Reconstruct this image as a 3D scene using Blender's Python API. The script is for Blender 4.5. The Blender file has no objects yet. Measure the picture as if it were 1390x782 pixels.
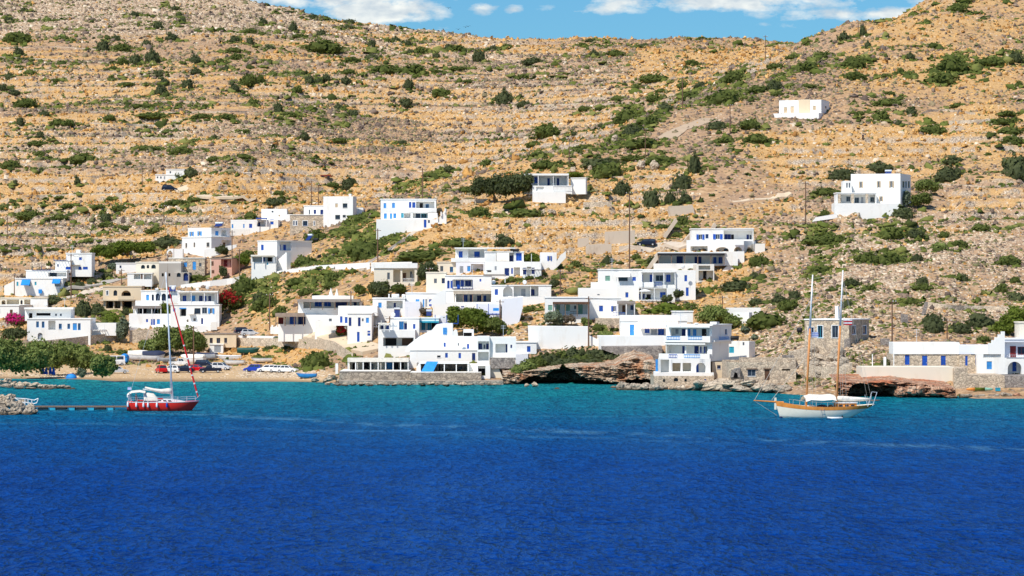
import bpy, math, random
import numpy as np
from mathutils import Vector, Matrix
R = math.radians
rnd = random.Random(11)
scene = bpy.context.scene
COL = scene.collection
# ------------------------------------------------------------------ camera
F, UC, VH, CH = 4500.0, 695.0, 385.0, 18.0      # focal length (px of a 1390 px wide picture), centre, horizon row, eye height
cam = bpy.data.cameras.new('camera'); camo = bpy.data.objects.new('camera', cam); COL.objects.link(camo)
camo.location = (0, 0, CH); camo.rotation_euler = (R(90), 0, 0)
cam.sensor_width = 36; cam.lens = 36 * F / 1390; cam.shift_y = (VH - 391) / 1390
cam.clip_start = 1; cam.clip_end = 20000
scene.camera = camo
# ------------------------------------------------------------------ sky, clouds and sun
SUN_EL, SUN_AZ = 52, 218       # azimuth: compass style, 180 = behind the camera, >180 = from the left
world = bpy.data.worlds.new('World'); scene.world = world; world.use_nodes = True
def build_sky():
    nt = world.node_tree; N = nt.nodes; L = nt.links; N.clear()
    out = N.new('ShaderNodeOutputWorld'); bg = N.new('ShaderNodeBackground')
    sky = N.new('ShaderNodeTexSky'); sky.sky_type = 'NISHITA'; sky.sun_disc = False
    sky.sun_elevation = R(SUN_EL); sky.sun_rotation = R(SUN_AZ)
    sky.air_density = 1.0; sky.dust_density = 0.2; sky.ozone_density = 3.0; sky.altitude = 100
    tint = N.new('ShaderNodeMix'); tint.data_type = 'RGBA'; tint.blend_type = 'MULTIPLY'; 
    L.new(sky.outputs[0], tint.inputs[6]); tint.inputs[7].default_value = (0.23, 0.46, 0.63, 1)
    tc = N.new('ShaderNodeTexCoord')
    sep = N.new('ShaderNodeSeparateXYZ'); L.new(tc.outputs['Generated'], sep.inputs[0])
    def math_(op, a, b=None, clamp=False):
        m = N.new('ShaderNodeMath'); m.operation = op; m.use_clamp = clamp
        for i, s in enumerate((a, b)):
            if s is None: continue
            if isinstance(s, (int, float)): m.inputs[i].default_value = s
            else: L.new(s, m.inputs[i])
        return m.outputs[0]
    low = N.new('ShaderNodeMapRange'); L.new(sep.outputs[2], low.inputs[0]); low.inputs[1].default_value = .16; low.inputs[2].default_value = .45; low.inputs[3].default_value = 1; low.inputs[4].default_value = .25; L.new(low.outputs[0], tint.inputs[0])
    az = math_('ARCTAN2', sep.outputs[0], sep.outputs[1])
    el = math_('ARCSINE', sep.outputs[2])
    comb = N.new('ShaderNodeCombineXYZ'); L.new(math_('MULTIPLY', az, 60), comb.inputs[0]); L.new(math_('MULTIPLY', el, 130), comb.inputs[1])
    n1 = N.new('ShaderNodeTexNoise'); n1.inputs['Scale'].default_value = 1.3; n1.inputs['Detail'].default_value = 7; n1.inputs['Roughness'].default_value = .6
    L.new(comb.outputs[0], n1.inputs['Vector'])
    # cloud banks: (azimuth, elevation, half width, half height, weight) in degrees
    banks = [(-2.3, 4.72, 1.1, .26, 1.15), (-2.9, 4.92, 1.7, .2, 1.1), (-1.75, 4.62, .6, .16, .9), (-0.48, 4.76, .30, .12, .9), (-0.0, 4.74, .2, .1, .8),
             (1.6, 4.74, 1.0, .14, .75), (3.7, 4.84, 2.6, .17, .95), (6.4, 4.62, 2.4, .16, .8), (4.8, 4.45, 1.4, .07, .5), (-1.05, 4.33, .45, .1, .6), (8.5, 4.9, 2.2, .2, .9),
             (-12, 8, 9, 1.6, .8), (10, 12, 12, 2.0, .8), (30, 20, 14, 3, .8), (-35, 24, 16, 4, .8)]
    acc = None
    for a, e, wa, we, wt in banks:
        da = math_('DIVIDE', math_('SUBTRACT', az, R(a)), R(wa)); de = math_('DIVIDE', math_('SUBTRACT', el, R(e)), R(we))
        d2 = math_('ADD', math_('MULTIPLY', da, da), math_('MULTIPLY', de, de))
        g = math_('MULTIPLY', math_('SUBTRACT', 1.0, math_('MULTIPLY', d2, .5), True), wt)
        acc = g if acc is None else math_('MAXIMUM', acc, g)
    m = math_('ADD', acc, math_('MULTIPLY', math_('SUBTRACT', n1.outputs[0], .5), 2.3))
    cov = math_('MULTIPLY', math_('MULTIPLY', math_('SUBTRACT', m, .50), 1.7, True), acc, True)
    mix = N.new('ShaderNodeMix'); mix.data_type = 'RGBA'
    L.new(math_('POWER', math_('MINIMUM', math_('MULTIPLY', cov, 1.5), .93), .8), mix.inputs[0]); L.new(tint.outputs[2], mix.inputs[6])
    n2 = N.new('ShaderNodeTexNoise'); n2.inputs['Scale'].default_value = 2.2; n2.inputs['Detail'].default_value = 5
    L.new(comb.outputs[0], n2.inputs['Vector'])
    cr = N.new('ShaderNodeValToRGB'); cr.color_ramp.elements[0].position = .35; cr.color_ramp.elements[1].position = .65
    cr.color_ramp.elements[0].color = (3.6, 4.1, 4.5, 1); cr.color_ramp.elements[1].color = (5.9, 6.0, 5.7, 1)
    L.new(n2.outputs[0], cr.inputs[0]); L.new(cr.outputs[0], mix.inputs[7])
    L.new(mix.outputs[2], bg.inputs[0]); bg.inputs[1].default_value = 0.145
    L.new(bg.outputs[0], out.inputs[0])
build_sky()
sl = bpy.data.lights.new('sun', 'SUN'); slo = bpy.data.objects.new('sun', sl); COL.objects.link(slo)
sl.energy = 4.3; sl.angle = R(.5); sl.color = (1, .95, .86)
_a = R(SUN_AZ); _d = Vector((math.sin(_a) * math.cos(R(SUN_EL)), math.cos(_a) * math.cos(R(SUN_EL)), math.sin(R(SUN_EL))))
slo.rotation_euler = _d.to_track_quat('Z', 'Y').to_euler(); slo.location = (0, 0, 300)
scene.view_settings.view_transform = 'Standard'; scene.view_settings.look = 'None'
scene.view_settings.exposure = 0.22; scene.view_settings.gamma = 1.0
scene.cycles.max_bounces = 5; scene.cycles.diffuse_bounces = 4; scene.cycles.transparent_max_bounces = 6

# ------------------------------------------------------------------ noise, materials, mesh helpers
def _hash(ix, iy, s):
    h = (ix.astype(np.int64) * 374761393 + iy.astype(np.int64) * 668265263 + s * 1442695041) & 0xffffffff
    h = ((h ^ (h >> 13)) * 1274126177) & 0xffffffff
    return ((h ^ (h >> 16)) & 0xffff) / 65535.0
def vnoise(x, y, s=0):
    x = np.asarray(x, float); y = np.asarray(y, float)
    ix, iy = np.floor(x), np.floor(y); fx, fy = x - ix, y - iy
    fx = fx * fx * fx * (fx * (fx * 6 - 15) + 10); fy = fy * fy * fy * (fy * (fy * 6 - 15) + 10)
    a = _hash(ix, iy, s); b = _hash(ix + 1, iy, s); c = _hash(ix, iy + 1, s); d = _hash(ix + 1, iy + 1, s)
    return (a * (1 - fx) + b * fx) * (1 - fy) + (c * (1 - fx) + d * fx) * fy
def fbm(x, y, o=4, s=0, gain=.5):
    t = 0; a = 1; n = 0
    for k in range(o):
        t = t + a * vnoise(x * 2 ** k + 17.3 * k, y * 2 ** k - 9.1 * k, s + k); n += a; a *= gain
    return t / n                                   # 0..1, mean .5
def sstep(a, b, x): t = np.clip((x - a) / (b - a), 0, 1); return t * t * (3 - 2 * t)

MATS = {}
class NT:                                          # small node tree helper
    def __init__(s, name):
        s.m = bpy.data.materials.new(name); s.m.use_nodes = True; s.t = s.m.node_tree; s.N = s.t.nodes; s.L = s.t.links
        s.b = s.N['Principled BSDF']
    def n(s, typ, ins=None, **kw):
        x = s.N.new('ShaderNode' + typ)
        for k, v in kw.items(): setattr(x, k, v)
        for k, v in (ins or {}).items():
            if isinstance(v, bpy.types.NodeSocket): s.L.new(v, x.inputs[k])
            else: x.inputs[k].default_value = v
        return x
    def obj(s): return s.n('TexCoord').outputs['Object']
    def pos(s): return s.n('NewGeometry').outputs['Position']
    def noise(s, vec, scale, detail=4, rough=.55, dist=0.):
        return s.n('TexNoise', {'Vector': vec, 'Scale': scale, 'Detail': detail, 'Roughness': rough, 'Distortion': dist}).outputs[0]
    def ramp(s, fac, *stops):
        r = s.n('ValToRGB', {0: fac}); e = r.color_ramp.elements
        while len(e) < len(stops): e.new(.5)
        for i, (p, c) in enumerate(stops): e[i].position = p; e[i].color = (*c, 1) if len(c) == 3 else c
        return r.outputs[0]
    def fr(s, fac, a, b): 
        r = s.n('MapRange', {0: fac, 1: a, 2: b}); r.clamp = True; return r.outputs[0]
    def mix(s, fac, a, b, mode='MIX'):
        x = s.n('Mix', data_type='RGBA', blend_type=mode)
        for i, v in ((0, fac), (6, a), (7, b)):
            if isinstance(v, bpy.types.NodeSocket): s.L.new(v, x.inputs[i])
            else: x.inputs[i].default_value = v if i == 0 else ((*v, 1) if len(v) == 3 else v)
        return x.outputs[2]
    def ma(s, op, a, b=0., clamp=False):
        x = s.n('Math', {0: a, 1: b}, operation=op); x.use_clamp = clamp; return x.outputs[0]
    def scalev(s, vec, x, y, z): return s.n('Mapping', {'Vector': vec, 'Scale': (x, y, z)}).outputs[0]
    def done(s, col, rough=.8, bump=None, dist=.05, strength=.5, spec=None, metal=0., normal=None):
        if isinstance(col, bpy.types.NodeSocket): s.L.new(col, s.b.inputs['Base Color'])
        else: s.b.inputs['Base Color'].default_value = (*col, 1)
        s.b.inputs['Roughness'].default_value = rough; s.b.inputs['Metallic'].default_value = metal
        if spec is not None: s.b.inputs['Specular IOR Level'].default_value = spec
        if bump is not None:
            bn = s.n('Bump', {'Height': bump, 'Strength': strength, 'Distance': dist}); s.L.new(bn.outputs[0], s.b.inputs['Normal'])
        return s.m
def plaster(name, c, dirt=(.45, .40, .34), amt=.35):
    t = NT(name); p = t.pos()
    n1 = t.noise(t.scalev(p, 1, 1, .35), .55, 6, .65); n2 = t.noise(p, 3.5, 4)
    col = t.mix(t.ma('MULTIPLY', t.fr(n1, .55, .8), amt), c, tuple(x * y * 1.7 for x, y in zip(c, dirt)))
    col = t.mix(t.fr(n2, .3, .75), col, tuple(x * .93 for x in c), 'MIX') if amt < 0 else col
    return t.done(col, .85, n2, .03, .35, .2)
def paint(name, c, rough=.55, var=.18):
    t = NT(name); p = t.pos(); n = t.noise(p, 1.7, 4)
    rr = t.n('ObjectInfo').outputs['Random']
    col = t.mix(t.fr(n, .35, .75), tuple(x * (1 + var) for x in c), tuple(x * (1 - var) for x in c))
    col = t.mix(t.ma('MULTIPLY', rr, .35), col, tuple(x * .55 for x in c))
    return t.done(col, rough, spec=.3)
def stone(name, light, mid, dark, scale=1.6, strength=.8):
    t = NT(name); p = t.pos()
    w = t.n('VectorMath', {0: p, 1: t.n('TexNoise', {'Vector': p, 'Scale': 1.4, 'Detail': 3}).outputs[1]}, operation='ADD').outputs[0]
    w = t.scalev(w, 1, 1, 1.5)
    v = t.n('TexVoronoi', {'Vector': w, 'Scale': scale}); e = t.n('TexVoronoi', {'Vector': w, 'Scale': scale}, feature='DISTANCE_TO_EDGE').outputs[0]
    cell = t.n('SeparateColor', {0: v.outputs[1]}).outputs[0]
    col = t.ramp(cell, (0, dark), (.3, mid), (.65, light), (1, mid))
    col = t.mix(t.fr(t.noise(p, 5, 3), .35, .8), col, mid)
    col = t.mix(t.fr(e, .0, .09), tuple(x * .45 for x in mid), col)
    return t.done(col, .9, e, .12, strength, .15)
def leafmat(name, a, b, c):
    t = NT(name); p = t.pos(); rr = t.n('ObjectInfo').outputs['Random']
    n = t.noise(p, .9, 4, .7); n2 = t.noise(p, 5., 2)
    col = t.ramp(t.ma('ADD', t.ma('MULTIPLY', n, .75), t.ma('MULTIPLY', n2, .3)), (.32, a), (.52, b), (.72, c))
    col = t.mix(t.ma('MULTIPLY', rr, .55), col, tuple(x * .62 for x in b))
    t.done(col, .8, spec=.08); tr = t.n('BsdfTranslucent', {'Color': t.mix(.5, col, (.25, .30, .05))}); mx = t.n('MixShader', {0: .38, 1: t.b.outputs[0], 2: tr.outputs[0]})
    t.L.new(mx.outputs[0], t.N['Material Output'].inputs['Surface']); return t.m
def M(k): return MATS[k]
MATS.update(
    white=plaster('white_plaster', (.86, .845, .80), amt=.6), grime=plaster('worn_white_plaster', (.80, .765, .69), amt=.5),
    cream=plaster('cream_plaster', (.72, .58, .40), amt=.4), sandy=plaster('pale_cream_plaster', (.78, .70, .56), amt=.4),
    pink=plaster('pink_plaster', (.62, .36, .27), amt=.4), concrete=plaster('concrete', (.42, .38, .33), amt=.6), pale_concrete=plaster('pale_concrete', (.56, .47, .37), (.35, .3, .25), .95),
    lilac=plaster('shade_tinted_white_plaster', (.78, .79, .83), amt=.2),  # white plaster with shade's lilac painted in for shaded walls; fenders also use it
    stone=stone('rubble_stone', (.76, .62, .45), (.56, .45, .33), (.30, .25, .20)), grey_stone=stone('grey_rubble_stone', (.45, .40, .35), (.30, .26, .23), (.14, .13, .13), 1.8),
    pale_stone=stone('pale_dry_stone', (.80, .67, .51), (.60, .49, .36), (.36, .29, .22), 1.9), sea_stone=stone('stained_sea_wall', (.56, .47, .36), (.36, .30, .235), (.17, .145, .125), 1.15, .7),
    blue=paint('blue_paint', (.012, .085, .44)), light_blue=paint('light_blue_paint', (.05, .30, .72)), navy=paint('navy_paint', (.008, .03, .16)),
    turquoise=paint('turquoise_paint', (.03, .36, .50)), green=paint('pale_green_paint', (.22, .42, .32)), grey=paint('grey_paint', (.34, .37, .40)),
    tan=paint('tan_shutter', (.60, .46, .30)), red=paint('dark_red_paint', (.20, .02, .02)), brown=paint('brown_wood', (.13, .065, .035)), wood=paint('weathered_wood', (.20, .13, .085)),
    orange_wood=paint('varnished_wood', (.74, .27, .05), .45), canvas=paint('cream_canvas', (.80, .74, .64), .8), white_paint=paint('white_paint', (.82, .82, .80), .4),
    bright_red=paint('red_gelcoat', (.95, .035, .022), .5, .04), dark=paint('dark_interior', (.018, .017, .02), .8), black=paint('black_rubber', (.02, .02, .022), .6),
    tile=paint('weathered_tile', (.30, .23, .18), .8), reed=paint('reed_mat', (.42, .35, .27), .9), azure=paint('azure_tarp', (.02, .27, .72), .6), thatch=paint('grey_reed_roof', (.30, .26, .23), .9),
    metal=paint('aluminium', (.62, .66, .70), .3), rope=paint('rope', (.55, .50, .42), .8), skin=paint('skin', (.45, .25, .16), .6), red_cloth=paint('red_cloth', (.55, .03, .02), .8),
    hull_cream=paint('cream_hull_paint', (.90, .82, .64), .5, .04),
    silver=paint('silver_car_paint', (.55, .56, .57), .25), navy_car=paint('dark_blue_car_paint', (.012, .016, .035), .22), blue_car=paint('blue_car_paint', (.02, .06, .42), .22), red_car=paint('red_car_paint', (.55, .012, .015), .22),
    tarp=paint('dark_blue_tarp', (.025, .035, .075), .7), green_tarp=paint('green_tarp', (.01, .10, .085), .7), lamp_red=paint('red_lens', (.5, .01, .01), .2), cardboard=paint('terracotta', (.5, .2, .1), .8),
    magenta=leafmat('magenta_blossom', (.6, .01, .16), (.8, .02, .26), (.9, .06, .38)), red_blossom=leafmat('red_blossom', (.35, .01, .02), (.5, .02, .03), (.6, .05, .08)),
    leaf_dark=leafmat('dark_leaves', (.054, .068, .035), (.105, .124, .057), (.176, .196, .081)), leaf_green=leafmat('green_leaves', (.059, .076, .022), (.128, .161, .041), (.226, .244, .073)),
    leaf_olive=leafmat('olive_leaves', (.101, .134, .037), (.218, .269, .076), (.386, .420, .143)), leaf_bright=leafmat('bright_green_leaves', (.065, .10, .016), (.15, .20, .03), (.26, .30, .06)),
    leaf_grey=leafmat('grey_green_leaves', (.111, .144, .098), (.198, .242, .165), (.330, .373, .242)), leaf_dry=leafmat('dry_leaves', (.12, .09, .07), (.19, .15, .12), (.26, .2, .15)),
    bark=paint('bark', (.14, .10, .075), .9), pole_wood=paint('pole_wood', (.17, .095, .06), .85),
)
def glass():
    t = NT('window_glass'); return t.done(t.mix(t.fr(t.noise(t.pos(), .8, 2), .3, .7), (.012, .018, .03), (.035, .05, .075)), .12, spec=.5)
MATS['glass'] = glass()
def stripes(name, a, b, axis, per):
    t = NT(name); s = t.n('SeparateXYZ', {0: t.obj()}).outputs[axis]
    w = t.ma('GREATER_THAN', t.ma('FRACT', t.ma('DIVIDE', s, per)), .5)
    return t.done(t.mix(w, a, b), .7, spec=.2)
MATS['awning'] = stripes('striped_awning', (.80, .62, .52), (.84, .76, .68), 0, .5)
MATS['flag'] = stripes('blue_white_flag', (.05, .14, .55), (.8, .8, .82), 2, .26)
MATS['flag_red'] = stripes('red_white_flag', (.55, .02, .03), (.8, .78, .76), 2, .4)
MATS['furl'] = stripes('red_furled_sail', (.66, .02, .025), (.66, .02, .025), 2, .9)

class MB:
    def __init__(s): s.v = []; s.f = []
    def add(s, vs, fs):
        o = len(s.v); s.v += [tuple(v) for v in vs]; s.f += [tuple(i + o for i in f) for f in fs]
    def quad(s, a, b, c, d): s.add((a, b, c, d), ((0, 1, 2, 3),))
    def obox(s, o, x, y, z):                        # corner + three edge vectors
        o, x, y, z = map(Vector, (o, x, y, z))
        s.add([o, o + x, o + x + y, o + y, o + z, o + x + z, o + x + y + z, o + y + z],
              [(0, 3, 2, 1), (4, 5, 6, 7), (0, 1, 5, 4), (1, 2, 6, 5), (2, 3, 7, 6), (3, 0, 4, 7)])
    def box(s, c, sz, rz=0.):
        m = Matrix.Rotation(rz, 3, 'Z'); x, y, z = m @ Vector((sz[0], 0, 0)), m @ Vector((0, sz[1], 0)), Vector((0, 0, sz[2]))
        s.obox(Vector(c) - x / 2 - y / 2 - z / 2, x, y, z)
    def tube(s, pts, r, n=6, cap=True):
        pts = [Vector(p) for p in pts]; rs = r if isinstance(r, (list, tuple)) else [r] * len(pts); vs = []
        for i, p in enumerate(pts):
            d = (pts[min(i + 1, len(pts) - 1)] - pts[max(i - 1, 0)]).normalized()
            a = d.orthogonal().normalized() if abs(d.z) > .9 else d.cross(Vector((0, 0, 1))).normalized(); b = d.cross(a)
            vs += [p + (a * math.cos(2 * math.pi * k / n) + b * math.sin(2 * math.pi * k / n)) * rs[i] for k in range(n)]
        fs = [(i * n + k, i * n + (k + 1) % n, (i + 1) * n + (k + 1) % n, (i + 1) * n + k) for i in range(len(pts) - 1) for k in range(n)]
        if cap: fs += [tuple(range(n))[::-1], tuple((len(pts) - 1) * n + k for k in range(n))]
        s.add(vs, fs)
    def lathe(s, c, prof, n=12):
        c = Vector(c); vs = [c + Vector((r * math.cos(2 * math.pi * k / n), r * math.sin(2 * math.pi * k / n), z)) for r, z in prof for k in range(n)]
        s.add(vs, [(i * n + k, i * n + (k + 1) % n, (i + 1) * n + (k + 1) % n, (i + 1) * n + k) for i in range(len(prof) - 1) for k in range(n)])
    def ell(s, c, r, nu=10, nv=6, f=None):
        c = Vector(c); prof = []
        vs = []
        for j in range(nv + 1):
            t = -math.pi / 2 + math.pi * j / nv
            for k in range(nu):
                a = 2 * math.pi * k / nu; p = Vector((math.cos(t) * math.cos(a), math.cos(t) * math.sin(a), math.sin(t)))
                q = f(p) if f else 1
                vs.append(c + Vector((p.x * r[0], p.y * r[1], p.z * r[2])) * q)
        s.add(vs, [(j * nu + k, j * nu + (k + 1) % nu, (j + 1) * nu + (k + 1) % nu, (j + 1) * nu + k) for j in range(nv) for k in range(nu)])
    def prism(s, poly, ext):                        # closed polygon (3D points) extruded by a vector
        n = len(poly); e = Vector(ext); a = [Vector(p) for p in poly]
        s.add(a + [p + e for p in a], [tuple(range(n))[::-1], tuple(range(n, 2 * n))] + [(i, (i + 1) % n, (i + 1) % n + n, i + n) for i in range(n)])
    def loft(s, rings, cap=True, closed=True):
        n = len(rings[0]); vs = [Vector(p) for r in rings for p in r]
        fs = [(i * n + k, i * n + (k + 1) % n, (i + 1) * n + (k + 1) % n, (i + 1) * n + k) for i in range(len(rings) - 1) for k in range(n if closed else n - 1)]
        if cap: fs += [tuple(range(n))[::-1], tuple((len(rings) - 1) * n + k for k in range(n))]
        s.add(vs, fs)
    def build(s, name, mat, parent=None, smooth=False, origin=None):
        me = bpy.data.meshes.new(name); o = Vector(origin) if origin is not None else (parent_loc(parent) if parent else Vector((0, 0, 0)))
        me.from_pydata([(v[0] - o.x, v[1] - o.y, v[2] - o.z) for v in s.v], [], s.f)
        me.materials.append(M(mat) if isinstance(mat, str) else mat)
        if smooth: me.polygons.foreach_set('use_smooth', [True] * len(me.polygons))
        ob = bpy.data.objects.new(name, me); COL.objects.link(ob)
        if parent: ob.parent = parent
        elif origin is not None: ob.location = o
        return ob
def parent_loc(p):
    v = Vector((0, 0, 0))
    while p is not None: v = v + p.location; p = p.parent
    return v
def tag(o, label, cat, group=None, kind=None):
    if label: o['label'] = label
    if cat: o['category'] = cat
    if group: o['group'] = group
    if kind: o['kind'] = kind
    return o
def thing(name, label, cat, loc=(0, 0, 0), rz=0., group=None):
    o = bpy.data.objects.new(name, None); COL.objects.link(o); o.location = loc; o.rotation_euler = (0, 0, rz); o.empty_display_size = .5
    return tag(o, label, cat, group)
def copy_tree(o, parent=None):
    c = o.copy(); COL.objects.link(c)
    if parent: c.parent = parent
    for ch in o.children: copy_tree(ch, c)
    return c
def rawmesh(name, V, Fq, mat, k=4):
    me = bpy.data.meshes.new(name); V = np.asarray(V, np.float32); Fq = np.asarray(Fq, np.int32)
    me.vertices.add(len(V)); me.vertices.foreach_set('co', V.ravel())
    me.loops.add(Fq.size); me.loops.foreach_set('vertex_index', Fq.ravel())
    me.polygons.add(len(Fq)); me.polygons.foreach_set('loop_start', np.arange(0, Fq.size, k, dtype=np.int32)); me.polygons.foreach_set('loop_total', np.full(len(Fq), k, np.int32))
    me.update(calc_edges=True); me.validate()
    me.materials.append(M(mat) if isinstance(mat, str) else mat)
    return me
# ------------------------------------------------------------------ terrain: height profiles of the hillside, a fan of sections going inland
def zof(v, Y): return CH + Y * (VH - v) / F
PROF = {
 -200: [(514, 628), (505, 655), (480, 690), (455, 715), (430, 737), (400, 765), (370, 792), (340, 830), (300, 900), (250, 990), (200, 1080), (150, 1170), (100, 1260), (50, 1370), (0, 1480), (-50, 1590)],
 0: [(514, 628), (505, 655), (480, 690), (455, 715), (430, 737), (400, 765), (370, 792), (340, 830), (300, 900), (250, 990), (200, 1080), (150, 1170), (100, 1260), (50, 1370), (0, 1480), (-40, 1590)],
 150: [(518, 609), (505, 652), (492, 688), (470, 711), (445, 734), (400, 765), (370, 790), (340, 825), (300, 890), (250, 980), (200, 1075), (150, 1165), (100, 1255), (50, 1365), (0, 1475), (-30, 1560)],
 300: [(518, 609), (503, 655), (491, 688), (470, 711), (445, 730), (400, 755), (370, 778), (340, 805), (300, 850), (270, 905), (250, 960), (200, 1070), (150, 1160), (100, 1250), (50, 1360), (0, 1475), (-9, 1500)],
 390: [(518, 609), (505, 645), (494, 672), (470, 690), (445, 705), (400, 730), (370, 752), (340, 785), (300, 835), (275, 895), (250, 985), (200, 1080), (150, 1170), (100, 1262), (50, 1375), (11, 1460)],
 450: [(520, 600), (510, 618), (495, 638), (470, 656), (450, 670), (420, 692), (390, 718), (360, 745), (330, 775), (300, 815), (284, 850), (268, 960), (250, 1000), (200, 1090), (150, 1180), (100, 1270), (50, 1380), (26, 1440)],
 600: [(521, 596), (505, 604), (480, 622), (450, 645), (420, 664), (390, 684), (360, 706), (330, 732), (300, 762), (270, 798), (255, 825), (245, 1000), (200, 1090), (150, 1180), (100, 1270), (60, 1370), (46, 1410)],
 680: [(522, 591), (515, 598), (480, 617), (455, 632), (430, 650), (400, 670), (370, 692), (340, 717), (300, 757), (265, 797), (232, 840), (222, 1000), (200, 1065), (150, 1172), (100, 1268), (53, 1402)],
 700: [(560, 588), (548, 608.5), (478, 613), (455, 628), (430, 648), (400, 668), (370, 690), (340, 715), (300, 755), (260, 797), (225, 845), (215, 1010), (200, 1055), (150, 1170), (100, 1265), (54, 1400)],
 870: [(560, 588), (548, 608.5), (475, 613), (455, 622), (430, 641), (400, 664), (370, 688), (340, 715), (300, 750), (260, 786), (220, 828), (180, 872), (165, 900), (158, 1090), (100, 1245), (52.5, 1383)],
 895: [(530, 562), (518, 580), (500, 592), (480, 606), (460, 620), (430, 642), (400, 664), (370, 688), (340, 715), (300, 750), (260, 785), (220, 825), (180, 870), (152, 905), (146, 1110), (100, 1240), (51.5, 1380)],
 1000: [(531, 556), (515, 575), (495, 590), (470, 608), (440, 630), (400, 660), (370, 685), (340, 712), (300, 748), (260, 782), (220, 820), (180, 862), (140, 912), (108, 960), (102, 1200), (80, 1290), (54, 1380)],
 1090: [(537, 534), (520, 550), (500, 566), (480, 583), (450, 606), (420, 630), (390, 655), (350, 690), (300, 735), (260, 772), (220, 812), (180, 855), (140, 900), (100, 950), (70, 1000), (58, 1020), (62, 1200), (60, 1390)],
 1135: [(540, 525), (526, 538), (505, 552), (485, 570), (450, 598), (420, 622), (390, 648), (350, 686), (300, 733), (260, 771), (220, 811), (180, 854), (140, 899), (100, 949), (60, 1005), (43, 1035)],
 1150: [(565, 520), (560, 534), (512, 541), (498, 548), (470, 570), (440, 597), (400, 635), (370, 662), (340, 690), (300, 732), (260, 770), (220, 810), (180, 853), (140, 898), (100, 948), (60, 1003), (37, 1045)],
 1290: [(565, 512), (560, 528), (512, 535), (500, 545), (470, 568), (440, 594), (400, 633), (370, 661), (340, 690), (300, 732), (260, 771), (220, 814), (180, 860), (140, 905), (100, 950), (50, 1010), (0, 1080), (-20, 1110)],
 1310: [(541, 519), (530, 531), (505, 547), (470, 572), (440, 600), (400, 638), (350, 682), (300, 728), (250, 775), (200, 827), (150, 882), (100, 946), (50, 1010), (0, 1080), (-24, 1115)],
 1390: [(541, 519), (530, 531), (505, 547), (470, 572), (440, 600), (400, 638), (350, 682), (300, 728), (250, 775), (200, 827), (150, 882), (100, 946), (50, 1010), (0, 1080), (-60, 1170)],
 1640: [(541, 519), (530, 531), (505, 547), (470, 572), (440, 600), (400, 638), (350, 682), (300, 728), (250, 775), (200, 827), (150, 882), (100, 946), (50, 1010), (0, 1080), (-80, 1200)],
}
US = np.arange(-240, 1641, 2.5)
YS = np.concatenate([np.arange(480, 640, .8), np.arange(640, 900, 1.), np.arange(900, 1680, 1.4)])
def _profile(pts):
    Ya = [400, pts[0][1] - 34] + [p[1] for p in pts]; Za = [-6, -4] + [zof(*p) for p in pts]
    Ya += [Ya[-1] + 25, Ya[-1] + 160, 2500]; Za += [Za[-1] + 1.5, Za[-1] - 14, Za[-1] - 90]
    o = np.argsort(Ya); return np.interp(YS, np.array(Ya, float)[o], np.array(Za)[o])
_ks = sorted(PROF); _pz = np.array([_profile(PROF[k]) for k in _ks])
_i = np.clip(np.searchsorted(_ks, US, 'right') - 1, 0, len(_ks) - 2)
_t = (US - np.array(_ks)[_i]) / (np.array(_ks)[_i + 1] - np.array(_ks)[_i])
Z = _pz[_i] * (1 - _t)[:, None] + _pz[_i + 1] * _t[:, None]
_k = np.exp(-.5 * (np.arange(-12, 13) / 4.) ** 2); _k /= _k.sum()
_Zp = np.pad(Z, ((12, 12), (0, 0)), 'edge'); Zs = sum(_Zp[j:j + len(US)] * _k[j] for j in range(25))
_cave = np.maximum(sstep(660, 690, US) * sstep(910, 885, US), sstep(1125, 1140, US) * sstep(1320, 1300, US))[:, None]
Z = Zs * (1 - _cave) + Z * _cave
YY, UU = np.meshgrid(YS, US); XX = (UU - UC) * YY / F
Z0 = Z.copy()
VV = VH - (Z0 - CH) * F / YY                                   # row at which each ground point is seen in the photograph
back = sstep(-18, 40, YY - np.interp(UU, [0, 300, 450, 600, 760, 900, 1000, 1090], [700, 850, 870, 850, 850, 920, 980, 1030])) * sstep(1120, 1060, UU)
beach = sstep(1.9, 1.2, Z0) * sstep(470, 430, UU) * sstep(-1.5, -.2, Z0)
village = sstep(430, 470, VV) * 1.
big = fbm(XX / 40, YY / 40, 4, 3) - .5; mid = fbm(XX / 9, YY / 9, 4, 7) - .5; fine = fbm(XX / 2.2, YY / 2.2, 3, 9) - .5
inland = sstep(2, 9, Z0)
Z = Z + inland * (big * 4.5 * sstep(20, 45, Z0) + mid * 1.6 + fine * .7) + (1 - inland) * sstep(.2, 1.5, Z0) * (fine * .25 + mid * .3) * (1 - beach * .7)
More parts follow.
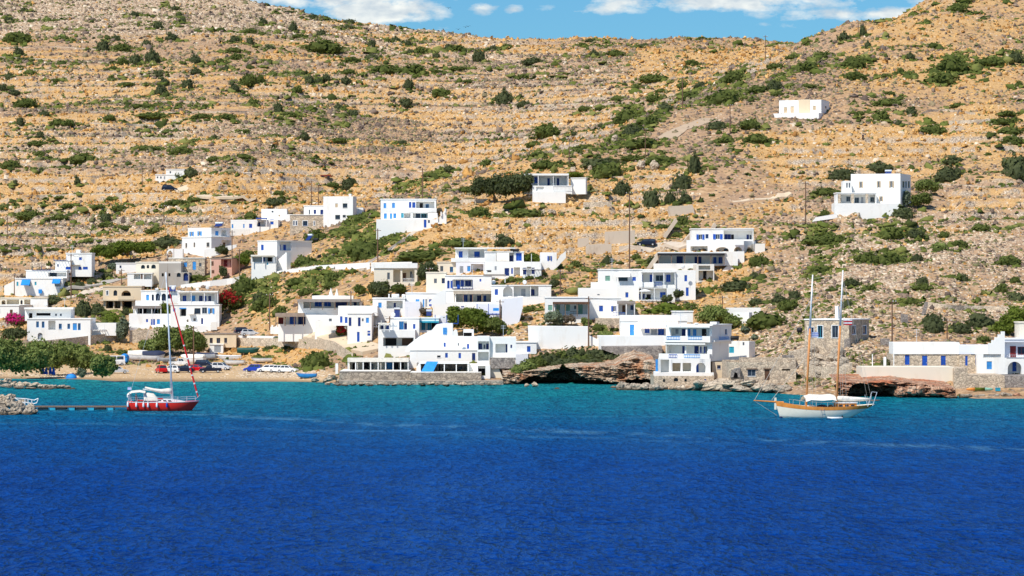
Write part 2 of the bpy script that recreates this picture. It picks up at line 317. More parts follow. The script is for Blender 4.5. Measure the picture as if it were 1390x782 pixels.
# terraces: dry-stone risers stepping up the slopes
def terrace(z, s, n, w): 
    q = z / s + n; fl = np.floor(q); fr = q - fl
    return (fl + sstep(1 - w, 1, fr) * 1.0 + fr * .0) * s - n * s
wob = fbm(XX / 90, YY / 90, 2, 21) * .9
tmask = back * sstep(.36, .48, fbm(XX / 55 + 3, YY / 90, 3, 31) + .16 * sstep(330, 200, UU)) * sstep(1330, 1230, YY)
tm2 = sstep(1000, 1090, UU) * sstep(690, 730, YY) * sstep(900, 840, YY) + sstep(600, 680, UU) * sstep(980, 900, UU) * sstep(700, 720, YY) * sstep(840, 810, YY)
tmask = np.maximum(tmask, np.clip(tm2, 0, 1) * sstep(.38, .5, fbm(XX / 40 + 9, YY / 40, 2, 35)) * .8)
Zt = terrace(Z, 3.2, wob, .28)
Z = Z * (1 - .8 * tmask) + Zt * .8 * tmask
def zat(x, y):
    u = UC + F * x / y; iu = np.clip((u - US[0]) / 2.5, 0, len(US) - 1.001); jy = np.clip(np.interp(y, YS, np.arange(len(YS))), 0, len(YS) - 1.001)
    i, j = int(iu), int(jy); a, b = iu - i, jy - j
    return float((Z[i, j] * (1 - a) + Z[i + 1, j] * a) * (1 - b) + (Z[i, j + 1] * (1 - a) + Z[i + 1, j + 1] * a) * b)
def G(u, v):
    """distance inland at which the line of sight through (u, v) meets the ground"""
    i = int(np.clip(round((u - US[0]) / 2.5), 0, len(US) - 1)); ray = CH + YS * (VH - v) / F
    h = np.nonzero(np.maximum(Z[i], 0) >= ray)[0]
    return float(YS[h[0]]) if len(h) else None
def ray3(u, v, Y): return Vector(((u - UC) * Y / F, Y, CH + Y * (VH - v) / F))
def ground(u, v):
    Y = G(u, v) or 900.; x = (u - UC) * Y / F; return Vector((x, Y, max(zat(x, Y), 0)))
# ground cover masks (what grows or lies where)
def reg(u0, v0, u1, v1, su=30, sv=14): return sstep(u0 - su, u0 + su, UU) * sstep(u1 + su, u1 - su, UU) * sstep(v0 - sv, v0 + sv, VV) * sstep(v1 + sv, v1 - sv, VV)
bands = fbm(XX / 70, (Z + wob * 3.2) / 1.7, 3, 41)            # long strips following the contours
grass = .16 + .70 * sstep(.48, .64, bands) * back + .9 * tmask * sstep(.35, .6, bands)
grass += 1.0 * reg(0, 240, 330, 282) + .55 * reg(330, 225, 500, 275) + .5 * reg(650, 225, 900, 310) + 1.0 * reg(1010, 178, 1300, 212, 25, 8) + .5 * reg(1240, 140, 1390, 235) + .8 * reg(935, 345, 1010, 385, 14, 8)
grass += .5 * reg(1140, 0, 1390, 130) + .6 * reg(860, 62, 1060, 110) + .5 * reg(490, 300, 620, 335, 20, 8) + .9 * reg(300, 470, 440, 496, 14, 6) * (1 - beach) + .8 * reg(120, 458, 200, 488, 10, 5) + .35 * reg(560, 230, 800, 300)
grass += .4 * reg(560, 290, 1030, 470, 40, 20) + .35 * reg(330, 280, 560, 460, 40, 20)
grass *= 1 - .75 * reg(-200, -30, 420, 46, 60, 16)
grass = np.clip(grass * (.25 + 1.4 * fbm(XX / 14, YY / 14, 3, 43)), 0, 1)
rock = .09 + 1.9 * reg(-200, -30, 420, 46, 60, 16) + .7 * reg(420, 20, 720, 80, 40, 20) + .8 * reg(1100, 285, 1390, 440, 40, 25) + .3 * reg(820, 300, 1100, 420, 40, 25) + .45 * reg(0, 165, 420, 215, 60, 10) + .35 * reg(650, 60, 860, 110)
rock += .6 * reg(0, 275, 260, 320) + .6 * reg(720, 300, 880, 345) + .9 * reg(660, 420, 880, 470) + .9 * reg(1000, 420, 1200, 520) + .5 * reg(600, 255, 760, 340)
rock = np.clip(rock * (1 - .75 * grass) * (.35 + 1.3 * fbm(XX / 18, YY / 18, 4, 47)), 0, 1)
scrub = .5 + .55 * reg(360, 95, 880, 210, 60, 30) + .5 * reg(60, 90, 260, 180, 60, 25) + .5 * reg(380, 285, 520, 380) + .4 * reg(900, 60, 1150, 140) + .3 * reg(0, 270, 300, 340)
scrub = np.clip(scrub * (.1 + 1.7 * fbm(XX / 25, YY / 25, 3, 53)) * (1 - grass * .85), 0, 1) * (1 - beach)
def terrain_material():
    t = NT('dry_hillside'); p = t.pos()
    def at(n): return t.n('Attribute', attribute_name=n, attribute_type='GEOMETRY').outputs['Fac']
    n1, n2, n3 = t.noise(p, .09, 6, .65), t.noise(p, .55, 6, .7), t.noise(p, 2.4, 4, .7)
    soil = t.ramp(n2, (.30, (.25, .145, .075)), (.5, (.43, .265, .14)), (.70, (.62, .43, .25)))
    soil = t.mix(t.fr(n1, .42, .62), soil, t.ramp(n3, (.3, (.27, .165, .10)), (.7, (.52, .345, .215))))
    gcol = t.ramp(n3, (.28, (.31, .165, .055)), (.5, (.53, .32, .135)), (.75, (.74, .51, .26)))
    gm = t.fr(t.ma('ADD', at('grass'), t.ma('MULTIPLY', t.ma('SUBTRACT', n2, .5), 1.1)), .30, .60)
    col = t.mix(gm, soil, gcol)
    v = t.n('TexVoronoi', {'Vector': p, 'Scale': 1.5, 'Randomness': 1.}); cell = t.n('SeparateColor', {0: v.outputs[1]})
    v2 = t.n('TexVoronoi', {'Vector': p, 'Scale': 3.6}); cell2 = t.n('SeparateColor', {0: v2.outputs[1]})
    rcol = t.ramp(cell.outputs[1], (0, (.38, .28, .19)), (.4, (.58, .45, .31)), (.8, (.76, .62, .45)))
    rm = t.ma('MULTIPLY', t.ma('LESS_THAN', cell.outputs[0], t.ma('MULTIPLY', at('rock'), .85)), t.fr(v.outputs[0], .62, .40))
    rm2 = t.ma('MULTIPLY', t.ma('LESS_THAN', cell2.outputs[0], t.ma('MULTIPLY', at('rock'), .8)), t.fr(v2.outputs[0], .32, .2))
    col = t.mix(rm2, t.mix(rm, col, rcol), t.mix(.5, rcol, (.66, .56, .43)))
    # phrygana scrub: purplish grey cushions
    v3 = t.n('TexVoronoi', {'Vector': p, 'Scale': 1.15}); c3 = t.n('SeparateColor', {0: v3.outputs[1]})
    sm = t.ma('MULTIPLY', t.ma('LESS_THAN', c3.outputs[0], t.ma('MULTIPLY', at('scrub'), .75)), t.fr(t.ma('ADD', v3.outputs[0], t.ma('MULTIPLY', n3, .4)), .72, .58))
    scol = t.ramp(n3, (.3, (.10, .075, .062)), (.55, (.20, .15, .12)), (.75, (.30, .22, .17)))
    scol = t.mix(t.fr(c3.outputs[1], .72, .78), scol, (.12, .12, .045))
    col = t.mix(sm, col, scol)
    nz = t.n('SeparateXYZ', {0: t.n('NewGeometry').outputs['Normal']}).outputs[2]
    steep = t.ma('MULTIPLY', t.fr(nz, .86, .72), at('wall'))
    e = t.n('TexVoronoi', {'Vector': t.scalev(p, 1, 1, 1.5), 'Scale': 1.7}, feature='DISTANCE_TO_EDGE').outputs[0]
    col = t.mix(steep, col, t.mix(t.fr(e, 0, .15), (.16, .12, .09), t.ramp(cell2.outputs[1], (0, (.36, .28, .21)), (1, (.68, .56, .42)))))
    sand = t.ramp(t.noise(p, .8, 5, .7), (.3, (.50, .33, .17)), (.7, (.64, .45, .26)))
    wet = t.fr(t.n('SeparateXYZ', {0: p}).outputs[2], .05, .28)
    sand = t.mix(wet, (.30, .20, .11), sand)
    col = t.mix(at('sand'), col, sand)
    h = t.ma('ADD', t.ma('MULTIPLY', n3, .5), t.ma('ADD', t.ma('MULTIPLY', rm, .5), t.ma('MULTIPLY', sm, .5)))
    return t.done(col, .95, h, .5, .8, .08)
MATS['terrain'] = terrain_material()
def build_terrain():
    nu, ny = Z.shape
    V = np.stack([XX, YY, Z], -1).reshape(-1, 3); idx = np.arange(nu * ny).reshape(nu, ny)
    Fq = np.stack([idx[:-1, :-1], idx[1:, :-1], idx[1:, 1:], idx[:-1, 1:]], -1).reshape(-1, 4)
    me = rawmesh('hillside', V, Fq, 'terrain')
    for n, a in (('grass', grass), ('rock', rock), ('scrub', scrub), ('sand', beach), ('wall', np.clip(tmask * 1.3, 0, 1))):
        me.attributes.new(n, 'FLOAT', 'POINT').data.foreach_set('value', a.astype(np.float32).ravel())
    me.polygons.foreach_set('use_smooth', np.ones(len(me.polygons), bool))
    o = bpy.data.objects.new('hillside', me); COL.objects.link(o); tag(o, None, None, None, 'structure')
build_terrain()
# ------------------------------------------------------------------ water
def water_material():
    t = NT('sea_water'); p = t.pos(); s = t.n('SeparateXYZ', {0: p})
    w = t.noise(t.scalev(p, .012, .02, 1), 1., 4, .6)
    depth = t.ma('ADD', s.outputs[1], t.ma('ADD', t.ma('MULTIPLY', t.ma('SUBTRACT', w, .5), 70), t.ma('MULTIPLY', s.outputs[0], .12)))
    depth = t.ma('ADD', depth, t.ma('MULTIPLY', t.ma('SUBTRACT', t.noise(t.scalev(p, .05, .012, 1), 1., 3, .6), .5), 60))
    col = t.ramp(t.fr(depth, 200, 640), (.0, (.0006, .027, .190)), (.28, (.0006, .035, .210)), (.44, (.0009, .058, .215)), (.58, (.002, .105, .21)), (.76, (.005, .165, .21)), (1., (.02, .26, .26)))
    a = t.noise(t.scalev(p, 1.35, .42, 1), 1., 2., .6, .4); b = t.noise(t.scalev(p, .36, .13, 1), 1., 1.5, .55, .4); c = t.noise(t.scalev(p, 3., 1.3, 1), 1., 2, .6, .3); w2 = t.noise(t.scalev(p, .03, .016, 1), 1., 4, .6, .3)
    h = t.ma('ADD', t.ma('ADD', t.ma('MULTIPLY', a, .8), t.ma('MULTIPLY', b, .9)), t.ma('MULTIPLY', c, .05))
    col = t.mix(t.fr(t.ma('ADD', t.ma('MULTIPLY', a, .6), t.ma('MULTIPLY', b, .4)), .38, .66), t.mix(1., col, (.58, .60, .68), 'MULTIPLY'), t.mix(1., col, (1.55, 1.5, 1.35), 'MULTIPLY'))  # light and shade of the wave facets multiplied into the base colour
    # paler sheen of a wind lane painted into the water colour, broken up by the ripples
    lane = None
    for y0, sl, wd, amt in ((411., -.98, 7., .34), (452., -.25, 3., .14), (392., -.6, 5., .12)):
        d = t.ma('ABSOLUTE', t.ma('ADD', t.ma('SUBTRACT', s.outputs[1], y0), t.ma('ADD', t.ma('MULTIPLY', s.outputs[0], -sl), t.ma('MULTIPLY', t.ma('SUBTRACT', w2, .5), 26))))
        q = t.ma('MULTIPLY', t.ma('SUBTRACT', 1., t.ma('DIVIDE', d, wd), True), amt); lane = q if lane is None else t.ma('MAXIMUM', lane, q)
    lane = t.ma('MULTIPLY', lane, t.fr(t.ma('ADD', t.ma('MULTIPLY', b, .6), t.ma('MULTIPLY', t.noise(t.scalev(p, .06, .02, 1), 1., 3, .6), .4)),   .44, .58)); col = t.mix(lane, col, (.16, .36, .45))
    bn = t.n('Bump', {'Height': h, 'Strength': 1., 'Distance': 2.0})
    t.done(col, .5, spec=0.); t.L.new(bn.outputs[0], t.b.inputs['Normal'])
    gl = t.n('BsdfGlossy', {'Color': (.22, .60, 1, 1), 'Roughness': .12, 'Normal': bn.outputs[0]})
    fac = t.ma('MULTIPLY', t.fr(t.n('LayerWeight', {'Blend': .5, 'Normal': bn.outputs[0]}).outputs['Facing'], .45, 1.), t.fr(w2, -.6, .8)); fac = t.ma('MULTIPLY', fac, .34)
    mx = t.n('MixShader', {0: fac, 1: t.b.outputs[0], 2: gl.outputs[0]})
    t.L.new(mx.outputs[0], t.N['Material Output'].inputs['Surface']); return t.m
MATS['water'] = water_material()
def build_water():
    xs = np.concatenate([[-9000, -2500, -800], np.linspace(-300, 300, 25), [800, 2500, 9000]]); ys = np.concatenate([[-3000, -600, 0], np.linspace(60, 700, 33), [1200, 4000]])
    X, Y = np.meshgrid(xs, ys, indexing='ij'); V = np.stack([X, Y, X * 0], -1).reshape(-1, 3); idx = np.arange(X.size).reshape(X.shape)
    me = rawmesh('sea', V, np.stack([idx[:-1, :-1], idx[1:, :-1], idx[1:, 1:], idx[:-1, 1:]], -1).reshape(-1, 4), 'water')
    o = bpy.data.objects.new('sea', me); COL.objects.link(o); tag(o, None, None, None, 'structure')
build_water()
# ------------------------------------------------------------------ houses
class Crop:
    def __init__(s, u, v, k): s.u, s.v, s.k = u, v, k
    def __call__(s, x, y): return s.u + x / s.k, s.v + y / s.k
C1, C2, C3, C4 = Crop(0, 300, 5.7917), Crop(0, 420, 4.8875), Crop(120, 280, 5.5875), Crop(120, 380, 5.5875)
C5, C6, C7, C8 = Crop(280, 240, 5.5875), Crop(320, 370, 5.2125), Crop(480, 220, 5.5875), Crop(480, 320, 5.5875)
D1, D2, D3, D4 = Crop(440, 410, 5.346), Crop(600, 320, 5.346), Crop(640, 410, 5.346), Crop(780, 290, 4.8857)
D5, D6, D7, D8 = Crop(820, 400, 5.346), Crop(960, 360, 3.554), Crop(1160, 400, 5.213), Crop(1000, 120, 4.114)
E1, E2, E3, E4 = Crop(0, 150, 3.909), Crop(600, 120, 3.909), Crop(0, 0, 1.), Crop(1100, 180, 3.007)
ZUP = Vector((0, 0, 1))
COLS = dict(b='blue', l='light_blue', n='navy', t='turquoise', g='green', c='tan', r='red', w='brown', y='grey', k='dark', p='white_paint')
def facade(mb, O, X, W, zb, zt, holes):
    N = X.cross(ZUP)
    P = lambda s, z, d=0.: O + X * s + Vector((0, 0, z - O.z)) - N * d
    xs = sorted({0., W} | {min(max(h[k], 0), W) for h in holes for k in (0, 2)}); zs = sorted({zb, zt} | {min(max(h[k], zb), zt) for h in holes for k in (1, 3)})
    for a, b in zip(xs, xs[1:]):
        for c, d in zip(zs, zs[1:]):
            if b - a < 1e-5 or d - c < 1e-5: continue
            m, n = (a + b) / 2, (c + d) / 2
            if any(h[0] < m < h[2] and h[1] < n < h[3] for h in holes): continue
            mb.quad(P(a, c), P(b, c), P(b, d), P(a, d))
    for s0, z0, s1, z1, dep, arch, back in holes:
        s0, s1, z0, z1 = max(s0, 0.02), min(s1, W - .02), max(z0, zb), min(z1, zt)
        mb.quad(P(s0, z0), P(s0, z0, dep), P(s1, z0, dep), P(s1, z0))
        if arch:
            rx = (s1 - s0) / 2; rz = min(rx, (z1 - z0) * .75); zc = z1 - rz; n = 10
            arc = [(s0 + rx - rx * math.cos(math.pi * k / n), zc + rz * math.sin(math.pi * k / n)) for k in range(n + 1)]
            for k in range(n):
                (a, za), (b, zb_) = arc[k], arc[k + 1]
                mb.quad(P(a, za), P(b, zb_), P(b, z1), P(a, z1)) ; mb.quad(P(a, za), P(a, za, dep), P(b, zb_, dep), P(b, zb_))
        else:
            zc = z1; mb.quad(P(s0, z1), P(s1, z1), P(s1, z1, dep), P(s0, z1, dep))
        mb.quad(P(s0, z0), P(s0, zc), P(s0, zc, dep), P(s0, z0, dep)); mb.quad(P(s1, z0), P(s1, z0, dep), P(s1, zc, dep), P(s1, zc))
        if back: mb.quad(P(s0 - .01, z0 - .01, dep), P(s1 + .01, z0 - .01, dep), P(s1 + .01, z1, dep), P(s0 - .01, z1, dep))
class Face:
    """one outer wall: turns picture coordinates on it into metres along it, and back into space"""
    def __init__(s, crop, O, X): s.c, s.O, s.X, s.N = crop, O.copy(), X.copy(), X.cross(ZUP)
    def s_(s, x):
        k = (s.c(x, 0)[0] - UC) / F; return (k * s.O.y - s.O.x) / (s.X.x - s.X.y * k)
    def z_(s, y, at): return zof(s.c(0, y)[1], s.O.y + s.X.y * at)
    def rect(s, x0, y0, x1, y1):
        a, b = s.s_(x0), s.s_(x1); m = (a + b) / 2; return a, s.z_(y1, m), b, s.z_(y0, m)
    def P(s, a, z, out=0.): p = s.O + s.X * a + s.N * out; return Vector((p.x, p.y, z))
class House:
    def __init__(s, name, label, crop, at, cat='house', group=None, Y=None):
        u, v = crop(*at); s.c = crop; s.Y = Y or G(u, v) or 800.
        s.root = thing(name, label, cat, ray3(u, v, s.Y), 0, group); s.k = 0; s.f = None; s.free = False
    def slab(s, f, a, z0, b, z1, o0, o1, mat, name, parent=None, extra=()):
        mb = MB(); mb.obox(f.P(a, z0, o0), f.X * (b - a), -f.N * (o0 - o1), Vector((0, 0, z1 - z0)))
        for e in extra: mb.obox(*e)
        return mb.build(name, mat, parent or s.root)
    def fill(s, f, typ, col, r, dep, side):
        a, z0, b, z1 = r; m = COLS.get(col, col); o = -dep; w, h = b - a, z1 - z0; mk = lambda: MB()
        def bar(mb, a, z0, b, z1, o, t=.05): mb.obox(f.P(a, z0, o), f.X * (b - a), -f.N * t, Vector((0, 0, z1 - z0)))
        if typ == 's':
            mb = mk(); mid = (a + b) / 2
            for p, q in (((a, mid - .015), (mid + .015, b)) if w > .55 else ((a, b),)):
                bar(mb, p, z0, q, z1, o + .05, .045)
                for zz in (z0, z0 + h * .47, z1 - .09): bar(mb, p + .02, zz, q - .02, zz + .09, o + .075, .03)
            mb.build('shutter', m, s.root)
        elif typ == 'd':
            mb = mk(); bar(mb, a, z0, b, z1, o + .05)
            for zz in (z0 + .12, z0 + h * .45, z0 + h * .75): bar(mb, a + w * .18, zz, b - w * .18, zz + h * .2, o + .07, .03)
            d = mb.build('door', m, s.root)
            if w > .6:
                k = mk(); bar(k, b - .16, z0 + h * .45, b - .10, z0 + h * .52, o + .11, .05); k.build('handle', 'metal', d)
        elif typ in 'wofa':
            if typ == 'f':
                mb = mk(); fw = .14
                for q in ((a - fw, z0 - fw, a, z1 + fw), (b, z0 - fw, b + fw, z1 + fw), (a, z1, b, z1 + fw), (a, z0 - fw, b, z0)): bar(mb, *q, .04, .10)
                mb.build('window_surround', 'white_paint', s.root)
            if typ == 'o':
                sw = w * .27
                for p, q in ((a, a + sw), (b - sw, b)):
                    mb = mk(); bar(mb, p, z0, q, z1, o + dep + .09, .05); bar(mb, p + .05, z0 + h * .46, q - .05, z0 + h * .54, o + dep + .11, .03); mb.build('shutter', m, s.root)
                a, b = a + sw, b - sw; w = b - a; m = 'white_paint'
            mb = mk(); t = min(.07, w * .12)
            for q in ((a, z0, a + t, z1), (b - t, z0, b, z1), (a + t, z1 - t, b - t, z1), (a + t, z0, b - t, z0 + t), ((a + b) / 2 - t * .4, z0 + t, (a + b) / 2 + t * .4, z1 - t)): bar(mb, *q, o + .05, .06)
            wn = mb.build('window', m, s.root); p = mk(); bar(p, a + t * .5, z0 + t * .5, b - t * .5, z1 - t * .5, o + .03, .02); p.build('pane', 'glass', wn)
            if typ in 'wf' and w > .6 and dep < .3:
                k = mk(); bar(k, a - .06, z0 - .07, b + .06, z0 - .005, .08, .16); k.build('sill', 'white_paint', wn)
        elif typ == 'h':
            mb = mk(); bar(mb, a, z0, b, z1, o + .03, .02); mb.build('painted_opening', m if col != 'k' else 'dark', s.root)  # flat panel fills the opening; its dark colour stands for the unlit interior
    def ops(s, f, text, W):
        """openings -> holes for the wall; fills are built straight away"""
        items = []
        for t in text.split(';'):
            q = t.split()
            if len(q) == 6: items.append((q[0], q[1], f.rect(*map(float, q[2:]))))
        recs = [(r, float(c)) for k, c, r in items if k in ('R', 'RA')]; holes = []
        for k, c, r in items:
            if k in ('R', 'RA'): holes.append((r[0], r[1], r[2], r[3], float(c), k == 'RA', True)); continue
            cx, cz = (r[0] + r[2]) / 2, (r[1] + r[3]) / 2
            inr = [d for q, d in recs if q[0] <= cx <= q[2] and q[1] <= cz <= q[3]]
            if inr: s.fill(f, k, c, r, inr[0] + .0, False); continue
            arch = k in 'aA'; dep = {'h': 1.0, 'a': .35, 'A': .4}.get(k, .14)
            holes.append((r[0], r[1], r[2], r[3], dep, arch, True)); s.fill(f, {'A': 'd'}.get(k, k), c, (r[0] + .005, r[1] + .005, r[2] - .005, r[3] - .005), dep, False)
        return holes
    def vol(s, x0, y0, x1, y1, ops='', sops='', side=None, yaw=None, d=6., mat='white', roof='slab', ext=.3, dY=0., name='wall', rmat=None):
        c = s.c; u0, v0 = c(x0, y0); u1, v1 = c(x1, y1); s.k += 1
        if yaw is None: yaw = 0 if side is None else (28 if side > x1 else -28)
        Ysee = min(G(u0 + (u1 - u0) * q, v1) or 9e3 for q in (.1, .5, .9)) if not s.free else 9e3
        if Ysee < s.Y + dY - .4 and s.Y + dY - Ysee < 40: d += s.Y + dY - Ysee; dY = Ysee - s.Y - .1; ext = max(ext, 2.5)
        th = R(yaw); X = Vector((math.cos(th), -math.sin(th), 0)); Yn = s.Y + dY - .013 * s.k
        Wapp = (u1 - u0) * Yn / F / math.cos(th); Y0 = Yn + (Wapp * math.sin(th) if yaw > 0 else 0)
        O = Vector(((u0 - UC) * Y0 / F, Y0, 0)); f = Face(c, O, X); W = f.s_(x1) + .004 * s.k
        zt = f.z_(y0, W / 2); zb = f.z_(y1, W / 2) - ext; O.z = zb; f.O = O; B = -f.N
        P1 = O + X * W
        if side is not None:
            if side > x1: f2 = Face(c, P1, B)
            else: f2 = None; 
            if f2: d = max(f2.s_(side), 1.)
            else:
                k = (c(side, 0)[0] - UC) / F; d = max((k * O.y - O.x) / (B.x - B.y * k), 1.); f2 = Face(c, O + B * d, -B)
        else: f2 = None
        mb = MB(); zr = zt - (.35 if roof == 'parapet' else 0)
        facade(mb, O, X, W, zb, zt, s.ops(f, ops, W))
        sides = [(P1, B), (P1 + B * d, -X), (O + B * d, -B)]
        for i, (o, x) in enumerate(sides):
            L = d if i != 1 else W
            isf = f2 is not None and ((side > x1 and i == 0) or (side < x0 and i == 2))
            facade(mb, o, x, L, zb, zt, s.ops(f2, sops, L) if isf else [])
        w = mb.build(name, mat, s.root); T = Vector((0, 0, zt))
        o2 = Vector((O.x, O.y, zt)); rm = rmat or (mat if mat in ('white', 'lilac', 'cream', 'sandy') else 'grime')
        r = MB()
        if roof == 'slab': r.obox(o2 - X * .13 + f.N * .13 - ZUP * .0, X * (W + .26), B * (d + .26), ZUP * .2)
        elif roof == 'parapet':
            t = .22
            r.obox(o2 - ZUP * .4, X * W, B * d, ZUP * .1) if False else r.quad(o2 + X * .01 + B * .01 - ZUP * .35, o2 + X * (W - .01) + B * .01 - ZUP * .35, o2 + X * (W - .01) + B * (d - .01) - ZUP * .35, o2 + X * .01 + B * (d - .01) - ZUP * .35)
            e = .006; o3 = o2 - X * e - B * e; W3, d3 = W + 2 * e, d + 2 * e
            for p, e1, e2 in ((o3, X * W3, B * t), (o3 + B * (d3 - t), X * W3, B * t), (o3 + B * t, X * t, B * (d3 - 2 * t)), (o3 + X * (W3 - t) + B * t, X * t, B * (d3 - 2 * t))): r.obox(p - ZUP * .38, e1, e2, ZUP * .42)
        elif roof == 'flat': r.obox(o2 - ZUP * .02 + X * .02 + B * .02, X * (W - .04), B * (d - .04), ZUP * .05)
        if r.v: r.build('roof', rm, s.root)
        f.W, f.zt, f.d, f.B, f.side = W, zt, d, B, f2; s.f = f
        return f
    # --- things fixed to a wall
    def canopy(s, x0, y0, x1, y1, out=2.5, mat='thatch', posts=0, pb=None, f=None, name='canopy', pmat='white_paint', o1=0.):
        f = f or s.f; a, z0, b, z1 = f.rect(x0, y0, x1, y1); s.slab(f, a, z0, b, z1, out, o1 - .02, mat, name)
        if posts:
            zb = f.z_(pb, (a + b) / 2)
            for i in range(posts):
                p = a + .12 + (b - a - .24) * i / max(posts - 1, 1); mb = MB(); mb.obox(f.P(p - .08, zb - .3, out - .1), f.X * .16, -f.N * .16, ZUP * (z0 - zb + .3)); mb.build('post', pmat, s.root)
    def awning(s, x0, y0, x1, y1, out=2., mat='canvas', f=None, name='awning'):
        f = f or s.f; a, z0, b, z1 = f.rect(x0, y0, x1, y1); mb = MB()
        mb.prism([f.P(a, z1, .05), f.P(a, z0, out), f.P(a, z0 - .18, out), f.P(a, z0 - .14, out - .05), f.P(a, z1 - .05, .05)], f.X * (b - a)); mb.build(name, mat, s.root)
    def pergola(s, x0, y0, x1, y1, out=3., mat='blue', n=6, f=None, posts=3, o1=.0):
        f = f or s.f; a, z0, b, z1 = f.rect(x0, y0, x1, y1); mb = MB()
        mb.obox(f.P(a, z1 - .16, out), f.X * (b - a), -f.N * .12, ZUP * .14); mb.obox(f.P(a, z1 - .16, o1 + .13), f.X * (b - a), -f.N * .12, ZUP * .14)
        for i in range(n): p = a + (b - a - .1) * i / (n - 1); mb.obox(f.P(p, z1 - .017, out + .1), f.X * .1, -f.N * (out - o1), ZUP * .1)
        for i in range(posts): p = a + (b - a - .12) * i / max(posts - 1, 1); mb.obox(f.P(p, z0 - .2, out - .003), f.X * .12, -f.N * .114, ZUP * (z1 - z0 + .05))
        mb.build('pergola', mat, s.root)
    def rail(s, x0, y0, x1, y1, mat='white_paint', out=.0, f=None, step=.3):
        f = f or s.f; a, z0, b, z1 = f.rect(x0, y0, x1, y1); mb = MB(); n = max(2, int((b - a) / step))
        mb.obox(f.P(a, z1 - .07, out), f.X * (b - a), -f.N * .07, ZUP * .07); mb.obox(f.P(a, z0 + .05, out), f.X * (b - a), -f.N * .06, ZUP * .05)
        for i in range(n + 1): p = a + (b - a - .05) * i / n; mb.obox(f.P(p, z0, out - .01), f.X * .05, -f.N * .045, ZUP * (z1 - z0 - .03))
        mb.build('railing', mat, s.root)
    def balc(s, x0, y0, x1, y1, out=1.2, mat='white', f=None, name='balcony'):
        f = f or s.f; a, z0, b, z1 = f.rect(x0, y0, x1, y1); t = .14; mb = MB()
        mb.obox(f.P(a, z0, out), f.X * (b - a), -f.N * (out - .006), ZUP * .16); mb.obox(f.P(a, z0 + .163, out), f.X * (b - a), -f.N * t, ZUP * (z1 - z0 - .163))
        for p in (a, b - t): mb.obox(f.P(p, z0 + .163, out - t - .003), f.X * t, -f.N * (out - t - .01), ZUP * (z1 - z0 - .17))
        mb.build(name, mat, s.root)
    def block(s, x0, y0, x1, y1, out=.0, depth=1., mat='white', name='parapet', f=None):
        f = f or s.f; a, z0, b, z1 = f.rect(x0, y0, x1, y1)
        if name in ('terrace_wall', 'stone_base', 'garden_wall', 'terrace', 'planter'):
            um, vm = f.c((x0 + x1) / 2, y1); far = f.O.y - f.X.y * 0 - min(G(f.c(x0 + (x1 - x0) * q, y1)[0], vm) or 9e3 for q in (.1, .5, .9))
            if out < far < 22: depth += far - out; out = far
            z0, z1 = [zof(f.c(0, y)[1], f.O.y - out) for y in (y1, y0)]; z0 -= 1.
            k = (f.O.y - out) / f.O.y; a, b = [(f.O.x + q) * k - f.O.x for q in (a, b)] if abs(f.X.y) < 1e-6 else (a, b)
        return s.slab(f, a, z0, b, z1, out, out - depth, mat, name)
    def chim(s, x0, y0, x1, y1, back=1.5, mat='white', f=None, cone=False):
        f = f or s.f; a, z0, b, z1 = f.rect(x0, y0, x1, y1); w = b - a; mb = MB(); c = f.P((a + b) / 2, z0, -back)
        if cone: mb.lathe(c - ZUP * .3, [(w * .5, 0), (w * .48, (z1 - z0) * .3), (w * .2, (z1 - z0) * .85), (w * .06, z1 - z0 + .3)], 10)
        else:
            mb.obox(f.P(a, z0 - .3, -back), f.X * w, -f.N * w, ZUP * (z1 - z0 + .1)); mb.obox(f.P(a - .07, z1 - .2, -back + .07), f.X * (w + .14), -f.N * (w + .14), ZUP * .12); mb.obox(f.P(a + .1, z1 - .08, -back - .1), f.X * (w - .2), -f.N * (w - .2), ZUP * .08)
        mb.build('chimney', mat, s.root)
    def tank(s, x0, y0, x1, y1, back=2., mat='white_paint', f=None):
        f = f or s.f; a, z0, b, z1 = f.rect(x0, y0, x1, y1); r = (z1 - z0) / 2; mb = MB()
        mb.tube([f.P(a, z0 + r, -back), f.P(a + .12, z0 + r, -back), f.P(b - .12, z0 + r, -back), f.P(b, z0 + r, -back)], [r * .8, r, r, r * .8], 10)
        for p in (a + .15, b - .25): mb.obox(f.P(p, z0 - .15, -back + r * .6), f.X * .1, -f.N * r * 1.2, ZUP * (r * .5))
        mb.build('water_tank', mat, s.root, True)
    def solar(s, x0, y0, x1, y1, back=1., f=None):
        f = f or s.f; a, z0, b, z1 = f.rect(x0, y0, x1, y1); h = z1 - z0; mb = MB()
        mb.prism([f.P(a, z0, -back), f.P(a, z0 + .08, -back + .05), f.P(a, z1, -back - h * .8), f.P(a, z1 - .08, -back - h * .8 - .05)], f.X * (b - a)); p = mb.build('solar_panel', 'navy', s.root)
        t = MB(); t.tube([f.P(a - .05, z1 + .15, -back - h * .8), f.P(b + .05, z1 + .15, -back - h * .8)], .24, 10); t.build('boiler', 'metal', p)
        l = MB(); l.tube([f.P(a + .1, z0 - .1, -back - h * .75), f.P(a + .1, z1 - .05, -back - h * .75)], .04, 4); l.tube([f.P(b - .1, z0 - .1, -back - h * .75), f.P(b - .1, z1 - .05, -back - h * .75)], .04, 4); l.build('stand', 'metal', p)
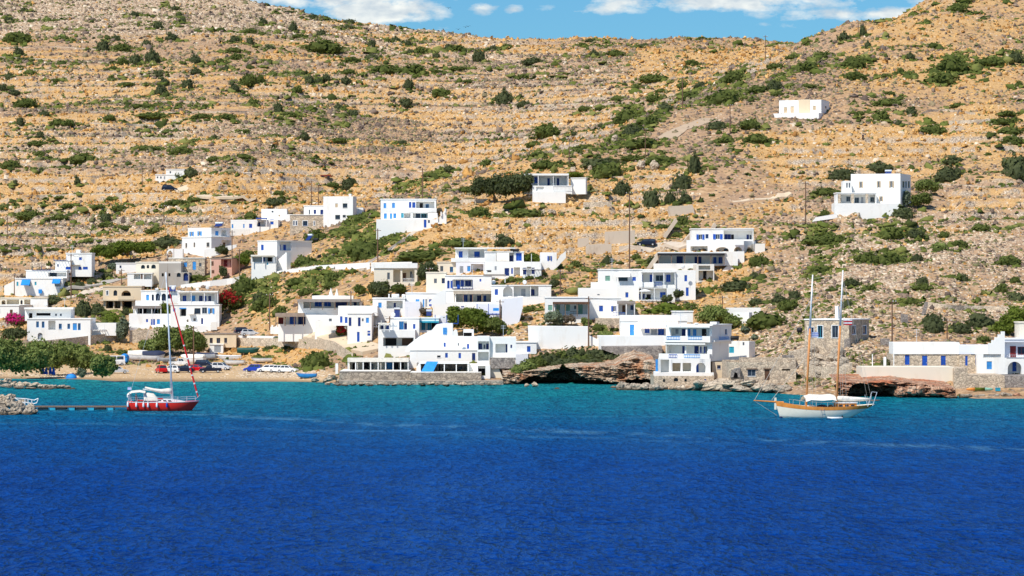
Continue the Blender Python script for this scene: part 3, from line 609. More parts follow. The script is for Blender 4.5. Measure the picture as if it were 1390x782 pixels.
    def stair(s, x0, y0, x1, y1, out=1.1, mat='white', n=10, f=None, yb=None, back=0.):
        """outside stair climbing from (x0, y0) to (x1, y1) along the wall"""
        f = f or s.f; a, b = f.s_(x0), f.s_(x1); z0, z1 = f.z_(y0, a), f.z_(y1, b); zb = f.z_(yb, a) if yb else z0; mb = MB()
        for i in range(n):
            p, q = a + (b - a) * i / n, a + (b - a) * (i + 1) / n; zt = z0 + (z1 - z0) * (i + 1) / n
            mb.obox(f.P(min(p, q), zb - 1.2, out - back), f.X * abs(q - p), -f.N * (out - .004), ZUP * (zt - zb + 1.2))
        mb.build('stairs', mat, s.root)
    def poly(s, pts, out=0., depth=.5, mat='white', name='side_wall', f=None):
        f = f or s.f; mb = MB(); mb.prism([f.P(f.s_(x), f.z_(y, f.s_(x)), out) for x, y in pts], -f.N * depth); return mb.build(name, mat, s.root)
    def aerial(s, x, y, h=2.4, back=2.):
        f = s.f; a = f.s_(x); z = f.z_(y, a); mb = MB(); p = f.P(a, z - .3, -back); mb.tube([p, p + ZUP * (h + .3)], .035, 5)
        for k in (.72, .84, .96): q = p + ZUP * (h * k + .3); mb.obox(q - f.X * .45 - ZUP * .02, f.X * .9, f.N * .03, ZUP * .035)
        mb.build('aerial', 'metal', s.root)
    def dish(s, x, y, back=1.):
        f = s.f; a = f.s_(x); z = f.z_(y, a); p = f.P(a, z, -back); mb = MB(); mb.tube([p - ZUP * .4, p + ZUP * .5], .03, 5); mb.ell(p + ZUP * .75 + f.N * .1, (.42, .1, .42), 12, 6); mb.build('satellite_dish', 'white_paint', s.root)
def wallthing(name, label, crop, at, pts, mat, thick=.6, group=None, Y=None, cat='wall', cap=None):
    """a free-standing or retaining wall: outline in its own plane, with thickness"""
    u, v = crop(*at); Y0 = Y or G(u, v); cy = sum(p[1] for p in pts) / len(pts); Y = Y0
    if name in ('retaining_wall', 'lane_parapet', 'terrace_wall', 'stone_terrace_wall', 'concrete_wall') : Y = max(Y0 - 16, min([Y0] + [G(*crop(*p)) or 9e3 for p in pts if p[1] > cy])); thick += max(0, Y0 - Y)
    root_p = ray3(u, v, Y); q = [ray3(*crop(*p), Y) - Vector((0, 0, 2.6 if p[1] > cy and name != 'lane_parapet' else 0)) for p in pts]; mb = MB(); mb.prism(q, (0, thick, 0)); o = mb.build(name, mat, None, origin=root_p); tag(o, label, cat, group)
    return o

def pathwall(name, label, crop, pts, mat, thick=.5, group=None, cat='wall'):
    """a wall that follows the ground: (x, top row, foot row) in picture coordinates along its length"""
    st = []
    for (x0, a0, b0), (x1, a1, b1) in zip(pts, pts[1:]):
        n = max(2, int(abs(x1 - x0) / crop.k / 2.5))
        for i in range(n + (1 if x1 == pts[-1][0] else 0)): t = i / n; st.append((x0 + (x1 - x0) * t, a0 + (a1 - a0) * t, b0 + (b1 - b0) * t))
    Ys = np.array([G(*crop(x, b)) or 700. for x, a, b in st]); k = 4; Yp = np.pad(Ys, k, 'edge'); Ym = np.array([min(np.median(Yp[i:i + 2 * k + 1]), Ys[i] + 2) for i in range(len(Ys))]); Yp = np.pad(Ym, k, 'edge'); Ym = np.array([Yp[i:i + 2 * k + 1].mean() for i in range(len(Ys))]) - .3
    mb = MB(); rings = []
    for (x, a, b), Y in zip(st, Ym): 
        f, g = ray3(*crop(x, b), Y) - Vector((0, 0, 1.6)), ray3(*crop(x, a), Y); t = Vector((0, thick, 0)); rings.append([f, g, g + t, f + t])
    mb.loft(rings); o = mb.build(name, mat, None, origin=rings[0][0]); tag(o, label, cat, group, 'thing'); return o
# ------------------------------------------------------------------ the western half of the village
H = House('white_house', 'long white house above the stone wall with the magenta bougainvillea at its end', C2, (400, 215))
H.vol(180, 66, 600, 215, 'w l 240 80 258 120;w l 277 80 295 122;R 1.6 320 75 368 135;w l 390 95 410 130;w l 447 95 465 130;s l 483 92 510 138;w l 517 92 535 138;A y 250 155 282 200', d=7)
H.vol(600, 92, 770, 165, '', d=5, roof='flat', mat='white', dY=1.5); H.pergola(622, 135, 706, 92, 3, 'white_paint', 6)
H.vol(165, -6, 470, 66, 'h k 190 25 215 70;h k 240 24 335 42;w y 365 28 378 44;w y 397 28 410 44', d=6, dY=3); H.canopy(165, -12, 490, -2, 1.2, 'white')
H.vol(575, 78, 605, 150, '', d=1.2, roof='flat', dY=-.6)
H.aerial(420, -8, 2.2); H.dish(300, -10)
H = House('flat_roofed_house', 'white house with pinkish arched loggia at the left edge above the bougainvillea', C1, (150, 700))
H.vol(0, 609, 375, 690, 'RA 1.2 12 622 44 660;R 1.5 52 618 150 668;a w 160 622 178 668;R 1.2 190 618 240 668', d=7, mat='sandy'); H.vol(240, 615, 372, 690, '', d=5, dY=-.3, roof=None)
H.vol(-60, 668, 148, 760, 'd w 78 697 100 742;w w -20 690 0 730', d=5, dY=-5)
H = House('terraced_house', 'white house with two blue cloth awnings and a stepped blue-windowed upper block', C1, (300, 585))
H.vol(120, 455, 492, 590, 's t 130 478 145 510;s t 272 478 287 505;d t 225 480 240 512;R 1.5 430 470 478 515', d=6); H.awning(172, 462, 240, 500, 2, 'azure'); H.awning(415, 457, 477, 487, 1.6, 'azure')
H.poly([(30, 510), (120, 465), (120, 590), (30, 585)], -.5, 3, 'white', 'side_wing'); H.block(305, 538, 332, 570, .6, .4, 'azure', 'blue_door')
H.vol(205, 392, 525, 458, 'R 1.5 378 405 520 437;w n 385 408 440 436', d=6, dY=4); H.pergola(265, 385, 415, 350, 3, 'navy', 7, o1=-1)
H.vol(435, 313, 562, 400, 's b 517 360 557 382;w b 450 340 462 360', d=5, dY=7); H.pergola(430, 308, 530, 275, 2, 'navy', 5, o1=-1)
H.vol(520, 257, 720, 428, 's b 622 285 643 307;s b 617 360 640 385;s b 652 360 690 382;h k 540 410 560 428', d=6, dY=8); H.canopy(535, 345, 630, 350, .6, 'reed'); H.chim(592, 225, 624, 257)
H.aerial(560, 257, 2.0)
H = House('small_house', 'low white house behind the bright green pine', C1, (990, 400))
H.vol(912, 335, 1072, 402, 'w n 940 350 955 370', d=5, dY=2); H.vol(930, 203, 1000, 225, '', d=4, dY=30, roof='slab')
H = House('two_storey_house', 'tall white corner house with light blue shutters on a stepped white base', C3, (800, 388))
f = H.vol(755, 165, 932, 240, 'o l 768 193 800 228;o l 828 190 860 225', 's l 962 188 988 222;R 1.2 1008 183 1052 228;d n 1010 188 1024 226', side=1075, yaw=40, roof='parapet')
H.vol(711, 238, 932, 388, 'w c 735 280 749 316;w c 797 275 810 312;w c 895 275 918 310', 'R 1.4 1012 258 1082 325;d w 1052 275 1068 309', side=1085, yaw=40, dY=-1.2)
H.solar(888, 130, 942, 152, 3, f=f); H.vol(650, 325, 715, 390, '', d=3, dY=-3, roof='flat'); H.poly([(605, 390), (605, 345), (620, 325), (655, 322), (655, 390), (648, 390), (648, 355), (630, 335), (614, 350), (614, 390)], 3, .4, 'white', 'arched_gate')
H.poly([(880, 388), (880, 330), (1130, 290), (1130, 310), (1000, 370)], 2.2, .5, 'white', 'terrace_wall')
H.aerial(700, 325, 2.0)
H = House('flat_roofed_house', 'white house with a blue arched porch and bright blue shutters above the corner house', C5, (330, 400))
H.vol(185, 327, 545, 400, 's l 193 360 205 390;s l 280 358 290 388;s b 325 357 348 388;RA 1.6 385 330 445 378;d n 390 345 405 378;s b 485 322 510 362', d=6, roof='parapet'); H.canopy(380, 312, 462, 320, 1.2, 'blue', 2, 375)
H.vol(418, 245, 610, 328, 't y 498 260 510 272;w y 495 258 508 272;s c 548 288 560 302', d=6, dY=4, roof='parapet'); H.vol(600, 285, 650, 330, '', d=3, dY=3, roof='flat'); H.vol(185, 398, 330, 440, '', d=4, dY=-.5, roof=None, mat='grime')
H.poly([(180, 540), (330, 455), (330, 480), (180, 570)], 2, .4, 'white', 'terrace_wall')
H = House('stone_house', 'bare stone annexe house joined to a white cube with dark square windows', C5, (770, 388))
H.vol(635, 292, 890, 388, 'f n 660 335 670 368;f n 678 335 688 368;f n 733 335 768 372;f y 815 338 823 368', mat='stone', d=6); H.vol(740, 224, 892, 295, 'w y 777 250 788 285;s n 815 250 833 282;d n 865 250 887 300', d=5, dY=3)
H.vol(888, 150, 1112, 328, 'w k 1035 202 1070 235;w k 978 290 1015 322;w k 1035 290 1058 308;s c 978 203 998 232', side=1140, d=6, dY=2, roof='parapet', yaw=14); H.chim(1068, 128, 1084, 152); H.vol(1112, 235, 1190, 278, '', d=3, dY=5, roof='flat')
H.poly([(880, 290), (905, 300), (960, 345), (960, 390), (880, 385)], 1, .6, 'stone', 'stone_ramp')
H = House('hillside_house', 'white corner house with a porch, outside stair and rooftop solar panel', C5, (430, 745))
f = H.vol(390, 490, 536, 640, 's b 415 515 435 557', 'R 1.2 560 495 645 560;s b 570 515 590 557;s b 610 515 630 557', side=800, yaw=45)
H.vol(342, 604, 528, 755, 'R 2 350 610 500 645;s b 415 612 440 642;h k 460 612 500 642;d t 458 650 470 668', d=4, dY=-3.5, roof='flat'); H.canopy(340, 592, 520, 604, 1.0, 'canvas', 3, 645)
H.solar(678, 445, 708, 482, 3, f=f); H.tank(742, 464, 772, 484, 3, 'black', f=f); H.stair(505, 700, 640, 575, 1.2, 'white', 12, f=f, yb=740)
H = House('concrete_house', 'unfinished grey concrete house with arched windows beside a cream arched block', C3, (640, 590))
H.vol(535, 420, 702, 600, 'h k 556 508 572 532;h k 606 508 622 532', mat='concrete', d=6, roof='parapet'); H.vol(360, 428, 536, 600, 'a k 399 445 429 474;a k 442 445 461 471;a k 477 442 511 473', d=6, mat='sandy', dY=1)
H.vol(296, 512, 482, 600, 'R 1.6 345 515 395 552;d w 398 510 412 552;R 1.6 420 515 478 553', d=3.5, mat='white', dY=-3, roof='slab')
H.vol(600, 396, 882, 520, 'd l 612 425 632 480;d k 667 420 682 482;s l 725 425 748 460;d l 790 420 816 482;w y 840 430 858 458', d=5, mat='stone', dY=2); H.vol(650, 503, 762, 595, 'a k 670 505 700 536;A n 720 505 757 566;w k 770 505 780 520', d=3, mat='concrete', dY=-.6, roof='flat')
H = House('pink_house', 'small pink house with dark red doors and brown shutters', C3, (970, 535))
H.vol(925, 398, 1088, 535, 's w 932 418 950 452;s w 935 485 955 510;R 1.4 1005 402 1085 475;d r 1010 408 1035 456;d r 1060 408 1076 460', side=1195, yaw=20, mat='pink', rmat='tile'); H.vol(924, 400, 1004, 536, 's w 932 418 950 452;s w 935 485 955 510', d=2, dY=-.35, mat='sandy', roof=None)
H = House('arched_house', 'beige house with big arched openings over a dark open garage', C4, (230, 228))
H.vol(110, 52, 402, 152, 'f y 136 82 150 114;a k 190 78 218 120;RA 2 250 80 322 124;h k 258 95 312 124', d=6, mat='cream', dY=.5); H.vol(112, 150, 352, 236, 'R 4 132 160 188 216;R 4 196 160 243 216;R 4 256 150 330 224;h k 256 152 330 224;h k 140 165 185 214', d=6, mat='cream', roof=None)
H.block(90, 150, 350, 158, .8, .9, 'cream', 'ledge'); H.block(228, 122, 348, 150, .9, .3, 'cream', 'balcony')
H = House('arcaded_house', 'white house with four tall dark arched windows over a grey reed canopy', C4, (430, 355))
H.vol(400, 86, 692, 170, 's l 438 113 460 155;a n 480 110 497 158;a n 510 103 543 158;a n 555 103 588 158;a n 600 106 634 142', d=6, dY=4); H.vol(355, 158, 560, 200, '', d=4, dY=2, roof='flat', mat='white')
H.vol(308, 258, 625, 358, 's b 437 297 452 320;d b 475 297 487 342;d b 491 297 505 342;s l 520 298 542 335', d=4, dY=-2, roof='flat'); H.vol(350, 200, 562, 262, 'R 3 372 212 556 258;h k 380 214 430 256;h k 470 214 510 256', d=4, dY=.5, roof=None); H.canopy(348, 196, 562, 216, 2.4, 'thatch', 4, 258)
H.solar(602, 55, 650, 88, 3, f=None); H.tank(495, 62, 520, 82, 3, 'white_paint')
H.aerial(470, 86, 2.2); H.dish(640, 86)
H = House('balcony_house', 'white house with light blue shutters and a long balcony behind the big tamarisks', C4, (800, 388))
H.vol(685, 95, 972, 190, 'R 1.6 694 104 955 184;s b 710 120 737 162;s l 767 120 805 162;s n 835 120 860 165;s b 870 122 890 168;s n 905 122 925 168', d=6, dY=2); H.canopy(680, 84, 988, 94, 1.5, 'white', 4, 165); H.balc(692, 163, 965, 190, 1.2)
H.vol(624, 192, 992, 350, 'R 1.2 694 212 742 276;h k 700 216 735 272;w k 805 215 850 258;w y 862 210 900 255;o l 908 215 955 256;w c 745 300 760 320;w c 796 290 815 312;d n 855 290 870 336;s l 642 215 660 240', d=6); H.awning(755, 220, 803, 256, 1.0, 'canvas'); H.block(690, 212, 742, 220, .12, .1, 'light_blue', 'blue_lintel')
H.tank(808, 62, 832, 82, 2, 'white_paint'); H.vol(690, 345, 945, 395, '', d=4, dY=-1.5, roof='flat', mat='white'); H.block(925, 320, 975, 345, .6, .6, 'grime', 'planter')
H.dish(900, 84); H.aerial(740, 84, 2.2)
H = House('cream_cottage', 'cream cottage with three brown windows above a white garage', C4, (1000, 552))
H.vol(880, 412, 1120, 502, 'w w 920 440 943 480;w w 972 440 1000 480;w w 1030 440 1052 478', mat='cream', d=6, rmat='tile'); H.vol(920, 492, 1022, 554, 'd y 955 498 1005 548', d=3.5, dY=-1.5, roof='slab')
H = House('chimneyed_house', 'white house with two pointed white chimneys and brown reed verandas', C6, (420, 400))
f = H.vol(440, 205, 885, 292, 'R 3 478 208 880 252;s b 553 208 603 240;s b 620 208 668 240;h n 700 208 788 246;d n 830 208 850 248', d=6, dY=3, roof=None); H.canopy(440, 188, 885, 207, 2.2, 'thatch', 6, 252, pmat='wood'); H.vol(540, 165, 832, 192, '', d=6, dY=4, roof='flat')
H.chim(655, 110, 686, 166, cone=True); H.chim(700, 114, 726, 166, cone=True); H.vol(300, 300, 645, 402, 'h r 300 318 338 365;R 2 342 312 495 368;s b 378 312 420 366;s n 437 310 487 368', d=5, roof='flat', dY=1); H.canopy(285, 286, 488, 312, 2.2, 'tile', 4, 368, pmat='wood')
H.vol(245, 385, 420, 425, '', d=.5, dY=-5, roof='flat', mat='white', name='garden_wall'); H.vol(420, 385, 600, 415, '', d=.5, dY=-3, roof='flat', mat='white', name='garden_wall')
for i in range(12): H.block(252 + i * 29, 372, 264 + i * 29, 386, .0, .4, 'white', 'garden_pillar')
H.vol(560, 340, 790, 425, '', d=4, dY=-1, mat='white', roof='parapet')
H = House('blue_door_house', 'white house with stacked blue shutters and a blue gate beside the red flowering bushes', C6, (870, 485))
H.vol(790, 292, 962, 490, 's n 865 318 883 380;w y 893 325 905 345;s l 922 320 942 356;d b 858 420 876 490;s b 932 412 952 425;s b 932 430 952 447;s n 800 318 818 378', d=5); H.vol(612, 305, 795, 365, 's b 738 310 755 355;s b 772 315 792 358;w y 660 326 680 346', d=5, dY=2, roof='flat'); H.vol(725, 238, 1002, 296, '', d=6, dY=3, roof='parapet')
H.block(880, 474, 930, 512, 2.5, .1, 'blue', 'gate'); H.block(930, 470, 975, 515, 2.5, .4, 'white', 'gate_pillar'); H.pergola(960, 380, 1035, 330, 2.5, 'white_paint', 5)
H = House('flat_roofed_house', 'white house with one light blue window and a small shaded terrace under the water tanks', C8, (250, 622))
H.vol(145, 478, 388, 625, 's l 187 507 212 546;R 2 250 494 372 552;d n 302 510 318 545', d=6); H.solar(308, 560, 350, 620, -1.2); H.tank(285, 442, 342, 470, 3); H.tank(362, 444, 392, 470, 3); H.vol(385, 500, 505, 625, '', d=4, mat='lilac', roof='parapet', dY=-.5)
H.vol(398, 438, 642, 545, 's l 470 482 500 530;s l 525 482 536 540;s y 545 482 558 540;s b 572 482 592 534', d=6, dY=6); H.chim(262, 440, 270, 472)
H.aerial(440, 438, 2.2)
H = House('porch_house', 'white waterfront house with a deep dark porch and a teal-framed recess', D1, (500, 380))
H.vol(480, 120, 690, 255, 'R 1 542 140 602 206;s l 545 142 575 204;s n 580 155 600 204;s b 645 160 662 195', d=6); H.vol(392, 205, 660, 385, 'R 3.5 428 258 650 320;h k 440 265 520 318;h w 560 265 640 318', d=5, dY=-1, roof='flat'); H.canopy(394, 150, 482, 160, 2, 'canvas', 3, 205, name='awning'); H.vol(396, 165, 482, 208, 'R 2 400 168 478 202;s n 410 168 430 200;s b 448 168 470 200', d=3, dY=1, roof=None)
H.vol(688, 120, 832, 210, 'R 2.5 698 142 826 206;s t 705 145 730 205;s t 748 145 775 205;h k 778 145 822 204', d=5, dY=2); H.canopy(684, 138, 832, 150, .8, 'turquoise', 0); H.block(520, 262, 545, 292, -.4, .1, 'canvas', 'curtain'); H.block(585, 262, 600, 318, -.4, .1, 'canvas', 'curtain')
H.vol(820, 100, 980, 155, '', d=4, dY=5, mat='lilac', roof=None); H.pergola(806, 152, 976, 84, 3, 'blue', 8); H.solar(738, 70, 775, 104, 4)
H.aerial(600, 120, 2.2); H.dish(500, 120)
H = House('gabled_waterfront_house', 'broad white waterfront house with a sloping shoulder and rows of small blue windows', D1, (850, 440))
H.vol(690, 285, 1112, 368, 's b 868 295 882 326;w y 970 297 978 318;s b 1037 305 1052 340', d=7, roof='flat', dY=.6); H.poly([(585, 362), (600, 320), (690, 250), (780, 205), (812, 165), (860, 156), (932, 156), (932, 250), (1112, 250), (1112, 362)], -.9, 5, 'white', 'gable_wall')
f = H.f; H.fill(f, 's', 'l', f.rect(862, 187, 890, 236), .85, 0)
H.vol(622, 352, 1112, 442, 's b 878 370 897 404;s b 975 370 993 408;d n 1073 370 1097 426;w k 820 388 845 402', d=7, roof='slab'); H.poly([(935, 250), (935, 215), (950, 198), (965, 205), (972, 250)], -.6, .5, 'white', 'roof_arch')
H.vol(1010, 200, 1085, 252, 'h k 1012 222 1072 250', d=3, dY=3, roof='flat'); H.block(632, 342, 675, 350, .4, .4, 'light_blue', 'blue_lintel')
H = House('loggia_house', 'white waterfront house with stacked open loggias and a dark boathouse door', D1, (1150, 545))
H.vol(1112, 250, 1200, 470, 'R 1.8 1117 285 1196 346;s n 1120 303 1145 345;w y 1157 310 1168 340;s n 1175 303 1195 345;R 1.8 1117 362 1194 426', d=6, roof='flat'); H.vol(1108, 462, 1205, 560, 'R 2 1116 464 1170 536;h k 1118 466 1168 534', d=5, dY=-1.2, roof='flat', mat='white')
H.vol(1196, 256, 1392, 406, 'R 1.5 1243 304 1330 368;s n 1318 308 1330 368;s n 1352 310 1364 334', d=6, dY=.8, roof='parapet'); H.vol(1205, 403, 1385, 470, '', d=5, dY=-.3, mat='grey_stone', roof='flat'); H.poly([(1205, 470), (1262, 470), (1300, 560), (1205, 560)], -.4, 3, 'sandy', 'ramp')
H.aerial(1300, 256, 2.2)
H = House('waterfront_taverna', 'waterfront taverna under a long cream canopy on a grey sea wall', D1, (400, 505), 'restaurant')
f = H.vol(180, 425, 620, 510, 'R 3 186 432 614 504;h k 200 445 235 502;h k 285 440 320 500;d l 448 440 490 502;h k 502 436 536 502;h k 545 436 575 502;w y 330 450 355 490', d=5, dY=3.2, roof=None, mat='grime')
H.canopy(176, 404, 618, 432, 3.4, 'canvas', 9, 505); H.vol(110, 503, 622, 590, '', d=6, dY=-6, mat='sea_stone', roof='flat', rmat='grime', name='sea_wall', ext=1.5); H.block(85, 445, 104, 520, 1.5, .8, 'white', 'pillar', f=f)
for x in (240, 410): H.block(x, 440, x + 9, 502, 2.2, .1, 'canvas', 'curtain', f=f)
H = House('boathouse', 'low waterfront boathouse with a stone back wall and a blue shade sail', D1, (850, 520))
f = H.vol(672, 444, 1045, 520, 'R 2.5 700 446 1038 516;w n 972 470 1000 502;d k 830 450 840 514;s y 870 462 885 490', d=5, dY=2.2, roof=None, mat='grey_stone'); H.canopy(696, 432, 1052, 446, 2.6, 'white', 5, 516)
mb = MB(); mb.prism([f.P(f.s_(748), f.z_(428, 5), 2.9), f.P(f.s_(830), f.z_(430, 5), 2.9), f.P(f.s_(790), f.z_(512, 5), 3.6), f.P(f.s_(704), f.z_(508, 5), 3.6)], (0, .06, 0)); mb.build('shade_sail', 'azure', H.root)
H.vol(1038, 452, 1118, 522, '', d=3, dY=.4, roof='flat'); H.poly([(672, 518), (672, 470), (690, 445), (702, 445), (702, 518)], 1.5, 1, 'white', 'end_wall'); H.vol(622, 512, 1140, 588, '', d=6, dY=-5, mat='sea_stone', roof='flat', rmat='grime', name='sea_wall', ext=1.5); H.vol(108, 575, 1300, 600, '', d=3.5, dY=-8.5, mat='sea_stone', roof='flat', rmat='sea_stone', name='quay_ledge', ext=1.5)
H = House('small_house', 'small shade-tinted white house with one dark blue window beside the green headland', D3, (400, 430))
H.vol(320, 296, 472, 432, 's b 403 320 428 362;s l 335 400 350 425', d=6, mat='white'); H.vol(318, 380, 410, 440, '', d=2, dY=-1.0, mat='lilac', roof='flat')
# --- upper slope
H = House('far_farmhouse', 'tiny white farmhouse alone on the far yellow terraces', E1, (880, 372))
H.vol(825, 342, 925, 374, 'w y 832 350 840 360;w y 850 350 858 362;d y 870 350 877 366', d=6); H.vol(880, 314, 978, 352, 'w y 900 322 908 334', d=6, dY=5)
H = House('stone_hut', 'tiny stone hut with a dark doorway on the far terraces', E1, (1310, 355), 'hut'); H.vol(1291, 333, 1330, 356, 'h k 1296 336 1306 355', d=4, mat='pale_stone')
H = House('hillside_villa', 'two-storey white villa with blue shutters standing alone above a concrete path', C7, (350, 480))
f = H.vol(205, 285, 625, 385, 's l 228 312 247 350;s l 292 310 313 348;s b 420 303 437 347;s b 445 305 468 347;R 1.6 474 300 612 350;d k 500 310 525 350;w l 545 318 570 348', d=7, dY=1.2); H.balc(405, 350, 630, 384, 1.0)
H.vol(205, 386, 635, 440, 's l 230 390 252 430;s l 275 390 292 431;s l 302 390 323 426;s t 360 387 380 424;R 1.5 382 388 432 426;R 1.5 448 388 565 426;w n 470 390 505 424;w t 510 390 555 424', d=7, dY=.6, roof=None); H.vol(172, 435, 640, 505, 'd b 533 437 552 497;w n 565 440 578 462', d=6, dY=-.8, roof='flat')
H.stair(705, 345, 640, 430, 1.2, 'white', 9, yb=430); H.tank(560, 262, 590, 282, 3, 'black', f=f)
for i in range(3): H.block(690 - i * 30, 352 + i * 26, 700 - i * 30, 385 + i * 26, 1.6, .4, 'white', 'stair_pillar')
H = House('verandah_house', 'single-storey white house with a slab veranda roof beside the dark olive trees', E2, (560, 598))
H.vol(436, 462, 668, 552, 'R 2.4 480 464 662 522;s b 490 470 512 502;d n 560 475 572 518;d n 610 475 622 520;s y 585 474 600 500', d=6, dY=1, roof=None); H.canopy(428, 453, 672, 463, 1.6, 'white', 4, 520); H.vol(480, 516, 690, 552, 'R .4 500 522 540 545', d=3, dY=-1, roof=None); H.rail(590, 518, 690, 546, 'white_paint', .1); H.vol(480, 550, 656, 602, '', d=3, dY=-1.5, roof='flat', mat='white')
H.vol(684, 478, 762, 555, '', d=5, dY=.2, roof='slab', side=770, yaw=15)
# ------------------------------------------------------------------ the middle and eastern village
H = House('portico_house', 'pale stone house with a two-bay portico above the dark trees', C8, (250, 365))
H.vol(155, 214, 482, 368, 'w y 255 280 275 332;R 2.4 300 256 462 352;d w 370 282 396 346;w y 425 270 442 318;d y 436 290 450 346', d=6, mat='sandy', roof=None); H.block(135, 208, 484, 246, .25, 3, 'white', 'roof_band'); H.block(355, 256, 369, 352, -.1, .3, 'sandy', 'column'); H.rail(372, 325, 460, 352, 'white_paint', -.1); H.block(430, 366, 495, 380, 1, 1.5, 'pale_stone', 'terrace')
H = House('terraced_house', 'large white house with bright blue doors and a white railing, topmost of the central cluster', C8, (850, 280))
H.vol(772, 100, 1012, 192, 's b 798 118 826 166;R 1.6 870 106 990 188;d b 915 120 956 188', d=6, dY=2); H.canopy(766, 90, 1010, 99, 1.2, 'white'); H.rail(865, 162, 990, 188, 'white_paint', .05); H.block(740, 170, 1000, 200, 1.2, 1.2, 'white', 'balcony')
H.vol(776, 202, 992, 285, 's y 805 232 832 282;s l 862 230 886 270;R 1.5 890 215 985 280', d=6, dY=.8, roof=None, mat='lilac'); H.vol(634, 204, 778, 280, 'w y 657 230 680 270;w l 730 235 755 276', d=6, dY=1.5, mat='sandy', roof='slab')
H.aerial(830, 98, 2.2)
H = House('terraced_house', 'white house with a cream roller awning and a vine-covered pergola', C8, (1100, 310))
H.vol(994, 126, 1290, 202, 'R 1.2 1082 130 1215 198;s b 1082 150 1100 195;s n 1180 150 1210 198;s b 1232 132 1275 190', d=6, dY=1.2); H.awning(1085, 128, 1180, 190, .7, 'canvas'); H.canopy(994, 90, 1225, 98, .5, 'white'); H.vol(994, 196, 1292, 312, 's y 1070 232 1085 262;d n 1145 246 1180 304;s b 1195 245 1208 290;R 1 1215 240 1262 308', d=6, dY=0, roof=None)
H.tank(1205, 98, 1255, 118, 3, 'black'); H.block(990, 262, 1045, 276, 1.5, .6, 'dark', 'dark_bundle')
H = House('vine_house', 'white house end with one blue-shuttered window beside the vine pergola', D2, (760, 240))
H.vol(712, 122, 832, 245, 'o b 765 148 797 182', d=6, dY=1, roof='flat'); H.vol(585, 190, 720, 310, 's n 588 232 612 282;s n 650 232 673 278;R 1 615 225 648 290', d=5, dY=-.5, roof='flat'); H.pergola(580, 240, 716, 125, 4, 'white_paint', 7); H.poly([(830, 190), (860, 140), (900, 110), (900, 160), (830, 235)], -2, .6, 'grime', 'boundary_wall')
H = House('arched_door_house', 'white house with arched blue doors and a navy pergola below the cream block', C8, (760, 410))
H.vol(694, 305, 1046, 412, 'A b 710 340 728 400;s b 735 342 748 398;R 2 755 332 902 388;s b 775 340 805 385;s b 812 338 835 385;s n 845 340 890 382;s b 955 328 968 348', d=6); H.pergola(750, 400, 905, 328, 2.0, 'navy', 7); H.block(785, 372, 808, 402, 1.5, .2, 'blue', 'blue_box')
H.vol(550, 282, 700, 425, 'w y 610 325 632 361;w n 668 322 692 361', d=6, dY=.8, mat='sandy'); H.tank(978, 366, 1015, 382, -.5, 'black'); H.tank(820, 294, 845, 302, 3)
H.dish(1000, 305); H.aerial(900, 305, 2.2)
H = House('reed_terrace_house', 'white house with a grey reed terrace roof and dark blue doors in its shade', C8, (850, 560))
H.vol(680, 418, 1050, 512, 'R 3 776 438 1046 506;s b 830 450 862 504;s n 935 455 968 498;d n 880 450 900 504;s b 985 455 1005 500', d=6, dY=2, roof='slab'); H.canopy(760, 416, 1048, 442, 2.8, 'reed', 5, 505, pmat='wood'); H.vol(600, 506, 1052, 590, 's b 815 534 838 544;s l 680 498 700 515', d=5, dY=-1.0, roof='flat', mat='white')
H.vol(930, 520, 1115, 640, '', d=4, dY=-1.5, roof='flat', mat='lilac'); H.pergola(935, 590, 1112, 505, 2.5, 'blue', 7); H.block(1058, 548, 1102, 570, 1, .1, 'azure', 'hanging_cloth')
H.poly([(560, 520), (650, 420), (700, 418), (700, 520)], -.6, 3, 'white', 'side_wall')
H = House('round_arch_house', 'white house with a big round arch beside a grey-backed loggia', D2, (500, 490))
H.vol(358, 364, 792, 492, 's b 383 388 406 430;RA 1.6 443 370 512 442;R 2.2 520 366 640 442;d y 575 386 606 440;R 2 645 366 700 440;s n 645 390 672 434', d=6, dY=.8); H.vol(358, 438, 590, 500, 'R 1.2 470 452 498 488;d n 471 453 497 488', d=4, dY=0, roof=None); H.poly([(580, 510), (580, 448), (760, 440), (760, 455), (650, 510)], .6, .5, 'white', 'stair_wall'); H.canopy(300, 280, 462, 292, 2, 'thatch', 2, 330)
H.poly([(700, 440), (705, 395), (722, 375), (742, 378), (758, 410), (758, 445), (746, 445), (742, 410), (725, 395), (714, 410), (714, 440)], 1, .4, 'white', 'arched_gate')
wallthing('retaining_wall', 'tall smooth white retaining wall with painted lilac shade beside the pine trees', D2, (500, 630), [(435, 462), (586, 446), (586, 520), (545, 590), (490, 650), (435, 660)], 'lilac', 3)
H.dish(600, 364); H.dish(375, 364)
H = House('brown_porch_house', 'low white house with a brown porch roof and pale green shutters', D2, (900, 600))
H.vol(750, 452, 1062, 640, 's g 770 503 801 541;R 2 820 496 1056 570;s g 832 500 856 541;s g 890 500 930 546;d g 990 500 1022 568;w y 960 508 976 534', d=6, dY=.6); H.canopy(804, 480, 1070, 496, 1.8, 'brown', 4, 572, pmat='wood'); H.rail(930, 548, 990, 570, 'wood', -.2)
H = House('blue_railing_house', 'white house with a grey porch roof and a blue railing above a stone base', D2, (1150, 600))
H.vol(1056, 455, 1300, 604, 's b 1140 508 1168 549;o b 1228 510 1274 550', d=6, dY=.4, roof='slab'); H.vol(1268, 490, 1400, 604, 'R 2 1276 500 1392 575;d w 1310 506 1336 556;w b 1370 506 1392 540', d=6, dY=1, roof=None); H.canopy(1270, 474, 1400, 492, 1.5, 'thatch', 3, 572); H.rail(1240, 556, 1325, 582, 'blue', 1.2); H.block(1115, 600, 1300, 655, .2, 3, 'stone', 'stone_base')
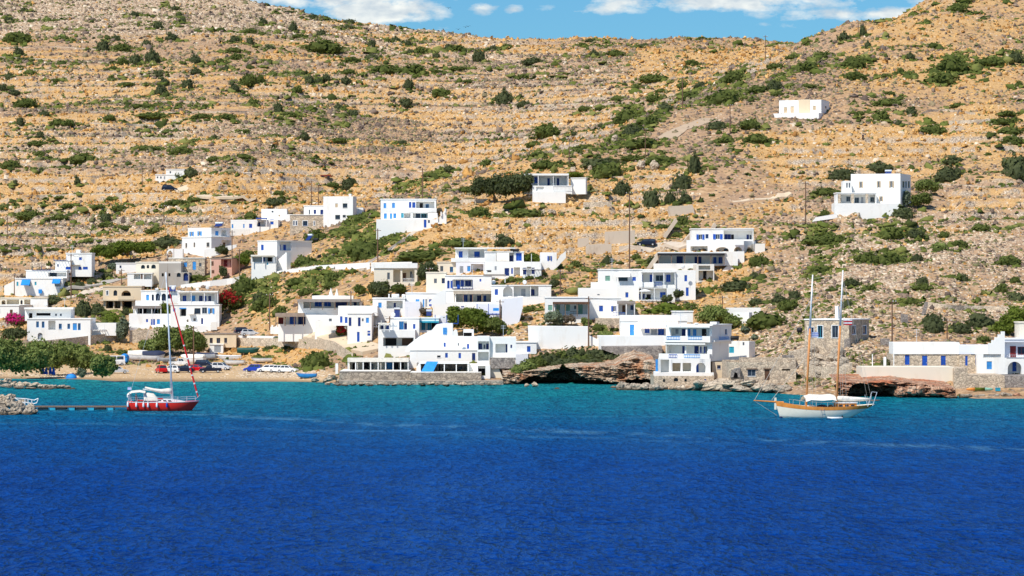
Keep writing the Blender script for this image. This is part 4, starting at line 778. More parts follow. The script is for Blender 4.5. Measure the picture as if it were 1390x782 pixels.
H = House('stepped_house', 'large stepped white house with many blue shutters and a white parasol on its terrace', D4, (450, 575))
H.vol(160, 374, 442, 492, 's g 203 412 235 446;w k 291 420 352 447;s b 383 420 406 446', d=7, dY=1); H.awning(276, 390, 368, 416, 1, 'white', name='window_hood'); H.vol(438, 376, 668, 492, 'R 1.8 441 386 664 472;s b 443 405 455 448;s b 501 405 518 452;s b 610 405 638 453;w y 540 408 590 448', d=7, dY=1.2, roof='slab'); H.canopy(440, 380, 668, 390, 1, 'white', 4, 470); H.rail(524, 455, 577, 480, 'blue', .3); H.balc(410, 455, 525, 490, .4)
H.vol(666, 376, 802, 565, 's b 728 408 746 449;s b 648 503 663 531;d b 738 490 756 546;s b 690 503 700 530', d=6, dY=.8, roof='parapet'); H.vol(25, 494, 285, 560, 'w y 150 534 166 542', d=5, dY=.4, roof='flat'); H.vol(110, 456, 165, 500, '', d=4, dY=1.4, roof='flat'); H.vol(280, 482, 425, 582, 's b 337 522 356 556', d=6, dY=-.2, roof=None); H.vol(424, 492, 665, 582, 'R 2 426 496 612 572;s b 570 522 606 557;s n 455 532 470 565;s b 422 532 434 562;h k 480 535 508 568', d=6, dY=.3, roof=None); H.pergola(440, 572, 612, 488, 2, 'white_paint', 8)
H.aerial(250, 374, 2.4); H.dish(720, 376)
H = House('black_canopy_house', 'white house with a long black canopy over a blue-doored veranda', D4, (700, 370))
f = H.vol(555, 262, 1000, 336, 'R 2.6 560 272 985 332;d n 680 282 722 330;s n 800 285 846 330;s b 925 288 945 330;s b 960 288 988 330', d=6, dY=2, roof=None); H.canopy(548, 264, 990, 277, 2.6, 'dark', 6, 332, pmat='wood'); H.canopy(550, 255, 1000, 263, 1.5, 'white', name='roof'); H.vol(525, 332, 812, 378, '', d=3, dY=-.8, roof='flat'); H.vol(806, 336, 925, 445, 'R 1.6 822 345 900 372;R 2 822 378 920 445;d k 856 380 878 446', d=5, dY=0, roof='flat', mat='grime'); H.vol(985, 252, 1082, 335, '', d=6, dY=1, roof='flat'); H.poly([(900, 445), (960, 395), (1030, 330), (1080, 330), (1080, 350), (980, 420), (915, 450)], -.3, 2, 'white', 'terrace_wall')
H = House('arcade_villa', 'white villa with open blue shutters above and rounded arches below, highest of the eastern cluster', D4, (950, 260))
H.vol(775, 104, 1186, 190, 'o b 808 138 861 173;w b 868 136 888 165;o b 918 136 981 171;R 2 988 112 1182 172;s n 998 136 1040 172;h k 1042 138 1060 170;s n 1145 138 1160 172;w y 1165 140 1176 170', d=7, dY=2); H.vol(742, 182, 1122, 260, 'RA 1.8 935 222 1022 252;w n 970 232 1000 250;RA 2 1056 220 1110 290;R 2 768 216 882 250;w y 800 234 852 248', 'RA 2 1137 222 1178 280', side=1200, yaw=24, roof='flat', dY=0); H.vol(1080, 250, 1125, 330, '', d=5, dY=-.2, roof=None); H.block(742, 176, 1122, 208, .15, .4, 'white', 'parapet')
H.vol(1198, 200, 1262, 250, '', d=3, dY=4, roof='flat', mat='grime'); H.block(1020, 96, 1180, 103, .5, 3, 'white', 'roof_slab')
H = House('awning_house', 'white house with a pink striped awning and a bright blue door above the rocks', D5, (250, 310))
f = H.vol(122, 190, 602, 320, 'd l 187 218 218 301;s b 295 243 330 279;s b 392 245 436 293;s y 340 250 384 290', d=7, dY=1, roof=None); H.block(118, 150, 606, 192, .15, 5, 'white', 'roof_parapet'); H.awning(245, 192, 537, 240, 2.2, 'awning'); H.vol(498, 126, 645, 190, '', d=5, dY=5, roof='slab'); H.block(-40, 300, 445, 378, 3, 3, 'white', 'terrace_wall')
H = House('three_storey_house', 'three-storey white house with blue balconies standing on a stone base at the water', D5, (600, 640))
f = H.vol(448, 225, 784, 350, 'R 1.8 484 243 764 312;d n 540 250 571 312;d k 686 250 718 312;s l 575 250 602 300;s l 745 250 762 300;s l 622 252 645 300;s y 495 252 515 285', 'w l 877 250 893 290', side=925, yaw=22, d=7, dY=1.0); H.canopy(470, 224, 782, 238, 1.2, 'white'); H.block(604, 243, 616, 325, .9, .25, 'white', 'column'); H.balc(448, 300, 784, 345, 1.1); H.rail(470, 300, 566, 326, 'light_blue', 1.18); H.rail(625, 300, 725, 326, 'light_blue', 1.18)
H.rail(826, 304, 896, 330, 'light_blue', .3, f=f.side); H.balc(790, 328, 924, 342, .3, f=f.side)
g = H.vol(448, 345, 784, 470, 'R 2 452 368 748 450;d n 541 375 571 450;d n 629 375 659 450;o n 698 376 735 425', '', side=905, yaw=22, dY=.8, roof=None); H.block(585, 368, 596, 450, .0, .25, 'white', 'column'); H.balc(412, 428, 780, 468, 1.1, f=g); H.rail(486, 432, 546, 458, 'blue', 1.18, f=g); H.rail(594, 432, 711, 458, 'light_blue', 1.18, f=g); H.block(450, 352, 745, 362, .8, .9, 'white', 'shade_slab', f=g)
e = H.vol(405, 464, 772, 592, 'R 1.8 410 472 472 565;R 1.8 496 496 556 558;h tan 498 498 554 556;R 1.8 570 496 632 558;h sandy 572 498 630 556;RA 1.8 668 494 737 568;d b 673 505 690 566', d=7, dY=-.2, roof=None); H.block(474, 468, 490, 570, .12, .3, 'white', 'column'); H.block(372, 566, 796, 592, .6, 1.2, 'white', 'terrace'); H.block(374, 470, 390, 560, .3, .4, 'light_blue', 'pillar'); H.block(360, 556, 402, 590, .5, 2, 'white', 'parapet')
H.vol(363, 590, 798, 660, 'a k 427 612 443 634;a k 505 603 538 630;a k 583 610 601 632;s b 726 612 740 624', d=8, dY=-.6, mat='stone', roof=None, ext=1.5); H.tank(660, 205, 690, 220, 2); H.block(742, 198, 790, 216, -2, 1.5, 'white_paint', 'roof_box', f=f)
H.aerial(560, 225, 2.4)
H = House('annexe', 'white annexe with a turquoise window and a cream lower wall beside the three-storey house', D5, (950, 490))
H.vol(898, 340, 1052, 495, 's t 907 378 943 423;w y 1005 345 1018 368', '', side=1096, yaw=26, dY=1.5, roof='flat'); H.vol(784, 490, 992, 605, 'w n 820 512 846 538', d=5, dY=0, mat='cream', roof='flat'); H.tank(925, 300, 985, 332, 2.5, 'black')
H = House('small_house', 'plain small white house among shrubs behind the three-storey house', D5, (1000, 210))
H.vol(893, 97, 1136, 160, 'w y 962 136 985 152', d=4, dY=2, roof='flat'); H.vol(938, 130, 1052, 212, '', side=1075, yaw=30, d=4, roof='flat')
H = House('stone_ruin', 'old rubble-stone house with a small grey window and an arched ruin at its end', D5, (1100, 620))
f = H.vol(905, 490, 1392, 640, 'w y 1042 542 1100 592;d w 1165 540 1202 620;h w 1290 540 1350 552', d=6, mat='stone', roof=None); H.block(1030, 535, 1112, 542, .15, .4, 'wood', 'lintel'); H.block(1155, 534, 1210, 541, .15, .4, 'wood', 'lintel'); H.poly([(915, 600), (920, 560), (945, 535), (985, 528), (985, 600), (970, 600), (965, 570), (945, 560), (935, 600)], .9, .9, 'grey_stone', 'ruined_arch'); H.block(925, 545, 980, 605, .05, .05, 'dark', 'archway_shade'); H.vol(990, 458, 1390, 495, '', d=4, dY=2, mat='pale_stone', roof=None)  # thin dark sheet behind the ruined arch is painted shade
H.vol(1300, 440, 1375, 470, '', d=3, dY=3, mat='grey_stone', roof=None)
H = House('stone_house', 'squared grey stone house with a white slab roof and white-framed blue windows', D6, (600, 390))
H.vol(470, 265, 684, 400, 'f l 488 300 514 333;f t 533 292 557 350;f y 602 292 632 350', 'f l 697 292 716 334;f l 750 292 768 333', side=781, yaw=25, mat='stone', roof='slab', rmat='white'); H.tank(440, 300, 462, 325, -.5, 'black'); H.block(598, 198, 612, 258, -2, .8, 'white', 'chimney')
wallthing('stone_terrace_wall', 'rough stone terrace wall below the squared stone house', D6, (560, 470), [(395, 420), (470, 400), (485, 404), (482, 475), (395, 470)], 'pale_stone', 2)
H = House('stone_cottage', 'long stone-fronted cottage with bright blue doors under a plain white parapet', D7, (500, 520))
H.vol(265, 420, 746, 525, 's b 356 428 389 496;d b 478 432 515 530;s b 611 432 645 501', d=7, mat='pale_stone', roof=None); H.block(272, 338, 742, 421, .15, 6, 'white', 'roof_parapet'); H.vol(740, 428, 872, 560, 's b 783 432 800 502;s b 855 430 872 501', d=6, dY=.5, mat='stone', roof=None); H.block(738, 358, 1002, 422, -.3, 6, 'lilac', 'roof_parapet'); H.pergola(112, 508, 268, 410, 2.5, 'white_paint', 5, posts=2); H.block(200, 440, 218, 505, 1.2, .4, 'white', 'pillar')
H.block(50, 512, 704, 628, 3.2, 1.2, 'sandy', 'terrace_wall'); H.block(704, 520, 800, 665, 3.0, 3, 'stone', 'stone_base')
H.aerial(450, 338, 2.2)
H = House('white_cottage', 'white cottage with a light blue shutter and a grey balustrade', D7, (950, 575))
H.vol(868, 418, 1062, 578, 's l 935 472 972 528;R .3 912 421 1036 446', d=6, dY=.8, roof='flat'); H.rail(912, 421, 1036, 446, 'grey', -.1); H.block(800, 570, 1062, 660, 1.5, 2, 'stone', 'stone_base'); H.stair(920, 360, 1030, 258, 1.2, 'white', 5, yb=365, back=-4); H.vol(1000, 420, 1062, 450, '', d=3, dY=.2, roof='flat')
H = House('arched_cottage', 'white house with a dark red door above a shaded arch at the right edge', D7, (1130, 575))
H.vol(1056, 318, 1330, 450, 'R 1.2 1062 335 1300 448;d r 1108 365 1150 447;w r 1162 370 1215 425', d=6, dY=1, mat='lilac', roof='slab'); H.vol(1056, 446, 1330, 580, 'RA 2 1084 474 1182 568;d b 1130 478 1158 545;RA 2 1215 474 1300 568', d=6, dY=.2, roof=None); H.rail(1075, 425, 1330, 448, 'grey', .1); H.vol(1165, 200, 1330, 318, '', d=5, dY=4, mat='sandy', roof='slab')
H.block(1062, 575, 1340, 665, 1.2, 2, 'grey_stone', 'stone_base')
H = House('big_white_villa', 'large white cubic villa with stone-pillared veranda alone on the eastern slope', D8, (750, 700))
f = H.vol(638, 478, 914, 650, 'o tan 682 520 706 556;o tan 782 518 804 554;o tan 851 518 878 554;o tan 795 603 818 631', 'w y 926 518 938 556;w y 942 518 951 556;w y 957 518 967 556', side=972, yaw=20, roof='parapet', dY=.5); H.vol(596, 517, 642, 590, 'w y 612 528 620 555;w y 626 528 634 555', d=5, dY=1, roof='flat'); H.vol(558, 586, 780, 650, 'R 2.4 564 592 776 646;w y 618 603 640 631;w y 665 608 689 640;d y 700 606 714 644;w y 752 605 774 634;w y 575 610 590 630', d=6, dY=-.8, roof='slab')
for x in (566, 640, 720): H.block(x, 590, x + 14, 646, .1, .4, 'stone', 'pillar')
H.vol(546, 642, 905, 705, '', d=6, dY=-2.2, roof='flat'); H.solar(815, 462, 850, 480, 2, f=f); H.poly([(420, 745), (440, 720), (560, 700), (560, 725)], 1.0, .5, 'white', 'garden_wall')
H = House('tan_villa', 'low white and tan villa alone high on the hillside', D8, (370, 150))
H.vol(237, 66, 472, 154, 's c 263 105 283 137;s c 300 100 320 137;s c 425 97 443 122;w k 385 103 402 124', 'w k 494 100 502 112', side=517, yaw=20, roof='flat'); H.block(346, 62, 410, 142, .12, 1, 'cream', 'stone_panel'); H.block(225, 140, 480, 153, .8, .9, 'white', 'terrace'); H.chim(268, 55, 280, 68, mat='tan')
# unfinished concrete terraces under the black-canopy house and on the slope
W = [('unfinished grey concrete wall with bare posts on the orange slope', D4, (220, 265), [(75, 205), (245, 200), (245, 262), (75, 266)]), ('tall unfinished concrete wall behind the bare posts', D4, (300, 205), [(200, 120), (400, 110), (400, 190), (200, 200)]), ('short concrete wall beside the dark blue hatchback', D4, (360, 255), [(296, 215), (440, 212), (440, 252), (296, 256)]), ('small concrete corner wall at the end of the bare posts', D4, (60, 235), [(20, 165), (95, 160), (95, 235), (20, 240)]), ('ribbed concrete wall below the round dark bushes', E2, (1270, 665), [(1205, 625), (1330, 620), (1360, 665), (1205, 668)])]
for l, c, at, pts in W: wallthing('concrete_wall', l, c, at, pts, 'pale_concrete', .5, 'unfinished concrete walls')
ST = [((540, 140), (670, 30)), ((620, 210), (790, 110)), ((430, 350), (560, 255)), ((850, 95), (930, 60))]
for (x0, y0), (x1, y1) in ST:
    wallthing('concrete_wall', ['sloping concrete path wall climbing beside the green shrubs above the road', 'sloping concrete path wall climbing to the arcade villa', 'sloping concrete path wall below the parked dark blue hatchback', 'sloping concrete wall above the arcade villa roof'][ST.index(((x0, y0), (x1, y1)))], D4, ((x0 + x1) / 2, max(y0, y1) - 30), [(x0, y0), (x0 + 12, y0 + 22), (x1 + 14, y1 + 20), (x1, y1)], 'pale_concrete', .6, 'unfinished concrete walls')
# retaining walls along the lanes
pathwall('retaining_wall', 'rubble retaining wall with a white coping beneath the long white house', C2, [(222, 215, 258), (500, 186, 246), (780, 152, 214)], 'pale_stone', 1.5)
pathwall('retaining_wall', 'rubble retaining wall below the arcaded house behind the tamarisk', C2, [(858, 140, 226), (1130, 128, 215)], 'pale_stone', 1.5)
pathwall('lane_parapet', 'white parapet running along the lane below the long white house', C2, [(590, 178, 192), (770, 146, 158), (860, 122, 138), (1130, 108, 126)], 'white', .4)
pathwall('retaining_wall', 'long rubble retaining wall under the lane with the red parked car', C6, [(-20, 462, 520), (300, 466, 528), (640, 474, 548), (700, 490, 585), (830, 575, 625)], 'pale_stone', 1.5)
pathwall('lane_parapet', 'white parapet of the lane where the red car is parked', C6, [(-20, 444, 462), (600, 456, 474), (640, 462, 480), (700, 478, 496), (840, 570, 586)], 'white', .4)
pathwall('lane_parapet', 'low white wall climbing along the upper lane towards the stone portico house', C5, [(440, 742, 760), (560, 712, 736), (860, 672, 706), (1240, 650, 706)], 'white', .4)
pathwall('lane_parapet', 'white wall of the upper lane next to the portico house', C5, [(1250, 650, 712), (1560, 645, 706)], 'white', .4)
pathwall('lane_parapet', 'low white wall below the pink house', C3, [(700, 596, 622), (880, 572, 614), (1120, 540, 592), (1190, 505, 545)], 'white', .4)
pathwall('lane_parapet', 'white wall of the path stepping down beside the hillside villa', C7, [(100, 765, 785), (300, 630, 655), (430, 545, 570)], 'white', .3)
wallthing('terrace_wall', 'long white terrace wall on the rocks above the cave', D3, (650, 270), [(410, 175), (620, 178), (850, 180), (850, 240), (1085, 252), (1085, 322), (850, 318), (560, 300), (420, 268)], 'white', 1.2)
wallthing('terrace_wall', 'rough stone footing wall beside the three-storey house above the red rocks', D3, (1200, 400), [(950, 325), (1385, 320), (1385, 405), (1280, 360), (950, 345)], 'grey_stone', 2)
wallthing('dry_stone_wall', 'collapsed dry-stone wall on the slope behind the stone cottage', D7, (480, 150), [(440, 165), (500, 55), (520, 50), (518, 80), (470, 165)], 'grey_stone', .8)
pathwall('dry_stone_wall', 'long pale dry-stone terrace wall above the shrubs behind the stone cottage', D7, [(520, 52, 90), (700, 75, 110), (1090, 85, 118)], 'pale_stone', .8)
wallthing('dry_stone_wall', 'square stub of a ruined stone wall behind the power pole', D7, (355, 205), [(330, 135), (378, 140), (378, 208), (330, 208)], 'grey_stone', 1)
wallthing('dry_stone_wall', 'small square stone shelter above the stone cottage roof', D7, (218, 365), [(188, 312), (250, 312), (250, 368), (188, 368)], 'grey_stone', 2)
pathwall('dry_stone_wall', 'pale dry-stone field wall below the verandah house', E2, [(750, 604, 636), (900, 600, 632)], 'pale_stone', .8)
pathwall('dry_stone_wall', 'pale dry-stone wall below the dark olive trees', E2, [(100, 590, 612), (240, 586, 606)], 'pale_stone', .8)
pathwall('dry_stone_wall', 'pale dry-stone wall curving above the tan villa field', Crop(1040, 0, 3.909), [(820, 600, 612), (860, 582, 594), (960, 578, 590), (1110, 598, 612)], 'pale_stone', .8)
pathwall('dry_stone_wall', 'dry-stone field wall beside the round green bush near the eastern villa', Crop(1040, 0, 3.909), [(970, 640, 662), (1190, 632, 656)], 'pale_stone', .8)

# long dry-stone terrace walls across the slopes
pathwall('terrace_wall', 'rough grey stone terrace wall right under the squared stone house', D6, [(470, 396, 440), (560, 384, 425), (690, 352, 405)], 'grey_stone', 1.5)
pathwall('terrace_wall', 'broken stone terrace wall above the red undercut rocks behind the ketch', D6, [(470, 470, 535), (540, 490, 545), (640, 492, 548), (700, 470, 520)], 'pale_stone', 1.5)
TW = [(HILL, l, q) for HILL, l, q in ((Crop(0, 0, 3.909), 'long dry-stone terrace wall under the western summit rubble', '0,252,258;300,246,252;560,262,270'), (Crop(0, 0, 3.909), 'pale dry-stone terrace wall crossing below the western summit bushes', '0,300,307;380,318,325;760,340,347'), (Crop(0, 0, 3.909), 'dry-stone terrace wall above the pair of dark carob bushes', '60,362,369;420,378,385;800,372,379'), (Crop(0, 0, 3.909), 'dry-stone terrace wall between the carob bushes and the flat green mats', '560,520,527;900,536,543;1368,548,555'), (Crop(0, 0, 3.909), 'dry-stone terrace wall just below the flat green mats', '480,590,597;900,594,601;1368,588,595'),
      (Crop(0, 0, 3.909), 'lower dry-stone terrace wall on the banded western slope', '430,648,655;900,664,671;1368,660,667'), (Crop(0, 0, 3.909), 'lowest dry-stone terrace wall above the white boulders', '600,728,735;1368,736,743'), (E1, 'dry-stone wall above the far white farmhouse', '540,300,308;900,290,298;1360,296,304'), (E1, 'dry-stone wall along the yellow field', '0,362,370;420,352,360;760,330,340'), (E1, 'dry-stone wall at the foot of the yellow field', '120,452,460;500,440,448;860,436,444'),
      (Crop(350, 0, 3.909), 'thin dry-stone wall along the straw-coloured track', '0,340,346;400,300,306;640,285,291'), (Crop(350, 0, 3.909), 'dry-stone terrace wall across the middle slope', '560,420,426;900,408,414;1368,384,390'), (Crop(350, 0, 3.909), 'dry-stone wall below the lone round carob of the middle slope', '300,580,587;800,588,595;1200,572,579'), (Crop(700, 0, 3.909), 'dry-stone wall along the saddle field', '60,478,486;560,470,477;900,410,417;1200,402,409'), (Crop(700, 0, 3.909), 'pale dry-stone terrace wall under the saddle field', '0,560,568;340,548,556'),
      (E2, 'dry-stone wall above the verandah house vine', '340,350,358;560,330,338;760,322,330'), (E2, 'dry-stone terrace wall below the big white boulders', '820,470,480;1100,462,472;1300,452,462'), (D8, 'dry-stone wall along the straw field of the eastern villa', '0,395,404;300,402,410;560,396,404'), (E4, 'long dry-stone wall above the eastern round bushes', '480,205,211;720,218,224;872,212,218'))]
for c, l, q in TW: pathwall('dry_stone_wall', l, c, [tuple(map(float, e.split(','))) for e in q.split(';')], 'pale_stone', .8, 'terrace walls of the slopes')
# ------------------------------------------------------------------ labels that tell look-alikes apart by what they stand next to
LAND = [(230, 237, 'the far white farmhouse'), (327, 346, 'the stone hut'), (88, 375, 'the house with blue awnings'), (60, 440, 'the long white house'), (195, 375, 'the arched cream block'), (280, 335, 'the tall corner house'),
 (350, 298, 'the blue arched porch'), (450, 285, 'the stone annexe'), (383, 350, 'the rooftop solar panel'), (315, 360, 'the pink house'), (170, 405, 'the beige garage house'), (265, 420, 'the balcony house'), (298, 467, 'the cream cottage'),
 (435, 412, 'the two pointed chimneys'), (485, 435, 'the blue gate'), (534, 373, 'the stone portico'), (562, 288, 'the lone hillside villa'), (755, 252, 'the verandah house'), (650, 350, 'the white railing house'), (745, 350, 'the vine pergola'),
 (640, 395, 'the reed terrace'), (700, 400, 'the big round arch'), (780, 420, 'the brown porch'), (850, 390, 'the stepped white house'), (900, 350, 'the black canopy'), (980, 325, 'the arcade villa'), (870, 440, 'the pink striped awning'),
 (945, 475, 'the three-storey house'), (1008, 432, 'the small plain house'), (1125, 445, 'the squared stone house'), (1255, 490, 'the stone cottage'), (1190, 265, 'the big cubic villa'), (1090, 146, 'the tan villa'), (555, 480, 'the taverna'),
 (640, 480, 'the blue shade sail'), (790, 500, 'the sea cave'), (1370, 480, 'the house at the right edge'), (850, 310, 'the unfinished concrete walls'), (335, 500, 'the parked cars'), (160, 490, 'the white van'), (60, 520, 'the beach grove'),
 (450, 30, 'the western skyline'), (700, 55, 'the middle skyline'), (950, 55, 'the saddle skyline'), (1180, 40, 'the eastern skyline'), (60, 60, 'the rocky western summit'), (200, 110, 'the upper western terraces'), (400, 130, 'the middle terraces'),
 (60, 180, 'the western terraces'), (560, 180, 'the grey scrub slope'), (950, 120, 'the eastern ridge'), (1300, 100, 'the eastern hilltop'), (1320, 200, 'the eastern terraces'), (1300, 360, 'the rubble slope'), (1230, 380, 'the dry rock slope'), (100, 270, 'the yellow field')]
WORDS = ['', ' nearest', ' second nearest', ' third nearest', ' fourth nearest', ' fifth nearest', ' sixth nearest', ' seventh nearest', ' eighth nearest', ' ninth nearest', ' tenth nearest', ' eleventh nearest', ' twelfth nearest']
PENDING = []                                        # (object, u, v, description, category, group)
def later(o, u, v, desc, cat, group=None): PENDING.append((o, u, v, desc, cat, group))
def settle_labels():
    by = {}
    for it in PENDING:
        o, u, v, desc, cat, group = it
        l = min(LAND, key=lambda q: (q[0] - u) ** 2 + (1.6 * (q[1] - v)) ** 2); du, dv = u - l[0], v - l[1]
        sky = 'skyline' in l[2] or 'slope' in l[2] or 'summit' in l[2]
        d = ('uphill of' if dv < 0 else 'downhill of') if abs(dv) * 1.6 > abs(du) else ('west of' if du < 0 else 'east of')
        if math.hypot(du, dv) < 14: d = 'beside'
        by.setdefault((desc, d, l[2]), []).append((math.hypot(du, 1.6 * dv), it))
    for (desc, d, l), q in by.items():
        q.sort(key=lambda e: e[0])
        for i, (dist, (o, u, v, _, cat, group)) in enumerate(q):
            tag(o, f'{desc} {d} {l}' + (',' + WORDS[min(i + 1, len(WORDS) - 1)] + ' to it' if len(q) > 1 else ''), cat, group)
# ------------------------------------------------------------------ leaf clouds
def leafcloud(blobs, n, leaf, rs, core=.78, flat=.0):
    """quads scattered through and over ellipsoid clumps; returns vertices and faces"""
    rr = np.random.default_rng(rs); V = []; Q = []
    vol = np.array([b[3] * b[4] for b in blobs]); cnt = np.maximum((n * vol / vol.sum()).astype(int), 12)
    for (cx, cy, cz, rx, ry, rz), m in zip([b[:3] + (b[3], b[4], b[5]) for b in blobs], cnt):
        d = rr.normal(size=(m, 3)); d /= np.linalg.norm(d, axis=1)[:, None]
        lump = 1 + .22 * np.sin(d[:, 0] * 5 + rs) * np.cos(d[:, 1] * 4 + rs * 2) + .12 * np.sin(d[:, 2] * 9 + rs)
        r = (rr.uniform(.6, 1.08, m) * (1 + .25 * (rr.random(m) > .88)) * lump)[:, None]
        c = d * r * np.array([rx, ry, rz]) + np.array([cx, cy, cz]); keep = c[:, 2] > flat; c = c[keep]; d = d[keep]; m = len(c)
        nrm = d + rr.normal(size=(m, 3)) * .55; nrm /= np.linalg.norm(nrm, axis=1)[:, None]
        t = np.cross(nrm, rr.normal(size=(m, 3))); t /= np.linalg.norm(t, axis=1)[:, None]; b = np.cross(nrm, t)
        s = (leaf * rr.uniform(.6, 1.3, m))[:, None]
        o = len(V) and sum(len(x) for x in V)
        quad = np.stack([c - t * s - b * s * .7, c + t * s - b * s * .6, c + t * s * .7 + b * s * .7, c - t * s * .8 + b * s], 1).reshape(-1, 3)
        V.append(quad); Q.append(np.arange(m * 4).reshape(-1, 4) + (o or 0))
        if core:
            nu, nv = 9, 6; th = np.linspace(-np.pi / 2, np.pi / 2, nv + 1)[:, None]; ph = np.linspace(0, 2 * np.pi, nu, endpoint=False)[None]
            p = np.stack([np.cos(th) * np.cos(ph), np.cos(th) * np.sin(ph), np.sin(th) + 0 * ph], -1).reshape(-1, 3)
            p = p * (core * (1 + .18 * rr.normal(size=(len(p), 1)))) * np.array([rx, ry, rz]) + np.array([cx, cy, cz]); p[:, 2] = np.maximum(p[:, 2], flat - .02)
            o = sum(len(x) for x in V); V.append(p); Q.append(np.array([(j * nu + k, j * nu + (k + 1) % nu, (j + 1) * nu + (k + 1) % nu, (j + 1) * nu + k) for j in range(nv) for k in range(nu)]) + o)
    return np.concatenate(V), np.concatenate(Q)
BUSH = {}
def bush_mesh(tone, i):
    if (tone, i) not in BUSH:
        r = random.Random(i * 7 + hash_tone(tone)); blobs = [(0, 0, .30, .72, .72, .62)]
        for k in range(4 + i % 3): a = r.uniform(0, 6.28); q = r.uniform(.25, .62); blobs.append((q * math.cos(a), q * math.sin(a), r.uniform(.12, .45), r.uniform(.25, .45), r.uniform(.25, .45), r.uniform(.3, .55)))
        v, f = leafcloud(blobs, 620, .085, i + 3); v[:, 2] *= 1.05
        BUSH[(tone, i)] = rawmesh('bush', v, f, {'d': 'leaf_dark', 'g': 'leaf_green', 'y': 'leaf_olive', 's': 'leaf_grey', 'b': 'leaf_bright'}[tone])
    return BUSH[(tone, i)]
def hash_tone(t): return 'dgysb'.index(t) * 101
TONE = {'d': 'dark', 'g': 'green', 'y': 'yellowish', 's': 'grey-green', 'b': 'bright green'}
NB = [0]
def bush(u, v, w, h, tone='g', Y=None):
    """u, v: middle of the bush in the photograph, w, h its size there"""
    g = ray3(u, v + h * .5, Y) if Y else ground(u, v + h * .5); k = F / g.y; NB[0] += 1; i = NB[0]
    o = bpy.data.objects.new('bush', bush_mesh(tone, i % 6)); COL.objects.link(o)
    wm, hm = w / k, h / k
    o.location = g + Vector((0, wm * .18, -hm * .12)); o.scale = (wm * .59, wm * rnd.uniform(.40, .55), hm * (.98 if tone != 'd' else 1.08)); o.rotation_euler = (0, 0, rnd.uniform(-.4, .4) + (math.pi if i % 2 else 0))
    shape = 'sprawling' if w > 2.6 * h else 'round' if w < 1.5 * h else 'low'
    size = 'tiny' if wm < 2 else 'small' if wm < 3.5 else 'big' if wm > 7 else 'mid-sized'
    later(o, u, v, f'{size} {shape} {TONE[tone]} bush', 'bush', 'bushes on the dry hillside')
def bushes(c, text):
    for q in text.split(';'):
        e = q.split(',')
        if len(e) == 5:
            x, y, w, h = map(float, e[:4]); u, v = c(x, y)
            if -25 < u < 1415: bush(u, v, w / c.k, h / c.k, e[4].strip())
def tree(name, desc, c, x, y, w, h, mat='leaf_olive', trunk=.35, nb=7, n=1800, leaf=.26, spread=1., cat='tree', blossom=None, label=None, trunks=1, mb=None):
    """x, y: foot of the trunk in the picture; w, h: size there"""
    u, v = c(x, y); g = ground(u, v); k = F / g.y; wm, hm = w / c.k / k, h / c.k / k; r = random.Random(int(u * 13 + v * 7))
    root = thing(name, None, None, g - Vector((0, 0, .1))); rx = wm / 2; ct = hm * trunk; ch = hm - ct
    blobs = []; n = int(n * 1.5); leaf *= .82
    for i in range(nb):
        a = 6.28 * i / nb + r.uniform(-.4, .4); q = r.uniform(.35, .68) * spread if i else 0.; s = r.uniform(.34, .50)
        blobs.append((q * rx * math.cos(a), q * rx * .8 * math.sin(a), ct + ch * (r.uniform(.28, .72) if i else .6), rx * s, rx * s * .9, ch * r.uniform(.26, .40)))
    vv, ff = leafcloud(blobs, n, leaf, int(u), core=.62, flat=.0)
    cr = bpy.data.objects.new('crown', rawmesh('crown', vv, ff, mat)); COL.objects.link(cr); cr.parent = root
    m = MB(); tr = max(.09, min(.3, hm * .035)); top = Vector((0, 0, ct + ch * .35))
    for j in range(trunks):
        dx = (j - (trunks - 1) / 2) * rx * .35; m.tube([(dx, 0, -.6), (dx * 1.15 + r.uniform(-.1, .1), 0, ct * .5), (dx * .8 + r.uniform(-.2, .2), 0, ct), tuple(top)], [tr * 1.3, tr, tr * .8, tr * .4], 7)
    for b in blobs[1:]: p = Vector(b[:3]); m.tube([(0, 0, ct * .75), tuple(p * .5 + Vector((0, 0, ct * .45))), tuple(p)], [tr * .55, tr * .4, tr * .15], 5)
    m.build('trunk', 'bark', root)
    if blossom:
        up = [(b[0], b[1] - rx * .12, b[2] + b[5] * .35, b[3] * .85, b[4] * .85, b[5] * .8) for b in blobs if r.random() < blossom[1]] or blobs[:1]
        vv, ff = leafcloud(up, int(n * blossom[2]), leaf * .9, int(u) + 5, core=0); bo = bpy.data.objects.new('blossom', rawmesh('blossom', vv, ff, blossom[0])); COL.objects.link(bo); bo.parent = root
    if label: tag(root, label, cat)
    else: later(root, u, v - h / c.k / 2, desc, cat)
    return root
HILL_A, HILL_B, HILL_C, HILL_D = Crop(0, 0, 3.909), Crop(350, 0, 3.909), Crop(700, 0, 3.909), Crop(1040, 0, 3.909)
